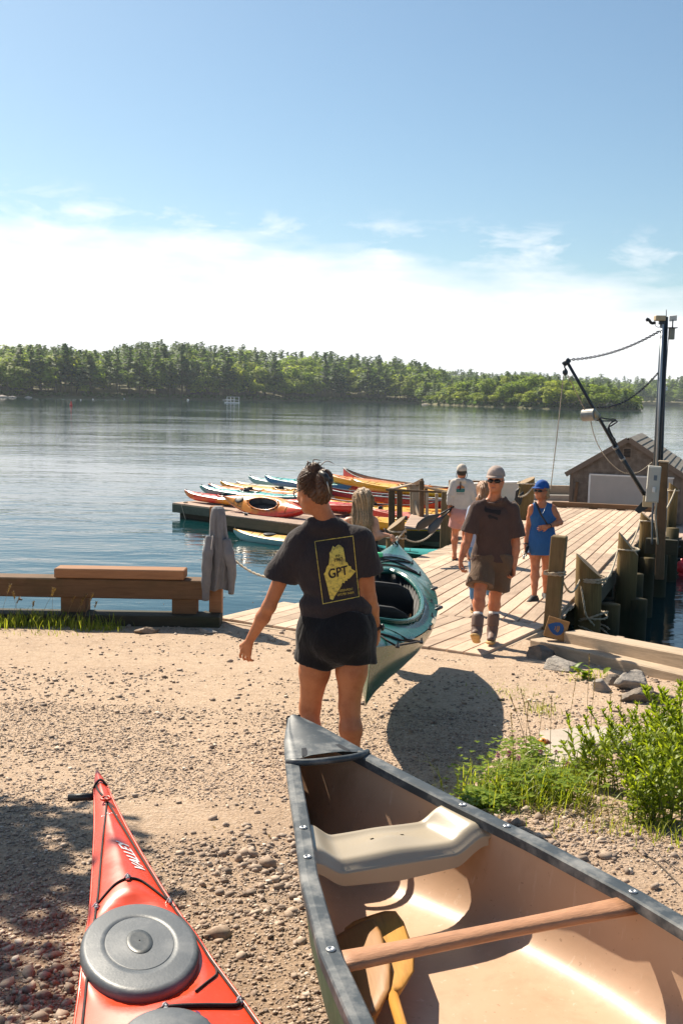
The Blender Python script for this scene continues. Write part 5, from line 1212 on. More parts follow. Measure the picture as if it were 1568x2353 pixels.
def fade_mat(name, a, b, lo=.42, hi=.6, sc=1.1):
    m = NT(name); v = m.coord(); n_ = m.noise(v, sc, 3, .5); c = m.ramp(n_, [(lo, a), (hi, b)]); m.set(Base_Color=c, Roughness=.3, Coat_Weight=.2); return m.m
REDFADE, ORGFADE = fade_mat('red_yellow_fade', (.62, .04, .015), (.78, .34, .03)), fade_mat('orange_red_fade', (.72, .25, .015), (.62, .055, .012), .48, .62, 1.3)

# ---- the green tandem kayak carried up the dock
GA_, GB_ = np.array([.155, 5.62, .0]), np.array([.505, 9.75, .0]); gx = (GB_ - GA_); GL = np.linalg.norm(gx); gx /= GL; gyv = np.array([-gx[1], gx[0], 0]); gzv = np.array([0, 0, 1.0])
tl = radians(5); gyv, gzv = gyv * cos(tl) + gzv * sin(tl), gzv * cos(tl) - gyv * sin(tl)
GH = .37; gmid = (GA_ + GB_) / 2 + np.array([0, 0, -.115])
GM = Matrix(((gx[0], gyv[0], gzv[0], gmid[0]), (gx[1], gyv[1], gzv[1], gmid[1]), (gx[2], gyv[2], gzv[2], gmid[2]), (0, 0, 0, 1)))
M_GDECK = plastic('green_kayak_deck', (.004, .088, .066), .26, .15, .08, .12, (.15, .33, .30)); M_GHULL = plastic('green_kayak_hull', (.006, .075, .038), .20, .05, .1, .3, (.12, .18, .12))
GC = (-.42, .92, .275)
gk = make_kayak('dark green two seat kayak carried by hand between two women over the gravel', None, 0, GL, .80, GH, (M_GDECK, M_GHULL), GC, None, True, GM, None, False, False, M_GDECK)
_, _, _, _, _, ghs = kayak_geo(GL, .80, GH, GC, 140, 40, plumb=True)
gd = lambda x, y, dz=.005: (x, y, deck_h(GL, .80, GH, ghs, x, y) + dz)
def gchild(name, v, f, mt, smooth=True): o = put(name, mesh(name, v, f, smooth), mt); o.parent = gk; return o
gchild('coaming_lip', *tube_geo([(a, b_, c_ + .012) for a, b_, c_ in oval3(GL, .80, GH, ghs, GC[0], GC[1] * 1.02, GC[2] * 1.03, .016)], .011, 6), M_GDECK)
M_FOAM = mat('black_foam', (.012, .012, .013), .8, .2, 40, .2, 200); M_GREYP = mat('grey_seat_plastic', (.10, .10, .105), .4, .1)
for sx in (-1.02, -.18):          # two padded seat backs, facing up the boat
    rr = []
    for z, w_, dx in ((.06, .20, 0), (.16, .225, -.01), (.28, .215, -.04), (.36, .17, -.06), (.395, .09, -.07)): rr.append([(sx + dx + .022 * cos(a), w_ * np.sign(sin(a)) * abs(sin(a)) ** .5, z) for a in np.linspace(0, 2 * pi, 18, endpoint=False)])
    sb = gchild('seat_back', *loft(rr), M_FOAM)
    gchild('seat_pan', *loft([[(sx + x, y, z) for y, z in ((-.2, .12), (-.17, .06), (.17, .06), (.2, .12))] for x in (.04, .2, .42)], closed=False, cap=False), M_GREYP)
gchild('brace', *tube_geo([(-.9, -.12, .14), (-.1, -.17, .16), (.4, -.14, .14)], .014, 6), W_THW); gchild('brace', *tube_geo([(-.9, -.17, .15), (-.1, -.2, .17)], .012, 6), W_THW)
for pts in ([(-1.52, .27), (-1.52, -.27)], [(-1.52, .27), (-1.86, -.13)], [(-1.86, .13), (-1.52, -.27)], [(-1.52, -.27), (-1.86, -.13)], [(.80, .24), (.86, -.24)], [(.92, .25), (.88, -.22)], [(1.25, .17), (.90, -.22)], [(1.25, -.15), (.90, .22)], [(1.28, .16), (1.3, -.16)]):
    a, b_ = pts; p = [gd(a[0] + (b_[0] - a[0]) * t, a[1] + (b_[1] - a[1]) * t, .007) for t in np.linspace(0, 1, 8)]; gchild('bungee', *tube_geo(p, .0065, 5), M_CORD)
for x, y in ((-1.52, -.28), (-1.86, -.14), (-.95, -.335), (-.55, -.35), (-.1, -.345), (.88, -.245), (1.28, -.17)):
    b = MB(); p = np.array(gd(x, y)); b.box((.05, .025, .012), p, None, .004); b.tube([p + [-.015, 0, 0], p + [0, 0, .022], p + [.015, 0, 0]], .006, 5); b.build('fitting', M_BLACK, None, False); o = C.objects[-1]; o.parent = gk
for x in (-.15, .55):
    p = np.array(gd(x, -.395 if x < 0 else -.36, .0)); b = MB(); b.tube([p + [-.09, .02, .0], p + [0, -.03, .012], p + [.09, .02, 0]], .012, 6); b.build('carrying_handle', M_BLACK); C.objects[-1].parent = gk
lp = spline([gd(1.88, .03), (2.0, .06, .44), (1.92, .13, .50), gd(1.84, -.02)], 12); gchild('end_loop', *tube_geo(lp, .007, 5), M_CORD)
lp = spline([gd(-1.93, .02, -.01), (-2.02, .02, .40), (-2.08, .0, .47), (-2.02, -.02, .40), gd(-1.93, -.02, -.01)], 14); gchild('end_loop', *tube_geo(lp, .007, 5), M_CORD)
gchild('registration_sticker', [gd(-.75, -.375, .003), gd(-.5, -.385, .003), gd(-.5, -.345, .004), gd(-.75, -.335, .004)], [(0, 1, 2, 3)], mat('tan_sticker', (.5, .42, .3), .6, .2, 40), False)
L(put('green_disc', mesh('green_disc', [(0, 0, 0)] and [tuple(np.array(GM @ Vector((.66, .15, .43))) + np.array([.075 * cos(a), .05 * sin(a), z])) for z in (0, .03) for a in np.linspace(0, 2 * pi, 16, endpoint=False)], [tuple(range(16))[::-1], tuple(range(16, 32))] + [(i, (i + 1) % 16, 16 + (i + 1) % 16, 16 + i) for i in range(16)]), mat('bright_green_plastic', (.12, .72, .30), .4, .05)), 'bright mint green plastic disc beyond the woman in the green kayak cockpit', 'lid')

# ---- boats on the floats
FG = 'kayaks and canoes on the floats'; KZ = FZ + .0
ang = atan2(E1[1], E1[0])
def onfloat(lab, a, b, Ln, Bm, dm, hm, cock=(-.1, .45, .22), dz=0, yaw=0, roll=0, flip=False, o=FB0, H=.34, hatch=None, pitch=0):
    p = FP(o, a + Ln / 2 * cos(yaw), b, KZ + dz); Mx = Matrix.Translation(Vector(p)) @ Matrix.Rotation(ang + yaw + (pi if flip else 0), 4, 'Z') @ Matrix.Rotation(pitch, 4, 'Y') @ Matrix.Rotation(roll, 4, 'X')
    return make_kayak(lab, None, 0, Ln, Bm, H, (dm, hm), cock, FG, False, Mx, hatch)
def onpx(lab, px, py, Ln, Bm, dm, hm, cock=(-.1, .45, .22), dz=0, yaw=0, roll=0, flip=False, H=.34, hatch=None, pitch=0, end=0):
    "a boat lying on the float with its left end where (px, py) meets height dz over the deck"
    p = atz(px, py, FZ + dz); d = E1 * cos(yaw) + E2 * sin(yaw); c_ = p + d * (Ln / 2) * (1 if end == 0 else -1); Mx = Matrix.Translation(Vector((c_[0], c_[1], FZ + dz))) @ Matrix.Rotation(ang + yaw + (pi if flip else 0), 4, 'Z') @ Matrix.Rotation(pitch, 4, 'Y') @ Matrix.Rotation(roll, 4, 'X')
    return make_kayak(lab, None, 0, Ln, Bm, H, (dm, hm), cock, FG, False, Mx, hatch)
onpx('red kayak with a yellow blaze at the front left corner of the broad float', 424, 1148, 4.4, .64, RED, REDFADE, dz=.04, yaw=.05)
onpx('teal kayak with dark cockpit just behind the red one', 459, 1137, 4.9, .60, TEAL, TEAL, dz=.22, yaw=.06)
onpx('orange kayak behind the teal one with its bow showing', 478, 1133, 4.6, .58, ORG, BLUE, dz=.24, yaw=.03)
onpx('long yellow kayak with dark deck fittings on the left of the broad float', 506, 1127, 5.0, .62, YEL, YEL, dz=.30, cock=(.6, .45, .22), yaw=.02)
onpx('cream board shaped kayak behind the long yellow one', 543, 1121, 5.0, .65, CREAM, CREAM, dz=.36, cock=None, H=.24, yaw=.0)
onpx('pale mint kayak with upswept bow at the far left of the float', 571, 1114, 4.6, .60, PALE, PALE, dz=.34, cock=(.3, .45, .22))
onpx('teal kayak with dark seat at the back of the broad float', 608, 1113, 4.2, .62, TEAL, BLUE, dz=.44, cock=(0, .5, .24))
# the orange kayak tipped on its side on the near float, cockpit to the viewer
px_a, px_b = aty(519, 1150, 33.4), aty(706, 1181, 31.3)
xo = (px_b - px_a); Lo = np.linalg.norm(xo); xo /= Lo; tov = np.array([0, -1.0, .0]); 
upv = np.array([0, 0, 1.0]); zo = np.array([0, -.80, .60]); zo = zo - xo * (zo @ xo); zo /= np.linalg.norm(zo); yo = np.cross(zo, xo)
mid = (px_a + px_b) / 2 - zo * .13 
MO = Matrix(((xo[0], yo[0], zo[0], mid[0]), (xo[1], yo[1], zo[1], mid[1]), (xo[2], yo[2], zo[2], mid[2]), (0, 0, 0, 1)))
ok_ = make_kayak('short orange kayak tipped on its side with its dark cockpit towards the viewer', None, 0, Lo, .78, .36, (ORGFADE, RED), (.02, .60, .235), FG, False, MO, [(-Lo * .29, .155)], True, False, ORG)
M_PIT = M_BLACK
onpx('pale blue and red kayak lying behind the tipped orange one', 610, 1158, 4.2, .6, RED, RED, dz=.14, yaw=.06)
# the yellow kayak floating in front of the near float
pw = atz(536, 1238, WATER); pw2 = atz(760, 1262, WATER); dw = pw2 - pw; dw /= np.linalg.norm(dw); wk = pw + dw * 2.3
MW = Matrix.Translation(Vector((wk[0], wk[1], WATER - .10))) @ Matrix.Rotation(atan2(dw[1], dw[0]), 4, 'Z')
make_kayak('yellow decked kayak with pale hull floating below the near float', None, 0, 4.6, .66, .40, (YEL, PALE), (.5, .45, .22), FG, False, MW, [(-1.0, .2)])
pg_ = atz(905, 1282, WATER); MG = Matrix.Translation(Vector((pg_[0] + 1.6, pg_[1] - .5, WATER - .08))) @ Matrix.Rotation(atan2(-.12, 1), 4, 'Z')
make_kayak('dark green kayak floating in the shade under the gangway', None, 0, 4.4, .70, .46, (KP['teal'], M_GHULL), (.3, .5, .22), FG, False, MG)
# right hand rows
def canoe_on(lab, a, b, Ln, col, dz=0, yaw=0, H=.40, Bm=.85, roll=0, flip=False, rim=None, pitch=0, o=FB0):
    t = thing('canoe', lab, 'canoe', (0, 0, 0), 0, FG); rr = []; ri = []
    for q in np.linspace(-1, 1, 26):
        hb_ = Bm / 2 * max(1 - abs(q) ** 2.4, .012); g_ = H * (.80 + .45 * abs(q) ** 4); k_ = H * .8 * abs(q) ** 14
        rr.append([(q * Ln / 2, hb_ * np.sign(s_) * (1 - (1 - abs(s_)) ** 2), k_ + (g_ - k_) * abs(s_) ** 3) for s_ in np.linspace(-1, 1, 13)])
        ri.append([(q * Ln / 2 * .99, (hb_ - .012) * np.sign(s_) * (1 - (1 - abs(s_)) ** 2), k_ + .012 + (g_ - k_ - .012) * abs(s_) ** 3) for s_ in np.linspace(-1, 1, 13)])
    obj('hull', *loft(rr, closed=False, cap=False), col, t); v, f = loft(ri, closed=False, cap=False); obj('hull_lining', v, [q[::-1] for q in f], M_TANH if rim is None else col, t)
    for s_ in (0, 12): obj('gunwale', *tube_geo([r[s_] for r in rr], .022, 5), rim or M_GUN, t)
    for q in (-.35, 0, .4): hb_ = Bm / 2 * (1 - abs(q) ** 2.4); beam('thwart', W_THW, t, (q * Ln / 2, -hb_, H * .78), (q * Ln / 2, hb_, H * .78), .07, .02)
    p = FP(o, a + Ln / 2 * cos(yaw), b, KZ + dz); Mx = Matrix.Translation(Vector(p)) @ Matrix.Rotation(ang + yaw + (pi if flip else 0), 4, 'Z') @ Matrix.Rotation(pitch, 4, 'Y') @ Matrix.Rotation(roll, 4, 'X')
    t.matrix_basis = Mx; WM[t.name] = Mx
    for ch in t.children: ch.matrix_parent_inverse = Matrix.Identity(4)
    return t
def canoe_px(lab, px, py, Ln, col, dz=0, yaw=0, pitch=0, **k):
    p = atz(px, py, FZ + dz) - FB0; a = float(p[:2] @ E1[:2]); b_ = float(p[:2] @ E2[:2]); return canoe_on(lab, a, b_, Ln, col, dz, yaw, pitch=pitch, **k)
SALM = kp('salmon', (.60, .16, .10))
onpx('big yellow kayak on the near float beside the gangway', 815, 1213, 3.3, .80, YEL, YEL, dz=.02, cock=(.1, .55, .26), H=.42, yaw=.28)
onpx('pinkish red flat kayak beside the gangway post', 846, 1192, 3.9, .66, SALM, RED, dz=.04, yaw=.22)
onpx('yellow kayak with dark cockpit behind the blonde woman', 773, 1180, 4.6, .68, YEL, ORG, dz=.06, cock=(-.5, .5, .23), yaw=.14)
onpx('yellow and orange kayak half hidden by the blonde woman', 742, 1170, 4.4, .62, YEL, ORG, dz=.12, yaw=.12)
canoe_px('red canoe with black gunwales in the middle of the float', 735, 1163, 4.6, RED, .10, .13, H=.42)
onpx('yellow kayak with upturned end pointing right', 856, 1169, 3.0, .62, YEL, YEL, dz=.16, yaw=.13, H=.38)
onpx('yellow kayak with orange cockpit rim behind the red canoe', 742, 1153, 4.0, .66, YEL, ORG, dz=.24, cock=(.2, .5, .23), yaw=.08)
onpx('white and pale blue kayak pointing right behind the red canoe', 800, 1155, 4.6, .56, PALE, PALE, dz=.28, cock=(-.8, .4, .2), yaw=.10)
canoe_px('maroon canoe with grey gunwales lying across the float', 735, 1148, 6.2, MAROON, .26, .09, rim=M_PIPE, H=.46)
onpx('orange kayak with yellow deck behind the maroon canoe', 838, 1139, 4.4, .66, YEL, ORG, dz=.36, yaw=.06)
canoe_px('bright red canoe with raised bow at the back of the float', 784, 1130, 5.2, RED, .40, -.02, pitch=.035, H=.62)
onpx('yellow kayak with a black fin at the back right of the float', 805, 1124, 5.0, .66, YEL, YEL, dz=.62, cock=(0, .45, .22), yaw=.02, pitch=.01)
onpx('orange yellow kayak with its bow raised behind the red canoe', 745, 1112, 4.6, .62, ORG, YEL, dz=.66, pitch=.03, cock=None)
onpx('cream hulled kayak with round nose beside the red canoe bow', 752, 1128, 2.6, .8, CREAM, YEL, dz=.34, cock=None, H=.44)
onpx('red and orange kayak right of the gangway gate', 945, 1152, 4.0, .68, REDFADE, ORG, dz=.34, yaw=.05, H=.42)
onpx('white kayak low on the float right of the gangway gate', 955, 1165, 3.4, .6, PALE, CREAM, dz=.12, yaw=.06)
onpx('pale green kayak right of the gangway gate', 950, 1174, 3.4, .6, LIME, CREAM, dz=.10, yaw=.09)
onpx('teal and blue kayak right of the gangway gate', 938, 1183, 3.6, .6, TEAL, BLUE, dz=.10, yaw=.12)
onpx('yellow kayak nearest the gangway balusters', 945, 1194, 3.2, .62, YEL, YEL, dz=.08, yaw=.14)

# ================================================================== PEOPLE (smooth bodies grown from distance fields)
class SDF:
    def __init__(s, lo, hi, h):
        s.lo = np.array(lo, np.float32); s.h = h; s.n = np.ceil((np.array(hi) - s.lo) / h).astype(int) + 1; s.d = np.full(s.n, .25, np.float32)
    def block(s, lo, hi):
        a = np.clip(np.floor((np.array(lo) - s.lo) / s.h).astype(int), 0, s.n); b = np.clip(np.ceil((np.array(hi) - s.lo) / s.h).astype(int) + 1, 0, s.n)
        if (b <= a).any(): return None
        ax = [s.lo[i] + s.h * np.arange(a[i], b[i], dtype=np.float32) for i in range(3)]
        return tuple(slice(a[i], b[i]) for i in range(3)), ax[0][:, None, None], ax[1][None, :, None], ax[2][None, None, :]
    def comb(s, sl, d, k, op):
        o = s.d[sl]
        if op == 'add':
            if k > 0: hh = np.clip(.5 + .5 * (o - d) / k, 0, 1); r = o + (d - o) * hh - k * hh * (1 - hh)
            else: r = np.minimum(o, d)
        elif op == 'sub': r = np.maximum(o, -d)
        elif op == 'cut': r = np.maximum(o, d)
        s.d[sl] = r
    def cone(s, a, b, ra, rb, k=.025, sq=None, op='add', flat=None):
        "tapered limb; sq = (unit vector, factor) flattens it along that direction; flat = (unit vector) ends it squarely at b"
        a, b = np.array(a, float), np.array(b, float); R = max(ra, rb) / (min(sq[1], 1) if sq else 1) + k * 2 + .02
        if sq and sq[1] > 1: R *= sq[1]
        bl = s.block(np.minimum(a, b) - R, np.maximum(a, b) + R)
        if bl is None: return s
        sl, X, Y, Z = bl; px, py, pz = X - a[0], Y - a[1], Z - a[2]; ba = b - a
        if sq:
            f, q = np.array(sq[0], float), 1 / sq[1] - 1; dt = (px * f[0] + py * f[1] + pz * f[2]) * q; px, py, pz = px + dt * f[0], py + dt * f[1], pz + dt * f[2]; ba = ba + f * (ba @ f) * q
        l2 = max(float(ba @ ba), 1e-9); t = np.clip((px * ba[0] + py * ba[1] + pz * ba[2]) / l2, 0, 1)
        d = np.sqrt((px - t * ba[0]) ** 2 + (py - t * ba[1]) ** 2 + (pz - t * ba[2]) ** 2) - (ra + (rb - ra) * t)
        if sq: d = d * min(sq[1] ** .5, 1)
        if flat is not None: d = np.maximum(d, (X - b[0]) * flat[0] + (Y - b[1]) * flat[1] + (Z - b[2]) * flat[2])
        s.comb(sl, d.astype(np.float32), k, op); return s
    def ell(s, c, r, M=None, k=.02, op='add'):
        c, r = np.array(c, float), np.array(r, float); R = r.max() + k * 2 + .02; bl = s.block(c - R, c + R)
        if bl is None: return s
        sl, X, Y, Z = bl; px, py, pz = X - c[0], Y - c[1], Z - c[2]
        M = np.eye(3) if M is None else np.array(M)          # columns = axes
        q = [(px * M[0][i] + py * M[1][i] + pz * M[2][i]) / r[i] for i in range(3)]
        n = np.sqrt(q[0] ** 2 + q[1] ** 2 + q[2] ** 2); n2 = np.sqrt(sum((q[i] / r[i]) ** 2 for i in range(3))); d = n * (n - 1) / np.maximum(n2, 1e-6)
        s.comb(sl, d.astype(np.float32), k, op); return s
    def cut(s, p, n):
        bl = s.block(s.lo, s.lo + s.h * s.n); sl, X, Y, Z = bl; n = np.array(n, float); n /= np.linalg.norm(n)
        s.comb(sl, ((X - p[0]) * n[0] + (Y - p[1]) * n[1] + (Z - p[2]) * n[2]).astype(np.float32), 0, 'cut'); return s
    def disp(s, fn):
        sl, X, Y, Z = s.block(s.lo, s.lo + s.h * s.n); m = np.abs(s.d[sl]) < .06; f = fn(X, Y, Z); s.d[sl] = np.where(m, s.d[sl] + f, s.d[sl]); return s
    def mesh(s):
        d = s.d; d[[0, -1]] = np.maximum(d[[0, -1]], .01); d[:, [0, -1]] = np.maximum(d[:, [0, -1]], .01); d[:, :, [0, -1]] = np.maximum(d[:, :, [0, -1]], .01)
        ins = d < 0; c = [ins[i:ins.shape[0] - 1 + i, j:ins.shape[1] - 1 + j, k:ins.shape[2] - 1 + k] for i in (0, 1) for j in (0, 1) for k in (0, 1)]
        sm = sum(x.astype(np.int8) for x in c); act = (sm > 0) & (sm < 8); I = np.argwhere(act); idx = np.full(act.shape, -1, np.int64); idx[act] = np.arange(len(I))
        acc = np.zeros((len(I), 3)); cntr = np.zeros(len(I))
        off = [(i, j, k) for i in (0, 1) for j in (0, 1) for k in (0, 1)]
        for A in range(8):
            for ax in range(3):
                if off[A][ax]: continue
                B = list(off[A]); B[ax] = 1; pa = I + np.array(off[A]); pb = I + np.array(B); va = d[pa[:, 0], pa[:, 1], pa[:, 2]]; vb = d[pb[:, 0], pb[:, 1], pb[:, 2]]
                x = (va < 0) != (vb < 0); t = np.where(x, va / np.where(np.abs(va - vb) < 1e-9, 1, va - vb), 0); p = np.array(off[A], float)[None] + 0 * acc; p[:, ax] += t
                acc += p * x[:, None]; cntr += x
        V = (I + acc / np.maximum(cntr, 1)[:, None]) * s.h + s.lo; F = []
        for ax in range(3):
            sh = list(ins.shape); sl0 = [slice(None)] * 3; sl1 = [slice(None)] * 3; sl0[ax] = slice(0, -1); sl1[ax] = slice(1, None); a, b = ins[tuple(sl0)], ins[tuple(sl1)]
            E = np.argwhere(a != b); o1, o2 = [i for i in range(3) if i != ax]
            E = E[(E[:, o1] > 0) & (E[:, o2] > 0) & (E[:, o1] < ins.shape[o1] - 1) & (E[:, o2] < ins.shape[o2] - 1)]
            q = []
            for u, v in ((-1, -1), (0, -1), (0, 0), (-1, 0)): c_ = E.copy(); c_[:, o1] += u; c_[:, o2] += v; q.append(idx[c_[:, 0], c_[:, 1], c_[:, 2]])
            q = np.stack(q, 1); fl = a[E[:, 0], E[:, 1], E[:, 2]]; fl = fl if ax != 1 else ~fl; q = np.where(fl[:, None], q, q[:, ::-1]); F.append(q)
        F = np.concatenate(F); F = F[(F >= 0).all(1)]; return V, F
def folds(seed, amp, fr=(14, 14, 9), n=5):
    r = np.random.default_rng(seed); K = r.normal(size=(n, 3)) * np.array(fr); ph = r.uniform(0, 6.28, n); am = r.uniform(.4, 1, n) * amp / n * 2; K2 = r.normal(size=(n, 3)) * 6
    def fn(X, Y, Z):
        o = 0
        for i in range(n): o = o + am[i] * np.sin(K[i, 0] * X + K[i, 1] * Y + K[i, 2] * Z + ph[i] + 1.4 * np.sin(K2[i, 0] * X + K2[i, 1] * Y + K2[i, 2] * Z))
        return np.minimum(o, amp * .22)
    return fn
def nrm(v): v = np.array(v, float); return v / max(np.linalg.norm(v), 1e-9)

def skin(name, col):
    m = NT(name); v = m.coord(); c = m.ramp(m.noise(v, 9, 6, .6), [(.28, (col[0] * .74, col[1] * .62, col[2] * .58)), (.5, col), (.74, (col[0] * 1.12, col[1] * 1.2, col[2] * 1.25))]); fk_ = m.ramp(m.noise(v, 70, 3), [(.62, 0.0), (.70, 1.0)]); c = m.mixc(m.math('MULTIPLY', fk_, .25), c, sc3(col, .5)); m.set(Base_Color=c, Roughness=.48, Subsurface_Weight=.12); m.b.inputs['Subsurface Radius'].default_value = (.012, .004, .002); m.b.inputs['Specular IOR Level'].default_value = .4; m.bump(m.noise(v, 220, 3), .12, .002); return m.m
def cloth(name, col, var=.12, weave=420, rough=.9, fold=.5):
    m = NT(name); v = m.coord(); c = m.ramp(m.noise(v, 9, 5), [(.3, sc3(col, 1 - var)), (.7, sc3(col, 1 + var))]); c = m.mixc(.25, c, m.ramp(m.noise(v, weave, 2), [(.35, sc3(col, .6)), (.65, sc3(col, 1.5))]))
    m.set(Base_Color=c, Roughness=rough, Sheen_Weight=.15); m.b.inputs['Specular IOR Level'].default_value = .2
    h = m.math('ADD', m.math('MULTIPLY', m.noise(m.coord((1, 1, .45)), 22, 3, .5, 1.2), 1.0), m.math('MULTIPLY', m.noise(v, 300, 2), .08)); m.bump(h, fold, .02); return m.m
def hairm(name, a, b, k=(60, 60, 8)):
    m = NT(name); s_ = m.noise(m.coord(k), 2.5, 5, .65, .6); c = m.ramp(s_, [(.28, a), (.72, b)]); m.set(Base_Color=c, Roughness=.42); m.b.inputs['Specular IOR Level'].default_value = .5; m.bump(s_, .7, .01); return m.m
SK1, SK2, SK3 = skin('tanned_skin', (.47, .175, .075)), skin('sunburnt_skin', (.54, .195, .09)), skin('fair_skin', (.60, .30, .185))
H_BRN, H_BLD, H_RED, H_DRK = hairm('brown_hair', (.018, .007, .003), (.15, .058, .020)), hairm('blonde_hair', (.10, .052, .024), (.66, .45, .26), (70, 70, 5)), hairm('auburn_hair', (.14, .055, .02), (.48, .22, .08), (50, 50, 6)), hairm('dark_hair', (.008, .006, .005), (.035, .022, .015))
T_CHAR, T_BLK, T_BRN, T_KHK = cloth('charcoal_cotton', (.034, .026, .027)), cloth('black_shorts_cloth', (.010, .009, .010), .2), cloth('faded_brown_cotton', (.080, .047, .039)), cloth('brown_canvas', (.13, .080, .050))
T_BLU, T_PNK, T_WHT, T_JEAN = cloth('blue_ribbed_jersey', (.035, .12, .30)), cloth('pink_shorts_cloth', (.55, .26, .22)), cloth('pale_grey_jersey', (.52, .47, .42)), cloth('denim', (.10, .22, .38))
T_NAVY = cloth('dark_top_cloth', (.015, .015, .018)); T_GREY = cloth('grey_sweatshirt_fleece', (.175, .175, .185), .15, 300)
SOLE = mat('tan_rubber_sole', (.50, .30, .10), .7, .15, 20); BOOT = mat('brown_rubber_boot', (.16, .095, .07), .6, .15, 12, .1); SHOE = mat('black_shoe', (.018, .016, .014), .7, .3, 20, .3); SOCK = cloth('white_sock', (.62, .58, .54))

class Fig:
    def __init__(s, label, y, J, fwd, hf=None, fem=False, S=1.0, group=None, head=None):
        "J: joint name -> (px, py, dy) seen at depth y + dy"
        s.J = {k: aty(v[0], v[1], y + (v[2] if len(v) > 2 else 0)) for k, v in J.items()}; s.S = S; s.fem = fem; s.f = nrm([*fwd, 0]); s.r = np.array([s.f[1], -s.f[0], 0]); s.hf = nrm(hf if hf is not None else [*fwd, 0])
        a = s.J['anL'] * .5 + s.J['anR'] * .5; s.base = (a[0], a[1], min(s.J['anL'][2], s.J['anR'][2]) - .08)
        s.t = thing('person', label, 'person', s.base, 0, group); P = np.array(list(s.J.values())); s.lo, s.hi = P.min(0) - .24, P.max(0) + .24
    def grid(s, h, names=None, pad=.22):
        if names is None: return SDF(s.lo, s.hi, h)
        P = np.array([s.J[n] for n in names]); return SDF(P.min(0) - pad, P.max(0) + pad, h)
    def torso(s, g, e=0.0, k=.04, top=True):
        J, S = s.J, s.S; sq = (s.f, .70); m = lambda a, b, t=.5: J[a] * (1 - t) + J[b] * t
        hc, sc_ = m('hipL', 'hipR'), m('shL', 'shR'); up = nrm(sc_ - hc); bust = .012 if s.fem else .0
        hw, ww = (.024, -.008) if s.fem else (.012, .014)
        for a in 'LR':
            o = 1 if a == 'R' else -1; side = nrm(J['shR'] - J['shL']) * o
            g.cone(J['hip' + a] + side * hw * .4 + up * .02, hc + side * .055 * S + (sc_ - hc) * .48, .105 * S + e, (.088 + ww) * S + e, k, sq)
            g.cone(hc + side * .055 * S + (sc_ - hc) * .48, sc_ + side * .085 * S - up * .10, (.088 + ww) * S + e, .098 * S + e, k, sq)
            g.cone(sc_ + side * .085 * S - up * .10, J['sh' + a] - up * .025 - side * .01, .095 * S + e, .056 * S + e, k, sq)
            g.cone(J['neck'] - up * .035, J['sh' + a] + side * -.01, .05 * S + e, .048 * S + e, k, sq)
        g.cone(J['hipL'], J['hipR'], .11 * S + e, .11 * S + e, k, (s.f, .85))
        g.cone(hc - s.f * .05 - up * .02 + s.r * .055, hc - s.f * .05 - up * .02 - s.r * .055, .092 * S + e, .092 * S + e, k)
    def arm(s, g, a, e=0.0, k=.02):
        J, S = s.J, s.S * (.88 if s.fem else 1.0); sh, el, wr = J['sh' + a], J['el' + a], J['wr' + a]; x = (el - sh)
        g.cone(sh, sh + x * .45, .055 * S + e, .050 * S + e, k); g.cone(sh + x * .45, el, .050 * S + e, .041 * S + e, k); y = wr - el
        g.cone(el, el + y * .3, .041 * S + e, .043 * S + e, k); g.cone(el + y * .3, wr, .043 * S + e, .027 * S + e, k, None)
    def leg(s, g, a, e=0.0, k=.03):
        J, S = s.J, s.S; hp, kn, an = J['hip' + a], J['kn' + a], J['an' + a]; x = kn - hp; y = an - kn
        g.cone(hp - nrm(x) * .0, hp + x * .5, .098 * S + e, .080 * S + e, k); g.cone(hp + x * .5, kn, .080 * S + e, .055 * S + e, k)
        cf = kn + y * .28 - s.f * .018; g.cone(kn, cf, .053 * S + e, .058 * S + e, k); g.cone(cf, kn + y * .62 - s.f * .008, .058 * S + e, .042 * S + e, k); g.cone(kn + y * .62 - s.f * .008, an, .042 * S + e, .034 * S + e, k)
        g.cone(kn + s.f * .018, kn + s.f * .02 + y * .08, .042 * S + e, .038 * S + e, .02)
    def foot(s, g, a, e=0.0, toe=None, k=.02):
        J, S = s.J, s.S; an = J['an' + a]; d = nrm(toe if toe is not None else s.f); L0 = an - d * .035 + np.array([0, 0, -.045]); T = an + d * .155 * S + np.array([0, 0, -.062])
        g.cone(an, L0, .036 * S + e, .036 * S + e, k); g.cone(L0, T, .036 * S + e, .030 * S + e, k); g.cone(an, an + d * .08 + np.array([0, 0, -.035]), .034 * S + e, .03 * S + e, k); return d
    def headf(s, g, face=True):
        J, S = s.J, s.S; c = J['head']; f = s.hf; r = nrm(np.cross(f, [0, 0, 1])); u = np.cross(r, f); s.hu, s.hr = u, r; M = np.stack([r, f, u], 1)
        g.ell(c + u * .022 - f * .008, (.076 * S, .096 * S, .094 * S), M, .02); g.ell(c + f * .022 - u * .05, (.060 * S, .068 * S, .075 * S), M, .03)
        g.cone(c - u * .075 + f * .05, c - u * .092 + f * .072, .034 * S, .022 * S, .03); 
        for o in (-1, 1):
            g.cone(c - u * .06 + r * o * .048, c - u * .088 + f * .05 + r * o * .018, .024 * S, .022 * S, .03)
            g.ell(c - u * .012 + r * o * .076 * S - f * .008, (.009, .019, .031), M, .006)
            g.ell(c + f * .082 + r * o * .032 - u * .003, (.016, .012, .010), M, 0, 'sub') if face else None
            if face: g.ell(c + f * .075 + r * o * .032 - u * .004, (.0135, .0135, .0115), M, .002)
            g.ell(c + f * .066 + r * o * .034 - u * .034, (.024, .022, .022), M, .02)
        g.cone(c + f * .086 + u * .0, c + f * .108 - u * .034, .010 * S, .013 * S, .012)
        for o in (-1, 1): g.ell(c + f * .098 + r * o * .011 - u * .036, (.009, .011, .009), M, .006)
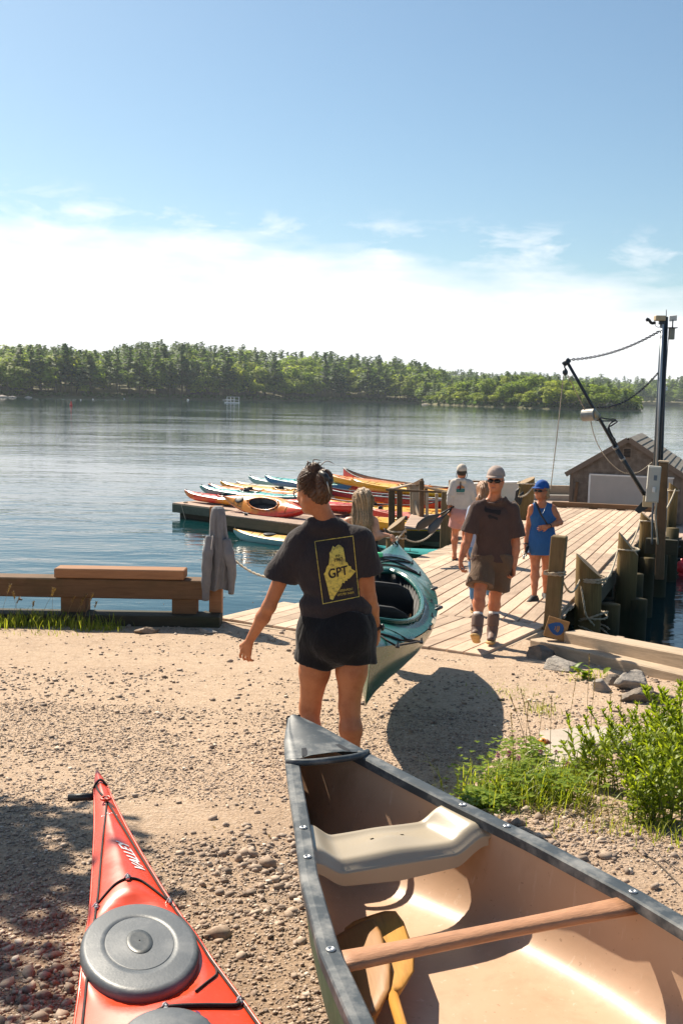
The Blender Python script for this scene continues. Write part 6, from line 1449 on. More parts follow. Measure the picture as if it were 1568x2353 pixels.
        g.cone(c + f * .086 - u * .064 + r * .016, c + f * .086 - u * .064 - r * .016, .009, .009, .008); g.cone(c + f * .084 - u * .074 + r * .013, c + f * .084 - u * .074 - r * .013, .009, .009, .008)
        g.cone(J['neck'] - np.array([0, 0, .02]), c - u * .05 - f * .022, (.050 if s.fem else .060) * S, (.047 if s.fem else .056) * S, .03)
    def hand(s, a, dirn, palm, curl=.5, h=.004, thumb=1.0, spread=.12, hk=None):
        "fingers run along dirn, curling towards palm"
        wr = s.J['wr' + a]; d = nrm(dirn); p = np.array(palm, float); p = nrm(p - d * (p @ d)); w_ = np.cross(d, p) * (1 if a == 'L' else -1) * thumb; S = s.S * (.9 if s.fem else 1)
        g = SDF(wr - .21, wr + .21, h); y = nrm(wr - s.J['el' + a]); g.cone(wr - y * .07, wr, .027 * S + .002, .0255 * S, .01); sqp = (p, .55)
        K = [wr + d * .085 * S + w_ * q * S for q in (.030, .010, -.010, -.028)]
        for k, q in zip(K, (.022, .010, -.008, -.022)): g.cone(wr + d * .012 + w_ * q * .6 * S, k - d * .006, .0150 * S, .0125 * S, .014)
        for i, (k, l) in enumerate(zip(K, (.040, .045, .042, .033))):
            c0 = curl * (1 + .12 * i); fd = d; q0 = k; r0 = .0092 * S
            for j, sg in enumerate((1.0, .62, .5)):
                ang_ = c0 * (.75, 1.75, 2.45)[j]; fd = nrm(d * cos(ang_) + p * sin(ang_) + w_ * spread * (1.5 - i) * .5); q1 = q0 + fd * l * sg * S; g.cone(q0, q1, r0, r0 * .9, .004); q0 = q1; r0 *= .9
        tb = wr + d * .028 + w_ * .026 * S; t1 = tb + nrm(d * .75 + w_ * .65 + p * .35) * .040 * S; t2 = t1 + nrm(d * .9 + w_ * .15 + p * .5) * .030 * S; g.cone(wr + d * .01 + w_ * .01, tb, .015 * S, .0145 * S, .012); g.cone(tb, t1, .0135 * S, .011 * S, .006); g.cone(t1, t2, .011 * S, .0085 * S, .004)
        return g.mesh()
    def body(s, mt, meshes):
        V, F, n = [], [], 0
        for v, f in meshes: V.append(v); F.append(f + n); n += len(v)
        s.skin = obj('body', np.concatenate(V), np.concatenate(F), mt, s.t); return s.skin
    def part(s, name, g, mt, par=None): v, f = g.mesh(); return obj(name, v, f, mt, par or s.t)
    def tee(s, g, e=.016, sl=.62, flare=.022, hem=None, k=.04):
        J, S = s.J, s.S; s.torso(g, e, k)
        sc_, hc = (J['shL'] + J['shR']) / 2, (J['hipL'] + J['hipR']) / 2; sq = (s.f, .72)
        g.cone(sc_ - [0, 0, .12], hc - [0, 0, .02], .125 * S + e, .125 * S + e, .06, sq)
        for a in 'LR':
            x = J['el' + a] - J['sh' + a]; o = nrm(J['shR'] - J['shL']) * (1 if a == 'R' else -1)
            g.cone(J['sh' + a] - o * .015, J['sh' + a] + x * sl, .062 * S + e, .066 * S + flare * .8 + e * .3, .03, None, 'add', nrm(x))
            b = J['sh' + a] + x * sl; g.cone(b + nrm(x) * .05, b - nrm(x) * .03, .055 * S + flare * .5, .05 * S + flare * .35, 0, None, 'sub', -nrm(x))
        if hem is not None: g.cut((0, 0, hem), (0, 0, -1))
        return g
    def neckhole(s, g, r=.062, z=.0, tilt=.25):
        J = s.J; n = J['neck']; a = n + s.f * .012; g.ell(n - [0, 0, .03] + s.f * .01, (r * 1.75, r * 1.45, .050), None, .03); g.cone(a + [0, 0, .12], a - [0, 0, .02], r * 1.1, r, 0, None, 'sub', (0, 0, -1))
        bl = g.block(n - .11, n + .16); sl, X, Y, Z = bl; d = (Z - n[2] - z) + ((X - n[0]) * s.f[0] + (Y - n[1]) * s.f[1]) * tilt; rr = np.sqrt((X - n[0]) ** 2 + (Y - n[1]) ** 2); g.d[sl] = np.where(rr < .105, np.maximum(g.d[sl], d.astype(np.float32)), g.d[sl]); return g
    def shorts(s, g, frac=.42, e=.02, flare=.03, waist=None):
        J, S = s.J, s.S; g.cone(J['hipL'], J['hipR'], .115 * S + e, .115 * S + e, .03, (s.f, .86)); hc = (J['hipL'] + J['hipR']) / 2
        g.cone(hc - s.f * .05 + s.r * .055, hc - s.f * .05 - s.r * .055, .103 * S + e, .103 * S + e, .04); g.cone(hc - s.f * .055 - [0, 0, .05], hc - s.f * .04 - [0, 0, .07], .085 * S + e, .070 * S + e, .04); g.cone(J['hipL'] + [0, 0, .07], J['hipR'] + [0, 0, .07], .10 * S + e, .10 * S + e, .04, (s.f, .8))
        for a in 'LR':
            x = J['kn' + a] - J['hip' + a]; b = J['hip' + a] + x * frac; g.cone(J['hip' + a], b, .100 * S + e, .088 * S + e + flare, .02, None, 'add', nrm(x)); g.cone(b + nrm(x) * .015, b - nrm(x) * .010, .074 * S, .074 * S, 0, None, 'sub', -nrm(x))
        if waist is not None: g.cut((0, 0, waist), (0, 0, 1))
        return g

def glasses(F, mt, w_=.026, hgt=.019, frame=False, par=None):
    c, f, u, r = F.J['head'], F.hf, F.hu, F.hr; b = MB()
    for o in (-1, 1):
        ce = c + f * .100 + r * o * .034 - u * .002
        if frame: b.tube([ce + r * w_ * cos(a) + u * hgt * 1.1 * sin(a) - f * .012 * abs(cos(a)) for a in np.linspace(0, 2 * pi, 18)], .0032, 5, False)
        else:
            rr = [[ce + (r * w_ * 1.12 * k * cos(a) + u * hgt * k * sin(a)) - f * (.018 * (o * cos(a) * .5 + .5) * k + z) for a in np.linspace(0, 2 * pi, 16, endpoint=False)] for k, z in ((1, .012), (1, .003), (.7, -.002), (.05, -.004))]; v, fa = loft(rr); b.add(v, fa)
        b.tube([ce + r * o * w_ - f * .012, ce + r * o * (w_ + .016) - f * .03, c + r * o * .083 - f * .012 + u * .004], .003, 5)
    b.tube([c + f * .101 + r * .012, c + f * .104, c + f * .101 - r * .012], .003, 5); return b.build('glasses', mt, par or F.t)
def cap_(F, mt, brim=None, fwd=1, up=.0, brim_l=.085, e=.010, bmat=None):
    c, f, u, r = F.J['head'], F.hf * fwd, F.hu, F.hr; S = F.S; M = np.stack([r, f, u], 1); g = SDF(c - .22, c + .26, .0065)
    g.ell(c + u * (.030 + up) - f * .006, (.080 * S + e, .100 * S + e, .094 * S + e), M, 0); g.cut(c + u * (.026 + up), -(u + f * -.14)); g.ell(c + u * (.0 + up), (.076 * S, .096 * S, .10), M, 0, 'sub')
    o = F.part('cap', g, mt); vv = []
    n = 15; R_, IN = [], []
    for a in np.linspace(-1.15, 1.15, n):
        p0 = c + u * (.042 + up) + r * (.083 * S) * sin(a) + f * (.098 * S + e) * cos(a) * .97; ext = brim_l * (cos(a * 1.25) * .7 + .3); p1 = p0 + f * ext * 1.0 + r * sin(a) * .012 - u * (.004 + .02 * (1 - cos(a)) + .10 * ext); IN.append(p0); R_.append(p1)
    v = IN + R_ + [p - u * .006 for p in IN] + [p - u * .006 for p in R_]; fa = []
    for i in range(n - 1): fa += [(i, i + 1, n + i + 1, n + i), (2 * n + i, 3 * n + i, 3 * n + i + 1, 2 * n + i + 1), (n + i, n + i + 1, 3 * n + i + 1, 3 * n + i)]
    obj('brim', v, fa, bmat or mt, o); return o

# ---------------------------------------------------------------- woman in the charcoal T-shirt, back to the viewer
W = Fig('woman in charcoal T-shirt with yellow back print, hair pinned up, seen from behind', 5.35,
        dict(head=(718, 1124, .02), neck=(752, 1196, .02), shL=(681, 1246, .03), shR=(832, 1240, -.02), elL=(618, 1393, .06), wrL=(572, 1474, .14), elR=(848, 1375, .03), wrR=(864, 1447, .10), hipL=(733, 1462), hipR=(812, 1462), knL=(712, 1622, .05), knR=(802, 1622, -.02), anL=(702, 1792, .0), anR=(810, 1800, -.05)),
        (-.12, .99), (-.62, .72, -.30), True, 1.0)
g = W.grid(.0085); W.torso(g); W.arm(g, 'L'); W.arm(g, 'R'); W.leg(g, 'L'); W.leg(g, 'R'); W.foot(g, 'L'); W.foot(g, 'R'); W.headf(g, True); v0 = g.mesh()
hl = W.hand('L', (-.28, .25, -1.0), (.45, .85, .1), .42, .0042, -1, .25); hr_ = W.hand('R', (.10, .20, -1.0), (-.9, .25, 0), 1.05, .0042, -1)
W.body(SK1, [v0, hl, hr_])
g = W.grid(.0075, ['shL', 'shR', 'elL', 'elR', 'hipL', 'hipR', 'neck'], .20); hemz = aty(770, 1436, 5.3)[2]
W.tee(g, .011, .56, .030, hemz, .03); W.neckhole(g, .060, .012, .3)
jt = W.J; side = nrm(jt['shR'] - jt['shL']); midt = (jt['hipL'] + jt['hipR']) / 2
fa = folds(3, .013, (13, 10, 6)); fb = folds(11, .006, (5, 5, 40), 4); zb_ = hemz + .10
g.disp(lambda X, Y, Z: fa(X, Y, Z) + fb(X, Y, Z) * np.clip((zb_ + .09 - Z) / .12, 0, 1) - .012 * np.exp(-((Z - zb_) / .03) ** 2) + .010 * np.exp(-((Z - zb_ - .055) / .022) ** 2))
tee = W.part('t_shirt', g, T_CHAR)
g = W.grid(.0075, ['hipL', 'hipR', 'knL', 'knR'], .2); W.shorts(g, .345, .014, .024, hemz + .06); fc = folds(9, .016, (20, 14, 5)); g.disp(lambda X, Y, Z: fc(X, Y, Z)); W.part('shorts', g, T_BLK)
# hair drawn up to a clipped knot
c, f, u, r = W.J['head'], W.hf, W.hu, W.hr; M = np.stack([r, f, u], 1); g = SDF(c - .2, c + .26, .0045)
g.ell(c + u * .026 - f * .020, (.083, .098, .100), M, .01); g.ell(c - f * .062 - u * .035, (.060, .045, .060), M, .03); g.cut(c + f * .045 - u * .02, f * 1.0 - u * .75)
tk = aty(728, 1090, 5.33) + np.array([0, -.05, 0]); kn_ = aty(722, 1078, 5.32); ck = aty(745, 1100, 5.27)
g.ell(kn_, (.034, .036, .036), None, .015); g.ell(ck, (.046, .04, .052), None, .02); g.ell(aty(741, 1120, 5.25), (.030, .03, .05), None, .02)
ka_ = aty(733, 1092, 5.3)
def strands(X, Y, Z):
    px_, py_, pz_ = X - ka_[0], Y - ka_[1], Z - ka_[2]; th = np.arctan2(px_ * r[0] + py_ * r[1] + pz_ * r[2] + .001, px_ * u[0] + py_ * u[1] + pz_ * u[2]); d_ = np.sqrt(px_ ** 2 + py_ ** 2 + pz_ ** 2)
    return .0028 * np.sin(th * 38 + 14 * d_) + .002 * np.sin(th * 71 + 40 * d_ + 1)
g.disp(strands); hair = W.part('hair', g, H_BRN)
rs = np.random.default_rng(8); b = MB()
for i in range(90):
    th = rs.uniform(-2.2, 2.2); st_ = c + u * (.026 + .08 * rs.uniform(-.7, .9)) + r * .088 * sin(th) * .95 + f * .06 * cos(th) * rs.uniform(-.6, .9); e_ = ka_ + np.array([rs.normal(0, .02), rs.normal(0, .012), rs.normal(0, .02)]); cc_ = c + u * .026 - f * .02
    P = spline([st_, (st_ + e_) / 2, e_], 9); P = np.array([cc_ + (p - cc_) * max(1.0, .101 / max(np.linalg.norm((p - cc_) / np.array([.83, .97, 1.0])), 1e-6) if k_ < 7 else 1) for k_, p in enumerate(P)]); b.tube(P, [.0022] * 7 + [.0015, .0005], 4)
for i in range(7):
    q = kn_ + rs.normal(0, .018, 3); b.tube(spline([q, q + [rs.normal(0, .02), -.01, .035], q + [rs.normal(.02, .03), -.02, .05 * rs.random()]], 7), [.0025] * 5 + [.0015, .0005], 4)
b.build('hair_strands', H_BRN, hair)
b = MB(); p0, p1 = aty(737, 1086, 5.22), aty(751, 1112, 5.20); b.tube(spline([p0, (p0 + p1) / 2 + [.01, -.02, .01], p1], 10), [.010, .013, .015, .015, .015, .015, .015, .014, .012, .008], 8); b.tube([aty(751, 1098, 5.21), aty(757, 1106, 5.21), aty(755, 1114, 5.22)], [.012, .022, .014], 8)
clip = b.build('hair_clip', M_BLACK, W.t); obj('clip_pin', *tube_geo([aty(751, 1106, 5.18), aty(757, 1133, 5.2)], .0022, 5), M_METAL, clip)
glasses(W, M_BLACK, .027, .021, True)
wt = W.J['wrR']; y_ = nrm(wt - W.J['elR']); obj('watch_strap', *tube_geo([wt - y_ * .030, wt - y_ * .012], .0315, 14), mat('brown_strap', (.05, .025, .018), .6), W.t)
wq = wt - y_ * .021 + np.array([.032, -.008, 0]); obj('watch_face', *tube_geo([wq, wq + np.array([.012, -.003, 0])], [.020, .018], 14), M_BLACK, W.t)
# print on the back of the shirt, laid on the cloth
def bvh_of(o): me = o.data; return BVHTree.FromPolygons([v.co[:] for v in me.vertices], [p.vertices[:] for p in me.polygons])
BT_ = bvh_of(tee); cornr = {(0, 1): aty(722, 1243, 5.2), (1, 1): aty(811, 1230, 5.2), (0, 0): aty(741, 1388, 5.2), (1, 0): aty(825, 1371, 5.2)}
def onback(U, V, dz=.0025):
    p = cornr[(0, 0)] * (1 - U) * (1 - V) + cornr[(1, 0)] * U * (1 - V) + cornr[(0, 1)] * (1 - U) * V + cornr[(1, 1)] * U * V; o = np.array([0, 0, CAMZ]); d = Vector(p - o).normalized()
    h_ = BT_.ray_cast(Vector(o), d)
    return None if h_[0] is None else h_[0] - d * dz
M_YEL = mat('yellow_shirt_ink', (.70, .53, .10), .85, .12, 60, .2, 200, dirt=(.10, .08, .05), dscale=55, damt=.75); M_DKINK = T_CHAR
def flat(name, pts, mt, dz=.0025, cell=.03):
    bm_ = bmesh.new(); vs_ = [bm_.verts.new((x, y, 0)) for x, y in pts]; fc_ = bm_.faces.new(vs_); bmesh.ops.triangulate(bm_, faces=[fc_]); me = bpy.data.meshes.new(name); bm_.to_mesh(me); bm_.free(); return drape(me, lambda x, y: onback(x, y, dz), name, mt, tee, cell)
fw = .012
for nm, (x0, y0, x1, y1) in dict(a=(0, 0, 1, fw), b=(0, 1 - fw, 1, 1), c=(0, fw, fw * 1.4, 1 - fw), d=(1 - fw * 1.4, fw, 1, 1 - fw)).items(): flat('print_frame', [(x0, y0), (x1, y0), (x1, y1), (x0, y1)], M_YEL)
# outline of the state, u to the right, v up
ME = [(.455, .885), (.50, .855), (.545, .875), (.60, .89), (.66, .87), (.715, .82), (.735, .60), (.775, .585), (.80, .53), (.855, .515), (.865, .475), (.965, .425), (.905, .385), (.83, .345), (.78, .325), (.745, .33), (.72, .295), (.665, .305), (.64, .265), (.585, .285), (.56, .235), (.47, .17), (.39, .12), (.285, .035), (.215, .06), (.175, .30), (.135, .47), (.19, .505), (.225, .57), (.29, .60), (.335, .72), (.345, .785), (.40, .815)]
flat('state_outline', ME, M_YEL)
def word(body, cx_, cy_, hgt, wid, mt, dz, nm, rot=.0):
    tm = text_mesh(body, 1.0); xs_ = [v.co.x for v in tm.vertices]; ys_ = [v.co.y for v in tm.vertices]; sx, sy = wid / (max(xs_) - min(xs_)), hgt / (max(ys_) - min(ys_)); mx_, my_ = (max(xs_) + min(xs_)) / 2, (max(ys_) + min(ys_)) / 2
    for v in tm.vertices: x, y = (v.co.x - mx_) * sx, (v.co.y - my_) * sy; v.co = (cx_ + x, cy_ + y + x * rot, 0)
    return drape(tm, lambda x, y: onback(x, y, dz), nm, mt, tee, .03)
for k_ in (0, .006): word('EST', .545 + k_, .715, .036, .11, M_DKINK, .0042 + k_ * .05, 'print_letters'); word('1987', .555 + k_, .655, .058, .21, M_DKINK, .0042 + k_ * .05, 'print_letters')
for k_ in (0, .008, -.008): word('GPT', .51 + k_, .46 + k_ * .5, .145, .50, M_DKINK, .0042 + abs(k_) * .02, 'print_letters', .03)
word('GLIDDEN POINT', .64, .155, .035, .42, M_YEL, .0025, 'print_letters', -.02); word('OYSTER FARM', .64, .095, .035, .44, M_YEL, .0025, 'print_letters', -.02)

# ---------------------------------------------------------------- blonde woman holding the far end of the kayak
B = Fig('woman with loose blonde hair carrying the far end of the green kayak', 9.25,
        dict(head=(833, 1152), neck=(830, 1182), shL=(800, 1200, .05), shR=(856, 1198, .0), elR=(862, 1232, -.05), wrR=(884, 1229, -.02), elL=(795, 1240), wrL=(805, 1280), hipL=(812, 1288), hipR=(846, 1288), knL=(814, 1352, .1), knR=(842, 1352, .0), anL=(814, 1425, .1), anR=(842, 1425, 0)), (.05, 1), None, True, .93)
g = B.grid(.011); B.torso(g); B.arm(g, 'L'); B.arm(g, 'R'); B.leg(g, 'L'); B.leg(g, 'R'); B.foot(g, 'L'); B.foot(g, 'R'); B.headf(g); B.body(SK3, [g.mesh(), B.hand('R', (1, .1, -.1), (0, -.1, -1), 1.1, .005)])
g = B.grid(.010, ['shL', 'shR', 'hipL', 'hipR'], .2); B.torso(g, .008); g.cut(B.J['neck'] - [0, 0, .075], (0, 0, 1)); 
for a, o in (('L', -1), ('R', 1)): g.ell(B.J['sh' + a] + B.r * o * .02, (.075, .09, .11), None, 0, 'sub')
for o in (-1, 1): g.cone(B.J['neck'] + B.r * o * .06 - [0, 0, .1] - B.f * .05, B.J['neck'] + B.r * o * .075 - [0, 0, .02], .018, .016, .01)
B.part('tank_top', g, T_NAVY); g = B.grid(.011, ['hipL', 'hipR', 'knL', 'knR'], .2); B.shorts(g, .4, .015, .015); B.part('shorts', g, T_BLK)
c, f, u, r = B.J['head'], B.hf, B.hu, B.hr; M = np.stack([r, f, u], 1); g = SDF(c - [.2, .2, .42], c + .2, .0075)
g.ell(c + u * .024 - f * .012, (.090, .106, .102), M, .02); g.cone(c - u * .02 - f * .03, c - u * .18 - f * .085, .088, .085, .04, (f, .7)); g.cone(c - u * .18 - f * .085, c - u * .30 - f * .085, .085, .05, .04, (f, .6)); g.cone(c - u * .1 + r * .05 - f * .02, c - u * .27 + r * .085 - f * .04, .04, .018, .03); g.cut(c + f * .05 - u * .02, f)
g.disp(lambda X, Y, Z: .009 * np.sin((X * 1.0 + Y * .4) * 260 + 3 * np.sin(Z * 18)) + .005 * np.sin((X - .3 * Y) * 130 + Z * 16)); hb_o = B.part('hair', g, H_BLD)
b = MB()
for i in range(70):
    o = rs.uniform(-1, 1); p0 = c + u * .06 + r * o * .08 - f * .05; P = spline([p0, c - u * .06 + r * o * .096 - f * (.085 + .02 * (1 - o * o)), c - u * .2 + r * (o * .10 + rs.normal(0, .012)) - f * .14, c - u * (.28 + .06 * rs.random()) + r * (o * .085 + rs.normal(0, .03)) - f * .13], 9); b.tube(P, [.003] * 6 + [.002, .0015, .0006], 3)
b.build('hair_strands', H_BLD, hb_o)

# ---------------------------------------------------------------- man in brown walking towards the viewer
Mn = Fig('man in brown T-shirt, cap and sunglasses striding up the dock in rubber boots', 10.35,
         dict(head=(1138, 1102, -.02), neck=(1135, 1142, .02), shR=(1092, 1166, 0), shL=(1178, 1169, 0), elR=(1073, 1238, -.02), wrR=(1058, 1284, -.10), elL=(1184, 1248, .0), wrL=(1180, 1300, -.06), hipR=(1110, 1290), hipL=(1152, 1292), knR=(1101, 1362, -.16), knL=(1136, 1368, .04), anR=(1094, 1453, -.34), anL=(1130, 1450, -.02)), (-.16, -.99), (-.36, -.93, -.06), False, 1.02)
g = Mn.grid(.011); Mn.torso(g); Mn.arm(g, 'L'); Mn.arm(g, 'R'); Mn.leg(g, 'L'); Mn.leg(g, 'R'); Mn.headf(g, False); v0 = g.mesh()
Mn.body(SK2, [v0, Mn.hand('R', (-.1, -.15, -1), (.9, -.2, .0), .75, .0055), Mn.hand('L', (-.05, -.1, -1), (-.9, -.1, 0), .75, .0055)])
g = Mn.grid(.0095, ['shL', 'shR', 'elL', 'elR', 'hipL', 'hipR', 'neck'], .24); hz = aty(1135, 1287, 10.3)[2]; Mn.tee(g, .011, .80, .034, hz, .022); Mn.neckhole(g, .066, -.022, .30); fa2 = folds(21, .024, (9, 9, 5)); g.disp(lambda X, Y, Z: fa2(X, Y, Z)); mtee = Mn.part('t_shirt', g, T_BRN)
g = Mn.grid(.0095, ['hipL', 'hipR', 'knL', 'knR'], .22); Mn.shorts(g, .78, .018, .030, hz + .06); fa3 = folds(23, .016, (14, 10, 9)); g.disp(lambda X, Y, Z: fa3(X, Y, Z)); Mn.part('shorts', g, T_KHK)
for a, tl_ in (('R', .55), ('L', .0)):
    an, kn = Mn.J['an' + a], Mn.J['kn' + a]; ud = nrm(kn - an); td = nrm(np.array([-.22, -.95, tl_])); g = SDF(an - .26, an + .30, .008)
    g.cone(an + ud * .10, an + ud * .02, .054, .052, .02); g.cone(an + ud * .02, an - ud * .035 + td * .02, .05, .045, .03); g.cone(an - ud * .035 + td * .0, an - ud * .055 + td * .15, .044, .040, .03, None); g.cut(an - ud * .088 + td * .0, nrm(-ud + td * (.0)))
    bo = Mn.part('boot', g, BOOT); g = SDF(an - .28, an + .28, .008); g.cone(an + ud * .155, an + ud * .055, .062, .060, .01, None, 'add', -ud); g.cone(an + ud * .16, an + ud * .25, .05, .05, 0, None, 'sub'); o = obj('boot_cuff', *g.mesh(), T_KHK if False else BOOT, bo)
    g = SDF(an - .28, an + .28, .008); g.cone(an - ud * .077 - td * .05, an - ud * .080 + td * .165, .042, .048, .02, (ud, .42)); obj('sole', *g.mesh(), SOLE, bo)
    obj('sock', *tube_geo([an + ud * .14, an + ud * .205], [.047, .049], 14), SOCK, Mn.t)
M_CAP = cloth('faded_grey_cap', (.36, .28, .24), .25, 200); cpo = cap_(Mn, M_CAP, up=.010, brim_l=.058); glasses(Mn, mat('dark_lens', (.006, .006, .007), .12, .05), .029, .022)
c, f, u, r = Mn.J['head'], Mn.hf, Mn.hu, Mn.hr; g = SDF(c - .16, c + .16, .006); g.ell(c + u * .012 - f * .016, (.0775, .094, .088), np.stack([r, f, u], 1), 0); g.cut(c + u * .02, u); g.cut(c - f * .005, f); Mn.part('hair', g, H_BRN)
obj('mouth', *tube_geo([c + f * .0935 - u * .069 + r * .02, c + f * .098 - u * .0685, c + f * .0935 - u * .069 - r * .02], .0035, 5), mat('lip', (.28, .08, .06), .5), Mn.t)
MT_ = bvh_of(mtee); pc = {(0, 1): aty(1111, 1160, 9.6), (1, 1): aty(1150, 1166, 9.6), (0, 0): aty(1111, 1200, 9.6), (1, 0): aty(1150, 1200, 9.6)}
def onchest(U, V, dz=.004):
    p = pc[(0, 0)] * (1 - U) * (1 - V) + pc[(1, 0)] * U * (1 - V) + pc[(0, 1)] * (1 - U) * V + pc[(1, 1)] * U * V; o = np.array([0, 0, CAMZ]); d = Vector(p - o).normalized(); h_ = MT_.ray_cast(Vector(o), d); return None if h_[0] is None else h_[0] - d * dz
M_FADED = mat('faded_black_ink', (.020, .015, .015), .9, .25, 60)
def cflat(pts): 
    bm_ = bmesh.new(); fc_ = bm_.faces.new([bm_.verts.new((x, y, 0)) for x, y in pts]); bmesh.ops.triangulate(bm_, faces=[fc_]); me = bpy.data.meshes.new('chest_print'); bm_.to_mesh(me); bm_.free(); return drape(me, onchest, 'chest_print', M_FADED, mtee, .1)
cflat([(0, .72), (.08, 1), (.15, .85), (.5, .80), (.98, .84), (.98, .62), (.9, .48), (.6, .56), (.08, .60)]); cflat([(.2, .38), (.3, .48), (.5, .40), (.8, .32), (.82, .14), (.7, .18), (.55, .26), (.3, .22)])

# ---------------------------------------------------------------- girl mostly hidden behind the man
K = Fig('girl with auburn ponytail in jeans walking away, mostly hidden behind the man in brown', 12.0,
        dict(head=(1109, 1128), neck=(1108, 1158), shL=(1085, 1172), shR=(1132, 1172), elL=(1078, 1225), wrL=(1074, 1268), elR=(1138, 1225), wrR=(1140, 1268), hipL=(1096, 1265), hipR=(1124, 1265), knL=(1089, 1325, .05), knR=(1122, 1325, .15), anL=(1088, 1388, -.05), anR=(1128, 1382, .3)), (.1, 1), None, True, .92)
g = K.grid(.0125); K.torso(g); K.arm(g, 'L'); K.arm(g, 'R'); K.leg(g, 'L'); K.leg(g, 'R'); K.headf(g); K.body(SK3, [g.mesh(), K.hand('L', (0, .1, -1), (.9, 0, 0), .6, .006), K.hand('R', (0, .1, -1), (-.9, 0, 0), .6, .006)])
g = K.grid(.011, ['shL', 'shR', 'elL', 'elR', 'hipL', 'hipR'], .2); K.tee(g, .012, .5, .02, K.J['hipL'][2] + .05); K.part('blouse', g, cloth('pale_blue_blouse', (.30, .36, .50)))
g = K.grid(.011, ['hipL', 'hipR', 'knL', 'knR', 'anL', 'anR'], .2); K.leg(g, 'L', .012); K.leg(g, 'R', .012); g.cone(K.J['hipL'], K.J['hipR'], .115, .115, .03, (K.f, .85)); g.cut(K.J['hipL'] + [0, 0, .07], (0, 0, 1)); g.cut(K.J['anL'] + [0, 0, .06], (0, 0, -1)); K.part('jeans', g, T_JEAN)
for a in 'LR': g = SDF(K.J['an' + a] - .25, K.J['an' + a] + .25, .009); K.foot(g, a, .006); g.cut(K.J['an' + a] + [0, 0, .01], (0, 0, 1)); o = K.part('shoe', g, BOOT); g = SDF(K.J['an' + a] - .26, K.J['an' + a] + .26, .009); g.cone(K.J['an' + a] - K.f * .05 - [0, 0, .078], K.J['an' + a] + K.f * .16 - [0, 0, .085], .042, .042, .01, (np.array([0, 0, 1.0]), .4)); obj('sole', *g.mesh(), SOLE, o)
c, f, u, r = K.J['head'], K.hf, K.hu, K.hr; M = np.stack([r, f, u], 1); g = SDF(c - [.2, .3, .3], c + .2, .009); g.ell(c + u * .024 - f * .014, (.086, .104, .10), M, .02); g.cone(c + u * .02 - f * .1, c - u * .09 - f * .14 - r * .03, .045, .05, .03); g.cone(c - u * .09 - f * .14 - r * .03, c - u * .22 - f * .12 - r * .05, .05, .02, .03); g.cut(c + f * .05 - u * .03, f); g.disp(lambda X, Y, Z: .004 * np.sin(X * 230 + 3 * np.sin(Z * 20)) + .004 * np.sin(X * 110 + Y * 60)); K.part('hair', g, H_RED)

# ---------------------------------------------------------------- woman in the blue dress
D_ = Fig('woman in short blue dress, blue cap and black chest strap', 13.2,
         dict(head=(1243, 1126), neck=(1244, 1154), shR=(1221, 1167, 0), shL=(1268, 1168, 0), elR=(1211, 1215, .02), wrR=(1206, 1254, -.06), elL=(1286, 1200, .0), wrL=(1258, 1209, -.16), hipR=(1229, 1242), hipL=(1256, 1242), knR=(1228, 1304, -.02), knL=(1254, 1304, .10), anR=(1226, 1370, -.12), anL=(1252, 1364, .22)), (-.22, -.97), (-.75, -.65, -.02), True, .95)
g = D_.grid(.012); D_.torso(g); D_.arm(g, 'L'); D_.arm(g, 'R'); D_.leg(g, 'L'); D_.leg(g, 'R'); D_.headf(g, False); D_.body(SK2, [g.mesh(), D_.hand('R', (-.0, -.1, -1), (.9, -.2, 0), .7, .006), D_.hand('L', (-1, -.25, -.18), (.1, .9, -.2), .35, .006)])
g = D_.grid(.010, ['shL', 'shR', 'hipL', 'hipR', 'knL', 'knR'], .22); D_.torso(g, .010); hc = (D_.J['hipL'] + D_.J['hipR']) / 2; dz_ = aty(1240, 1273, 13.2)[2]; g.cone(hc + [0, 0, .06], [hc[0], hc[1], dz_], .15, .165, .05, (D_.f, .82)); g.cut((0, 0, dz_), (0, 0, -1)); g.cone([hc[0], hc[1], dz_ + .05], [hc[0], hc[1], dz_ - .2], .135, .15, 0, (D_.f, .82), 'sub')
nk = D_.J['neck']; g.ell(nk + [0, 0, .03] + D_.f * .06, (.082, .10, .105), None, 0, 'sub'); g.ell(nk + [0, 0, .05], (.075, .14, .07), None, 0, 'sub')
for a, o in (('L', -1), ('R', 1)): g.ell(D_.J['sh' + a] + D_.r * o * .035 - [0, 0, .0], (.055, .10, .115), None, 0, 'sub')
fd_ = folds(41, .010, (12, 8, 14)); g.disp(lambda X, Y, Z: fd_(X, Y, Z)); D_.part('dress', g, T_BLU)
sA, sB, sC = aty(1229, 1152, 13.06), aty(1241, 1182, 13.02), aty(1258, 1208, 13.05); obj('strap', *loft([[p + D_.r * x * .9 + np.array([0, 0, x * .5]) + D_.f * (.006 * k) for x, k in ((-.022, 0), (-.022, 1), (.022, 1), (.022, 0))] for p in spline([sA + [0, .03, .0], lerp(sA, sB, .5) + [0, -.015, 0], sB + [0, -.02, 0], lerp(sB, sC, .5) + [0, -.02, 0], sC], 14)]), M_BLACK, D_.t)
cap_(D_, cloth('blue_cap_cloth', (.012, .085, .32), .15), brim_l=.06, e=.012, up=.008); glasses(D_, M_BLACK, .030, .018)
c, f, u, r = D_.J['head'], D_.hf, D_.hu, D_.hr; M = np.stack([r, f, u], 1); g = SDF(c - [.2, .2, .25], c + .17, .008); g.ell(c + u * .0 - f * .03, (.084, .085, .09), M, .02); g.ell(c - u * .07 - f * .05, (.085, .055, .06), M, .03); g.cut(c + u * .035, u); g.cut(c - f * .0, f); g.disp(lambda X, Y, Z: .005 * np.sin(X * 190 + 3 * np.sin(Z * 30)) + .005 * np.sin(Y * 130 + Z * 60)); D_.part('hair', g, H_BLD)
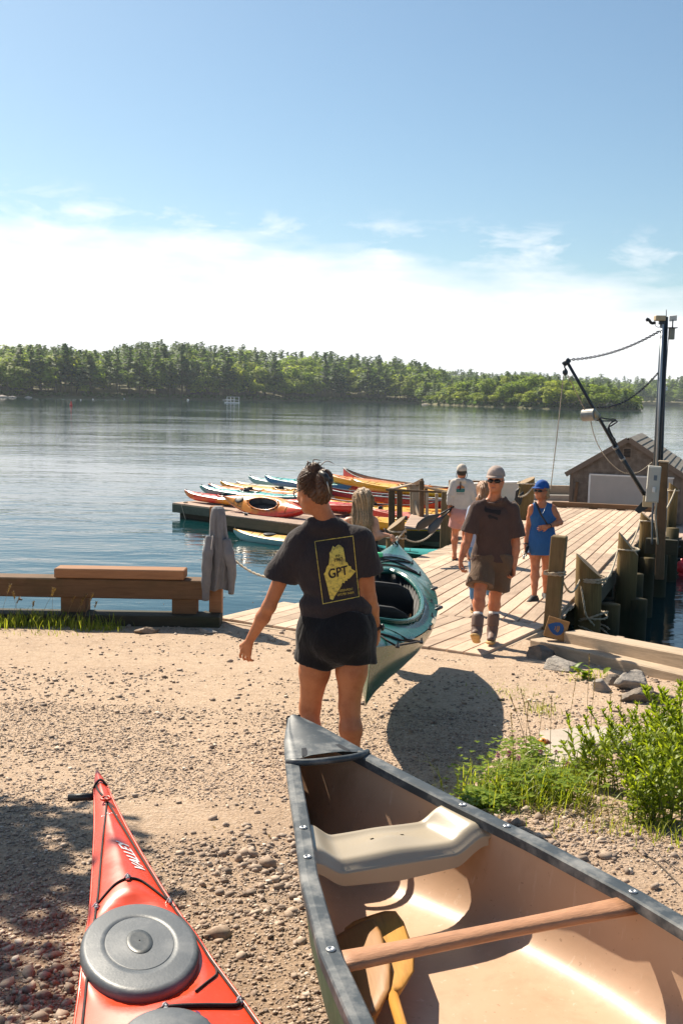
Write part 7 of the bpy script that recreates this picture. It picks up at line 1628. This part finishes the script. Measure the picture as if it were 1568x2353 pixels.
for a in 'LR':
    an = D_.J['an' + a]; td = nrm([-.6, -.8, 0]) if a == 'R' else nrm([-.15, -1, 0]); g = SDF(an - .27, an + .25, .009); D_.foot(g, a, .010, td); g.cut(an + [0, 0, .015], (0, 0, 1)); o = D_.part('shoe', g, SHOE); g = SDF(an - .28, an + .26, .009); g.cone(an - td * .05 - [0, 0, .082], an + td * .17 - [0, 0, .090], .042, .044, .01, (np.array([0, 0, 1.0]), .4)); obj('sole', *g.mesh(), M_BLACK, o)
    obj('laces', *tube_geo([an + td * .05 + np.array([.02, 0, .002]), an + td * .075 + np.array([-.02, 0, -.01]), an + td * .09 + np.array([.02, 0, -.018])], .006, 5), M_GREYP, o)
obj('necklace', *tube_geo(spline([aty(1233, 1158, 13.08), aty(1239, 1172, 13.02), aty(1244, 1180, 13.0), aty(1249, 1172, 13.02), aty(1254, 1158, 13.08)], 14), .0035, 4), M_METAL, D_.t)
for nm, wq in (('bracelet', D_.J['wrR'] + (D_.J['elR'] - D_.J['wrR']) * .12), ('bracelet', D_.J['wrL'] + (D_.J['elL'] - D_.J['wrL']) * .12)): k_ = nrm((D_.J['elR'] - D_.J['wrR']) if wq is not None and nm == 'bracelet' and np.allclose(wq, D_.J['wrR'] + (D_.J['elR'] - D_.J['wrR']) * .12) else (D_.J['elL'] - D_.J['wrL'])); obj(nm, *tube_geo([wq - k_ * .006, wq + k_ * .006], .032, 12), M_BLACK, D_.t)
p = aty(1208, 1266, 13.05); ph_ = thing('phone', 'dark phone held low in the blue dressed woman\'s hand', 'phone', p); bx('case', M_BLACK, ph_, (.07, .012, .14), p, rot=(.2, .1, .9), bev=.004)
p = aty(1202, 1276, 13.0); ky = thing('keys', 'bunch of keys hanging from the blue dressed woman\'s hand', 'keys', p); obj('ring', *tube_geo([p + np.array([.028 * cos(a), 0, .028 * sin(a) + .02]) for a in np.linspace(0, 2 * pi, 14)], .003, 4), M_METAL, ky)
for k_ in (-.4, 0, .5): obj('key', *tube_geo([p, p + np.array([.03 * k_, 0, -.05])], [.009, .005], 5), M_METAL, ky)

# ---------------------------------------------------------------- man in the pale hooded top carrying paddles
A = Fig('man in pale printed hooded top, cap and pink shorts walking away with paddles', 17.2,
        dict(head=(1060, 1083), neck=(1059, 1103), shL=(1042, 1111, 0), shR=(1077, 1112, 0), elL=(1033, 1142, -.02), wrL=(1031, 1172, -.02), elR=(1083, 1142, .02), wrR=(1082, 1168, .10), hipL=(1049, 1182), hipR=(1069, 1182), knL=(1044, 1228, .04), knR=(1068, 1226, .2), anL=(1043, 1274, -.06), anR=(1070, 1264, .42)), (.25, .97), None, False, .95)
g = A.grid(.013); A.torso(g); A.arm(g, 'L'); A.arm(g, 'R'); A.leg(g, 'L'); A.leg(g, 'R'); A.foot(g, 'L'); A.foot(g, 'R'); A.headf(g); A.body(SK2, [g.mesh(), A.hand('L', (-.1, 0, -1), (.9, .2, 0), 1.1, .0065)])
g = A.grid(.012, ['shL', 'shR', 'elL', 'elR', 'wrL', 'wrR', 'hipL', 'hipR'], .22); A.tee(g, .022, .9, .01, aty(1060, 1187, 17.2)[2], .05)
for a in 'LR': A.arm(g, a, .018); g.cut(A.J['wrL'] + [0, 0, .0], (0, 0, -1)) if False else None
for a in 'LR': g.cone(A.J['wr' + a] + (A.J['el' + a] - A.J['wr' + a]) * .12, A.J['wr' + a] - (A.J['el' + a] - A.J['wr' + a]) * .3, .07, .07, 0, None, 'sub')
g.cone(A.J['neck'] - A.f * .06 + A.r * .05, A.J['neck'] - A.f * .06 - A.r * .05, .045, .045, .03); fz = folds(51, .02, (9, 9, 9)); g.disp(lambda X, Y, Z: fz(X, Y, Z)); atee = A.part('hooded_top', g, T_WHT)
g = A.grid(.012, ['hipL', 'hipR', 'knL', 'knR'], .22); A.shorts(g, .62, .018, .03); fy = folds(53, .008, (14, 10, 8)); g.disp(lambda X, Y, Z: fy(X, Y, Z)); A.part('shorts', g, T_PNK)
AT_ = bvh_of(atee)
def onA(px, py, dz=.006): o = np.array([0, 0, CAMZ]); d = Vector(ray(px, py)).normalized(); h_ = AT_.ray_cast(Vector(o), d); return None if h_[0] is None else h_[0] - d * dz
def aflat(nm, pts, col):
    bm_ = bmesh.new(); fc_ = bm_.faces.new([bm_.verts.new((x, y, 0)) for x, y in pts[::-1]]); bmesh.ops.triangulate(bm_, faces=[fc_]); me = bpy.data.meshes.new(nm); bm_.to_mesh(me); bm_.free(); mt = bpy.data.materials.get(nm) or mat(nm, col, .9, .15, 30); return drape(me, lambda x, y: onA(x, y), 'back_print', mt, atee, 2.0)
aflat('print_coral', [(1048, 1121), (1050, 1117), (1058, 1114), (1058, 1122), (1047, 1122.5)], (.42, .07, .05)); aflat('print_orange', [(1058.5, 1114), (1066, 1118), (1066, 1121), (1058.5, 1121.5)], (.55, .22, .06)); aflat('print_teal', [(1047, 1123), (1066, 1122), (1067, 1127), (1065, 1131), (1047, 1130.5)], (.04, .15, .14))
tm = text_mesh('ISLAND TOUR', 1.0); xs_ = [v.co.x for v in tm.vertices]; sx_ = 17.5 / (max(xs_) - min(xs_))
for v in tm.vertices: v.co = (1056.5 + v.co.x * sx_, 1134.5 - v.co.y * 3.4, 0)
drape(tm, lambda x, y: onA(x, y), 'back_print', M_INK if False else mat('dark_print', (.05, .05, .06), .9), atee, 3.0)
cap_(A, cloth('cream_cap_cloth', (.55, .47, .38), .12), brim_l=.07, e=.012)
c, f, u, r = A.J['head'], A.hf, A.hu, A.hr; M = np.stack([r, f, u], 1); g = SDF(c - .18, c + .18, .008); g.ell(c - f * .014 + u * .0, (.083, .092, .088), M, 0); g.cut(c + u * .03, u); g.cut(c + f * .03, f); A.part('hair', g, H_DRK)
b = MB(); n0_ = A.J['neck'] - A.f * .09
for o in (-1, 1): b.tube(spline([c + r * o * .08 + u * .01, c + r * o * .085 - u * .09, n0_ + r * o * .02 - [0, 0, .01]], 9), .006, 5)
b.tube([n0_ - [0, 0, .01], n0_ - [0, 0, .16] - A.f * .03], .009, 5); b.build('cap_cord', M_BLACK, A.t)
for a in 'LR': an = A.J['an' + a]; obj('sandal', *loft([[an + A.f * (x_) + A.r * y_ * w_ + np.array([0, 0, z_]) for y_, z_ in ((-1, -.098), (1, -.098), (1, -.082), (-1, -.082))] for x_, w_ in ((-.08, .03), (-.03, .042), (.1, .048), (.18, .035))]), SHOE, A.t)
for k_, (pa, pb, lab) in enumerate((((1033, 1172), (983, 1221), 'dark double paddle blade hanging lower in the pale topped man\'s hand'), ((1030, 1170), (955, 1212), 'black paddle blade pointing left from the pale topped man\'s hand'))):
    a, b_ = aty(*pa, 17.15 - .1 * k_), aty(*pb, 16.7 - .25 * k_); x = nrm(b_ - a); y = nrm(np.cross(x, [0, 1, .3])); z = np.cross(x, y); L_ = np.linalg.norm(b_ - a); t = thing('kayak_paddle', lab, 'paddle', a, 0, 'paddles carried by the man')
    rr = [[a + x * q * L_ + y * w_ * cos(t_) + z * .012 * sin(t_) for t_ in np.linspace(0, 2 * pi, 12, endpoint=False)] for q, w_ in ((.30, .016), (.42, .045), (.58, .085), (.8, .095), (.95, .07), (1.0, .02))]; obj('blade', *loft(rr), mat('dark_blue_blade', (.025, .03, .045), .35, .2, 10) if k_ == 0 else M_BLACK, t); obj('shaft', *tube_geo([a + x * -.25, a + x * L_ * .34], .015, 8), M_BLACK, t)

# ---------------------------------------------------------------- sweatshirt hung over the end post of the rail
HS_ = thing('sweatshirt', 'grey hooded sweatshirt hung over the end post of the low guard rail', 'sweatshirt', aty(503, 1375, 11.2))
rowsH = [(1163, 492, 508, .05), (1168, 486, 515, .085), (1180, 484, 518, .10), (1200, 482, 520, .105), (1222, 481, 522, .11), (1250, 480, 527, .11), (1280, 478, 536, .115), (1300, 477, 537, .115), (1325, 476, 533, .11), (1345, 475, 529, .105), (1352, 475, 527, .10)]
rr = []
for i, (py, xl, xr_, dp_) in enumerate(rowsH):
    a, b_ = aty(xl, py, 11.22), aty(xr_, py, 11.22); cc_ = (a + b_) / 2; hw_ = np.linalg.norm(b_ - a) / 2; ring = []; q = min(1, i / 5)
    for th in np.linspace(0, 2 * pi, 64, endpoint=False):
        fo = 1 + q * (.16 * sin(5 * th + .45 * i) + .13 * sin(9 * th + 1 - .3 * i) + .08 * sin(14 * th + .7 * i)); ring.append(cc_ + np.array([hw_ * cos(th) * (1 if abs(cos(th)) > .8 else .98), dp_ * sin(th) * fo * 1.0, .012 * q * sin(4 * th)]))
    rr.append(ring)
rr2 = [[(np.array([np.interp(t, range(len(rr)), [rr[j][k][d_] for j in range(len(rr))]) for d_ in range(3)])) for k in range(64)] for t in np.linspace(0, len(rr) - 1, 44)]
v, f = loft(rr2); obj('body', v, f, T_GREY, HS_)
for nm, pts, rad in (('sleeve', [(484, 1232, 11.12), (477, 1275, 11.08), (474, 1325, 11.08), (472, 1376, 11.10)], [.05, .06, .055, .04]), ('sleeve', [(519, 1240, 11.16), (527, 1278, 11.10), (533, 1310, 11.12), (531, 1362, 11.15)], [.05, .06, .05, .03])):
    P = spline([aty(*p_) for p_ in pts], 26); R_ = np.interp(np.linspace(0, 3, 26), range(4), rad) * (1 + .07 * np.sin(np.arange(26) * 1.1)); o = obj(nm, *tube_geo(P, R_, 16), T_GREY, HS_); obj('cuff', *tube_geo([P[-4], P[-1] + (P[-1] - P[-2]) * .5], R_[-1] * 1.03, 14), T_GREY, o)
obj('drawstring', *tube_geo(spline([aty(489, 1230, 11.07), aty(486, 1250, 11.05), aty(484, 1275, 11.05)], 10), .006, 5), SOCK, HS_)

# ================================================================== ROCKS, SLABS, PLANTS
_b = bmesh.new(); bmesh.ops.create_icosphere(_b, subdivisions=4, radius=1); R4_V = np.array([p.co[:] for p in _b.verts]); R4_F = np.array([[p.index for p in f.verts] for f in _b.faces]); _b.free()
def rock_mat(name, col, moss=0.0):
    m = NT(name); v = m.coord(); n_ = m.noise(v, 4, 8, .65, .5); c = m.ramp(n_, [(.28, sc3(col, .45)), (.5, col), (.7, sc3(col, 1.45))]); st_ = m.noise(m.coord((3, 3, 22), (.5, .3, 0)), 2, 5, .6, .6); c = m.mixc(.4, c, m.ramp(st_, [(.35, sc3(col, .5)), (.65, sc3(col, 1.3))]))
    m.set(Base_Color=c, Roughness=.8); m.b.inputs['Specular IOR Level'].default_value = .3; m.bump(m.noise(v, 14, 8, .7), .8, .03); return m.m
M_RK1, M_RK2, M_RK3 = rock_mat('dark_ledge_rock', (.22, .18, .145)), rock_mat('grey_ledge_rock', (.36, .32, .28)), rock_mat('brown_stone', (.30, .22, .16))
def rock(lab, px, py, y, size, mt, seed, rz=0, tilt=0.0):
    r = np.random.default_rng(seed); p = aty(px, py, y); gp = np.array([p[0], p[1], float(gz(p[0], p[1]))]); V = R4_V.copy()
    for _ in range(22):
        n = nrm(r.normal(size=3)); d = r.uniform(.38, .8); ex = np.maximum(V @ n - d, 0); V -= ex[:, None] * n * 1.0
    V += .02 * np.sin(V[:, [2, 0, 1]] * 31 + r.uniform(0, 6, 3)) * np.sin(V[:, [1, 2, 0]] * 27 + r.uniform(0, 6, 3))
    V *= 1.35
    V += (.03 * np.sin(V[:, [1, 2, 0]] * 5 + r.uniform(0, 6, 3)) + .022 * np.sin(V[:, [2, 0, 1]] * 13 + r.uniform(0, 6, 3)))
    V = V * np.array(size); R_ = np.array(Matrix.Rotation(rz, 3, 'Z') @ Matrix.Rotation(tilt, 3, 'X')); V = V @ R_.T
    o = put('rock', mesh('rock', V, R4_F, False), mt, None, Matrix.Translation(Vector(gp + np.array([0, 0, size[2] * .35])))); return L(o, lab, 'rock', 'rocks beside the timber edging')
rock('dark jagged rock against the left end of the timber edging', 1246, 1500, 9.75, (.17, .14, .10), M_RK1, 3, .3)
rock('broad flat grey rock with pale cleaved top in front of the dark jagged rock', 1285, 1525, 9.1, (.21, .16, .065), M_RK2, 5, -.3, .15)
rock('grey angular rock halfway along the timber edging', 1456, 1582, 8.25, (.17, .14, .09), M_RK2, 9, .8)
rock('dark flat rock nearest the leafy plants by the timber edging', 1488, 1612, 7.75, (.22, .14, .09), M_RK1, 13, .2)
rock('small rounded grey rock left of the angular one', 1382, 1590, 8.1, (.10, .085, .06), M_RK2, 17)
rock('small dark rock tucked beneath the broad leaved weed', 1402, 1568, 8.4, (.09, .08, .07), M_RK1, 19)
rock('brownish stone at the foot of the guard rail sill', 345, 1425, 10.6, (.13, .09, .05), M_RK3, 23, .4)
rock('flat grey stone where the dock boards meet the gravel', 478, 1422, 10.7, (.11, .08, .035), M_RK2, 29)
M_SLAB = mat('broken_concrete', (.42, .36, .295), .9, .12, 5, .5, 60, .006, dirt=(.28, .2, .14), damt=.3)
def slab(lab, pts, th, tilt=(0, 0)):
    P = [atz(px, py, -.46) for px, py in pts]; top = [np.array([p[0], p[1], float(gz(p[0], p[1])) + th + tilt[0] * (p[0] - P[0][0]) + tilt[1] * (p[1] - P[0][1])]) for p in P]; cc = np.mean(top, 0)
    ins = [p + (cc - p) * .035 for p in top]; mid_ = [p - [0, 0, .012] for p in top]; bot = [p - [0, 0, th + .1] for p in top]; n = len(P); v = ins + mid_ + bot
    f = [tuple(range(n))] + [(n + i, n + (i + 1) % n, (i + 1) % n, i) for i in range(n)] + [(2 * n + i, 2 * n + (i + 1) % n, n + (i + 1) % n, n + i) for i in range(n)]
    me = mesh('concrete_slab', v, f, False); bm_ = bmesh.new(); bm_.from_mesh(me); bmesh.ops.recalc_face_normals(bm_, faces=bm_.faces); bm_.to_mesh(me); bm_.free()
    L(put('concrete_slab', me, M_SLAB), lab, 'slab', 'broken slabs by the plants')
slab('largest pale broken concrete slab behind the clover', [(1236, 1668), (1300, 1660), (1395, 1652), (1470, 1648), (1490, 1680), (1440, 1702), (1330, 1712), (1290, 1716), (1250, 1695)], .06)
slab('pale broken concrete slab in front of the orange ball', [(1210, 1722), (1260, 1712), (1330, 1722), (1345, 1752), (1300, 1790), (1250, 1800), (1205, 1760)], .075, (.05, 0))
slab('small broken concrete piece right of the large slab', [(1440, 1712), (1500, 1700), (1530, 1725), (1470, 1742)], .04)
tp = atz(1245, 1703, -.42); tp[2] = float(gz(tp[0], tp[1])) + .085; ty = thing('toy', 'small orange ball with a brown cone lying on the concrete slab', 'toy', tp)
v, f = lathe([(.001, -.028)] + [(.028 * cos(a), .028 * sin(a)) for a in np.linspace(-1.3, 1.3, 9)] + [(.001, .028)], 16); obj('ball', [tuple(np.array(p) + tp) for p in v], f, mat('orange_plastic', (.80, .27, .01), .4, .05), ty)
obj('cone', *tube_geo([tp + [.012, 0, -.004], tp + [.026, 0, -.006], tp + [.075, .01, -.020]], [.024, .026, .002], 14), mat('brown_cone', (.22, .07, .03), .6, .15), ty); obj('tip', *tube_geo([tp + [.0, -.02, .02], tp + [-.004, -.022, .028]], [.007, .004], 8), M_BLACK, ty)

def leafm(name, a, b, tr=.4):
    m = NT(name); geo = m.n('ShaderNodeNewGeometry'); c = m.ramp(geo.outputs['Random Per Island'], [(0, a), (.6, b), (1, sc3(b, 1.3))]); m.set(Base_Color=c, Roughness=.45); m.b.inputs['Specular IOR Level'].default_value = .35
    t = m.n('ShaderNodeBsdfTranslucent'); m.l(m.mixc(1.0, c, (1.5, 1.45, .6), 'MULTIPLY'), t.inputs[0]); mx = m.n('ShaderNodeMixShader'); mx.inputs[0].default_value = tr; m.l(m.b.outputs[0], mx.inputs[1]); m.l(t.outputs[0], mx.inputs[2]); m.l(mx.outputs[0], m.o.inputs[0]); return m.m
G_LEAF, G_GRASS, G_CLOV, G_DRY = leafm('willowy_leaves', (.13, .20, .016), (.26, .32, .03), .5), leafm('grass_blades', (.16, .22, .022), (.30, .33, .05), .5), leafm('clover_leaves', (.11, .20, .022), (.24, .31, .04), .5), leafm('dry_grass', (.18, .12, .05), (.32, .22, .10), .2)
G_STEM = mat('green_stem', (.12, .13, .04), .7, .3, 12)
def leaf(P, d, up, l, w_, curl=.25):
    d = nrm(d); s_ = nrm(np.cross(d, up)); n = np.cross(s_, d); pts = []
    for q, k in ((0, .12), (.3, .9), (.6, .85), (.85, .4)): c = P + d * l * q + n * (l * (.08 * sin(pi * q)) - curl * l * q * q * .6); pts += [c - s_ * w_ * k + n * w_ * .25, c, c + s_ * w_ * k + n * w_ * .25]
    pts.append(P + d * l - n * curl * l * .6); f = []
    for i in range(3): a = i * 3; f += [(a, a + 1, a + 4, a + 3), (a + 1, a + 2, a + 5, a + 4)]
    f += [(9, 10, 12), (10, 11, 12)]; return pts, f
def plant_geo(seed, h, ns, sp, ll=.088, lw=.0125, step=.0165):
    r = np.random.default_rng(seed); lv, lf, st = [], [], MB(); 
    for i in range(ns):
        a = r.uniform(0, 2 * pi); hh = h * r.uniform(.6, 1.08); ln = r.uniform(.1, .45) * hh; b0 = np.array([sp * r.normal(0, .35), sp * r.normal(0, .35), -.02]); P = spline([b0, b0 + [cos(a) * ln * .25, sin(a) * ln * .25, hh * .5], b0 + [cos(a) * ln, sin(a) * ln, hh]], 12); st.tube(P, np.linspace(.0036, .0012, 12), 4)
        z = .16 * hh; th = r.uniform(0, 6)
        while z < hh:
            t = z / hh * 11; k = min(int(t), 10); p = P[k] + (P[k + 1] - P[k]) * (t - k); ax = nrm(P[k + 1] - P[k]); q = z / hh; th += 2.4 + r.normal(0, .3); el = .35 + .75 * q + r.normal(0, .2); d = np.array([cos(th) * cos(el), sin(th) * cos(el), sin(el)]); s_ = (1.0 - .55 * q ** 3) * r.uniform(.7, 1.2) * (.75 if q < .3 else 1); pt, f = leaf(p, d, ax + .001, ll * s_, lw * s_ * r.uniform(.85, 1.25), r.uniform(.1, .7)); n = len(lv); lv += pt; lf += [tuple(j + n for j in x) for x in f]; z += step * r.uniform(.6, 1.3) * (1 if q < .85 else .45)
        for _ in range(6): th = r.uniform(0, 6.28); pt, f = leaf(P[-1], np.array([cos(th) * .5, sin(th) * .5, .85]), np.array([cos(th), 0, 1.0]), ll * .5, lw * .6, .1); n = len(lv); lv += pt; lf += [tuple(j + n for j in x) for x in f]
    return lv, lf, st
PG = []
for sd, h, ns in ((1, .50, 16), (2, .60, 18), (3, .40, 15)):
    lv, lf, st = plant_geo(sd, h, ns, .16); PG.append((mesh('leaves', lv, lf, True), mesh('stems', st.v, st.f)))
def plant(lab, px, py, k, s_, rz):
    p = atz(px, py, -.33)
    for _ in range(4): p = atz(px, py, float(gz(p[0], p[1])))
    t = thing('leafy_plant', lab, 'plant', p, 0, 'tall leafy plants at the right edge'); s_ *= .78; Mx = Matrix.Translation(Vector(p)) @ Matrix.Rotation(rz, 4, 'Z') @ Matrix.Diagonal((s_ * 1.15, s_ * 1.15, s_, 1)); put('leaves', PG[k][0], G_LEAF, t, Mx); put('stems', PG[k][1], G_STEM, t, Mx)
for a in (('leafy plant nearest the clover with dark upright tips', 1352, 1800, 0, .95, .3), ('bushy leafy plant in the middle of the clump', 1445, 1825, 1, .88, 2.2), ('bright leafy plant low at the right frame edge', 1535, 1885, 0, 1.05, 4.0), ('tallest leafy plant at the right frame edge', 1552, 1815, 1, 1.22, 5.1), ('leafy plant behind the middle of the clump by the slab', 1490, 1770, 0, .95, 3.3), ('leafy plant rising beside the tallest one', 1512, 1835, 1, 1.0, .9), ('small leafy plant at the front right of the clump', 1480, 1895, 2, .95, 2.9), ('leafy plant partly cut off by the right frame edge', 1590, 1860, 1, 1.15, 1.9)): plant(*a)

def blades(pts, hmean, r, mt, name, lab=None, wd=.0032, lean=.35, kind='stuff'):
    v, f = [], []
    for p in pts:
        h = hmean * r.uniform(.5, 1.4); a = r.uniform(0, 6.28); l = h * r.uniform(.05, lean); d = np.array([cos(a), sin(a), 0]); s_ = np.array([-sin(a), cos(a), 0]); n = len(v); w_ = wd * r.uniform(.7, 1.5)
        for q in (0, .4, .75): c = np.array(p) + d * l * q * q * 1.4 + np.array([0, 0, h * q]); v += [c - s_ * w_ * (1 - q * .6), c + s_ * w_ * (1 - q * .6)]
        v.append(np.array(p) + d * l * 1.5 + np.array([0, 0, h * (1 - .25 * l / h)])); f += [(n, n + 1, n + 3, n + 2), (n + 2, n + 3, n + 5, n + 4), (n + 4, n + 5, n + 6)]
    o = obj(name, v, f, mt, None, True)
    return L(o, kind='stuff')
def gpt(px, py):
    p = atz(px, py, -.6)
    for _ in range(5): p = atz(px, py, float(gz(p[0], p[1])))
    return p
def tuft(n, px, py, sx, sy, h, mt, name='grass', wd=.0032, lean=.35):
    c = gpt(px, py); X = rs2.normal(c[0], sx, n); Y = rs2.normal(c[1], sy, n); k = X < xr(Y) - .05; return blades(np.stack([X, Y, gz(X, Y) - .01], 1)[k], h, rs2, mt, name, None, wd, lean)
rs2 = np.random.default_rng(77)
for a in ((260, 30, 1437, .30, .10, .13), (200, 95, 1432, .22, .10, .15), (160, 190, 1440, .22, .10, .13), (90, 240, 1446, .10, .07, .08), (60, 60, 1458, .3, .05, .05), (120, 130, 1430, .3, .1, .10), (80, -20, 1440, .3, .1, .14)): tuft(a[0], a[1], a[2], a[3], a[4], a[5], G_GRASS, 'grass', .0045, .5)
tuft(420, 1200, 1835, .17, .14, .19, G_GRASS, 'grass', .0028, .6); tuft(200, 1265, 1850, .14, .10, .10, G_GRASS, 'grass', .0028, .8); tuft(120, 1130, 1850, .10, .08, .07, G_CLOV, 'grass', .003, .7); tuft(150, 1180, 1590, .15, .2, .03, G_GRASS, 'grass', .003, .9); tuft(60, 1310, 1800, .1, .1, .2, G_GRASS, 'grass', .003, .4); tuft(260, 1400, 1890, .25, .14, .06, G_DRY, 'grass', .003, 1.0); tuft(150, 1480, 1920, .2, .12, .09, G_GRASS, 'grass', .003, .8); tuft(60, 1350, 1560, .12, .1, .07, G_GRASS, 'grass', .004, .6); tuft(60, 1240, 1635, .08, .1, .08, G_GRASS, 'grass', .003, .6)
# clover
v, f = [], []
for i in range(1300):
    cx_, cy_, sx_, sy_ = [(1180, 1820, .16, .14), (1240, 1835, .16, .12), (1110, 1855, .08, .08), (1205, 1770, .10, .10)][i % 4]; c = gpt(cx_, cy_); x, y = rs2.normal(c[0], sx_), rs2.normal(c[1], sy_); h = rs2.uniform(.02, .17) * (1 if i % 4 != 2 else .5); p = np.array([x, y, float(gz(x, y)) + h])
    for k in range(3): th = rs2.uniform(0, .6) + 2.09 * k; pt, ff = leaf(p, np.array([cos(th), sin(th), .25]), np.array([.1, .05, 1.0]), .021, .0105, .2); n = len(v); v += pt; f += [tuple(j + n for j in q) for q in ff]
L(obj('clover_leaves', v, f, G_CLOV), kind='stuff')
M_PINKF = mat('clover_pink', (.50, .20, .30), .8, .25, 90)
for i, (px, py, yb, lab) in enumerate(((1168, 1731, 1815, 'largest pink clover head on a tall stem left of the slab'), (1143, 1735, 1820, 'pink clover head left of the largest one'), (1241, 1727, 1800, 'pink clover head just in front of the orange ball'), (1276, 1728, 1800, 'pink clover head right of the orange ball'), (1303, 1755, 1812, 'pink clover head low beside the leafy plants'), (1190, 1742, 1830, 'small pink clover head close right of the largest one'))):
    b0 = gpt(px + 6, yb); tp_ = aty(px, py, b0[1] - .05); t = thing('clover_flower', lab, 'flower', b0, 0, 'pink clover flowers'); obj('stem', *tube_geo(spline([b0, (b0 + tp_) / 2 + [.012, 0, .01], tp_], 8), .0016, 4), G_STEM, t)
    V = []; F = []; r_ = .0125 * (1.25 if i == 0 else 1)
    for k in range(60): d = nrm(rs2.normal(size=3) + [0, 0, .3]); pt, ff = leaf(tp_ + d * r_ * .45, d, np.array([.3, .2, 1.0]), r_ * .8, r_ * .22, .0); n = len(V); V += pt; F += [tuple(j + n for j in q) for q in ff]
    obj('head', V, F, M_PINKF, t)
# tall seeding grass stalks
def stalk(lab, px0, py0, px1, py1, grp, seed=1.0):
    b0 = gpt(px0, py0); t1 = aty(px1, py1, b0[1]); t = thing('grass_stalk', lab, 'grass stalk', b0, 0, grp); P = spline([b0, lerp(b0, t1, .5) + [(px0 - px1) * .0004, 0, .01], t1], 10); obj('stem', *tube_geo(P, np.linspace(.0022, .0009, 10), 4), G_DRY, t); V, F = [], []
    for k in range(26):
        q = .74 + .26 * k / 25; p = lerp(b0, t1, q) if q < 1 else t1; i_ = min(int(q * 9), 8); p = P[i_] + (P[i_ + 1] - P[i_]) * (q * 9 - i_); th = rs2.uniform(0, 6.28); pt, ff = leaf(p, np.array([cos(th) * .6, sin(th) * .6, .9]), np.array([.2, .1, 1.0]), .018 * seed, .0028 * seed, .2); n = len(V); V += pt; F += [tuple(j + n for j in z) for z in ff]
    obj('seed_head', V, F, G_DRY, t)
gs1 = 'seeding grass stalks by the plants'
for a in ((1215, 1770, 1170, 1600), (1225, 1780, 1195, 1585), (1232, 1770, 1248, 1608), (1262, 1760, 1266, 1600), (1300, 1745, 1322, 1560), (1345, 1760, 1352, 1505), (1352, 1765, 1365, 1560), (1420, 1760, 1425, 1600), (1180, 1800, 1172, 1640), (1205, 1790, 1212, 1612), (1390, 1770, 1402, 1590)): stalk('thin seeding grass stalk rising among the plants at the right', *a, gs1, .9)
gs2 = 'seeding grass stalks by the guard rail'
for a in ((150, 1438, 172, 1372), (165, 1438, 200, 1368), (178, 1440, 190, 1380), (190, 1440, 215, 1366), (45, 1436, 30, 1362), (70, 1436, 78, 1385), (25, 1434, 45, 1375), (120, 1436, 122, 1352), (90, 1434, 128, 1355), (0, 1434, 25, 1345), (210, 1442, 222, 1385)): stalk('thin seeding grass stalk in front of the left guard rail', *a, gs2, 1.9)
bw = thing('broad_weed', 'broad leaved green weed among the rocks by the timber edging', 'plant', gpt(1345, 1560)); b0 = gpt(1345, 1562); V, F = [], []
for i in range(20): th = rs2.uniform(0, 6.28); pt, ff = leaf(b0 + [rs2.normal(0, .05), rs2.normal(0, .05), rs2.uniform(0, .08)], np.array([cos(th), sin(th), rs2.uniform(.3, 1.2)]), np.array([.1, .05, 1.0]), rs2.uniform(.09, .15), .028, .4); n = len(V); V += pt; F += [tuple(j + n for j in q) for q in ff]
obj('leaves', V, F, G_CLOV, bw)
# twigs on the bare gravel
for i, (a, b_, c_) in enumerate((((1455, 1960), (1500, 1985), (1560, 2040)), ((1500, 1955), (1530, 1990), (1568, 2010)), ((1380, 1930), (1420, 1935), (1470, 1965)))):
    P = [gpt(*a) + [0, 0, .01], gpt(*b_) + [0, 0, .02], gpt(*c_) + [0, 0, .012]]; L(obj('twig', *tube_geo(spline(P, 10), np.linspace(.0035, .0015, 10), 5), M_BARK), ['thin twig on the gravel below the leafy plants', 'short twig nearest the right edge below the plants', 'thin twig left of the others below the plants'][i], 'twig')

# ---- the tree standing out of view on the left whose shade dapples the gravel
st = thing('shade_tree', 'broadleaf tree on the left bank shading the gravel', 'tree', (-4.6, 7.6, -.65)); r = np.random.default_rng(12)
obj('trunk', *tube_geo(spline([(-4.6, 7.6, -.8), (-4.5, 7.6, 1.2), (-4.3, 7.4, 2.6), (-4.2, 7.3, 4.2)], 14), np.linspace(.13, .04, 14), 10), M_BARK, st); P_, N_, S_ = [], [], []
for k in range(20):
    e_ = np.array([-3.95, 6.95, 3.3]) + r.normal(0, 1, 3) * np.array([.50, .55, .45]); e_[0] = min(e_[0], -2.95); s0 = np.array([-4.4, 7.5, r.uniform(1.6, 3.0)]); B_ = spline([s0, (s0 + e_) / 2 + [0, 0, .15], e_], 10); obj('branch', *tube_geo(B_, np.linspace(.028, .006, 10), 5), M_BARK, st)
    for _ in range(190): q = B_[r.integers(4, 10)] + r.normal(0, .13, 3); P_.append(q); N_.append(r.normal(size=3) + [0, 0, .8]); S_.append(r.uniform(.06, .11))
v, f = clump_quads(np.array(P_), np.array(N_), np.array(S_), r); obj('crown', v, f, G_LEAF, st, False)

# dry leaf and bark litter scattered over the gravel
v, f = [], []
for i in range(420):
    x, y = (rs2.uniform(-2.6, 2.6), rs2.uniform(2.4, 9.5)) if i % 3 else (rs2.normal(1.3, .45), rs2.normal(5.0, .6))
    if x > xr(y) - .1: continue
    th = rs2.uniform(0, 6.28); pt, ff = leaf(np.array([x, y, float(gzn(x, y)) + .006]), np.array([cos(th), sin(th), rs2.uniform(-.1, .35)]), np.array([.1, .1, 1.0]), rs2.uniform(.012, .04), rs2.uniform(.002, .008), rs2.uniform(-.3, .5)); n = len(v); v += pt; f += [tuple(j + n for j in q) for q in ff]
L(obj('leaf_litter', v, f, G_DRY), kind='stuff')
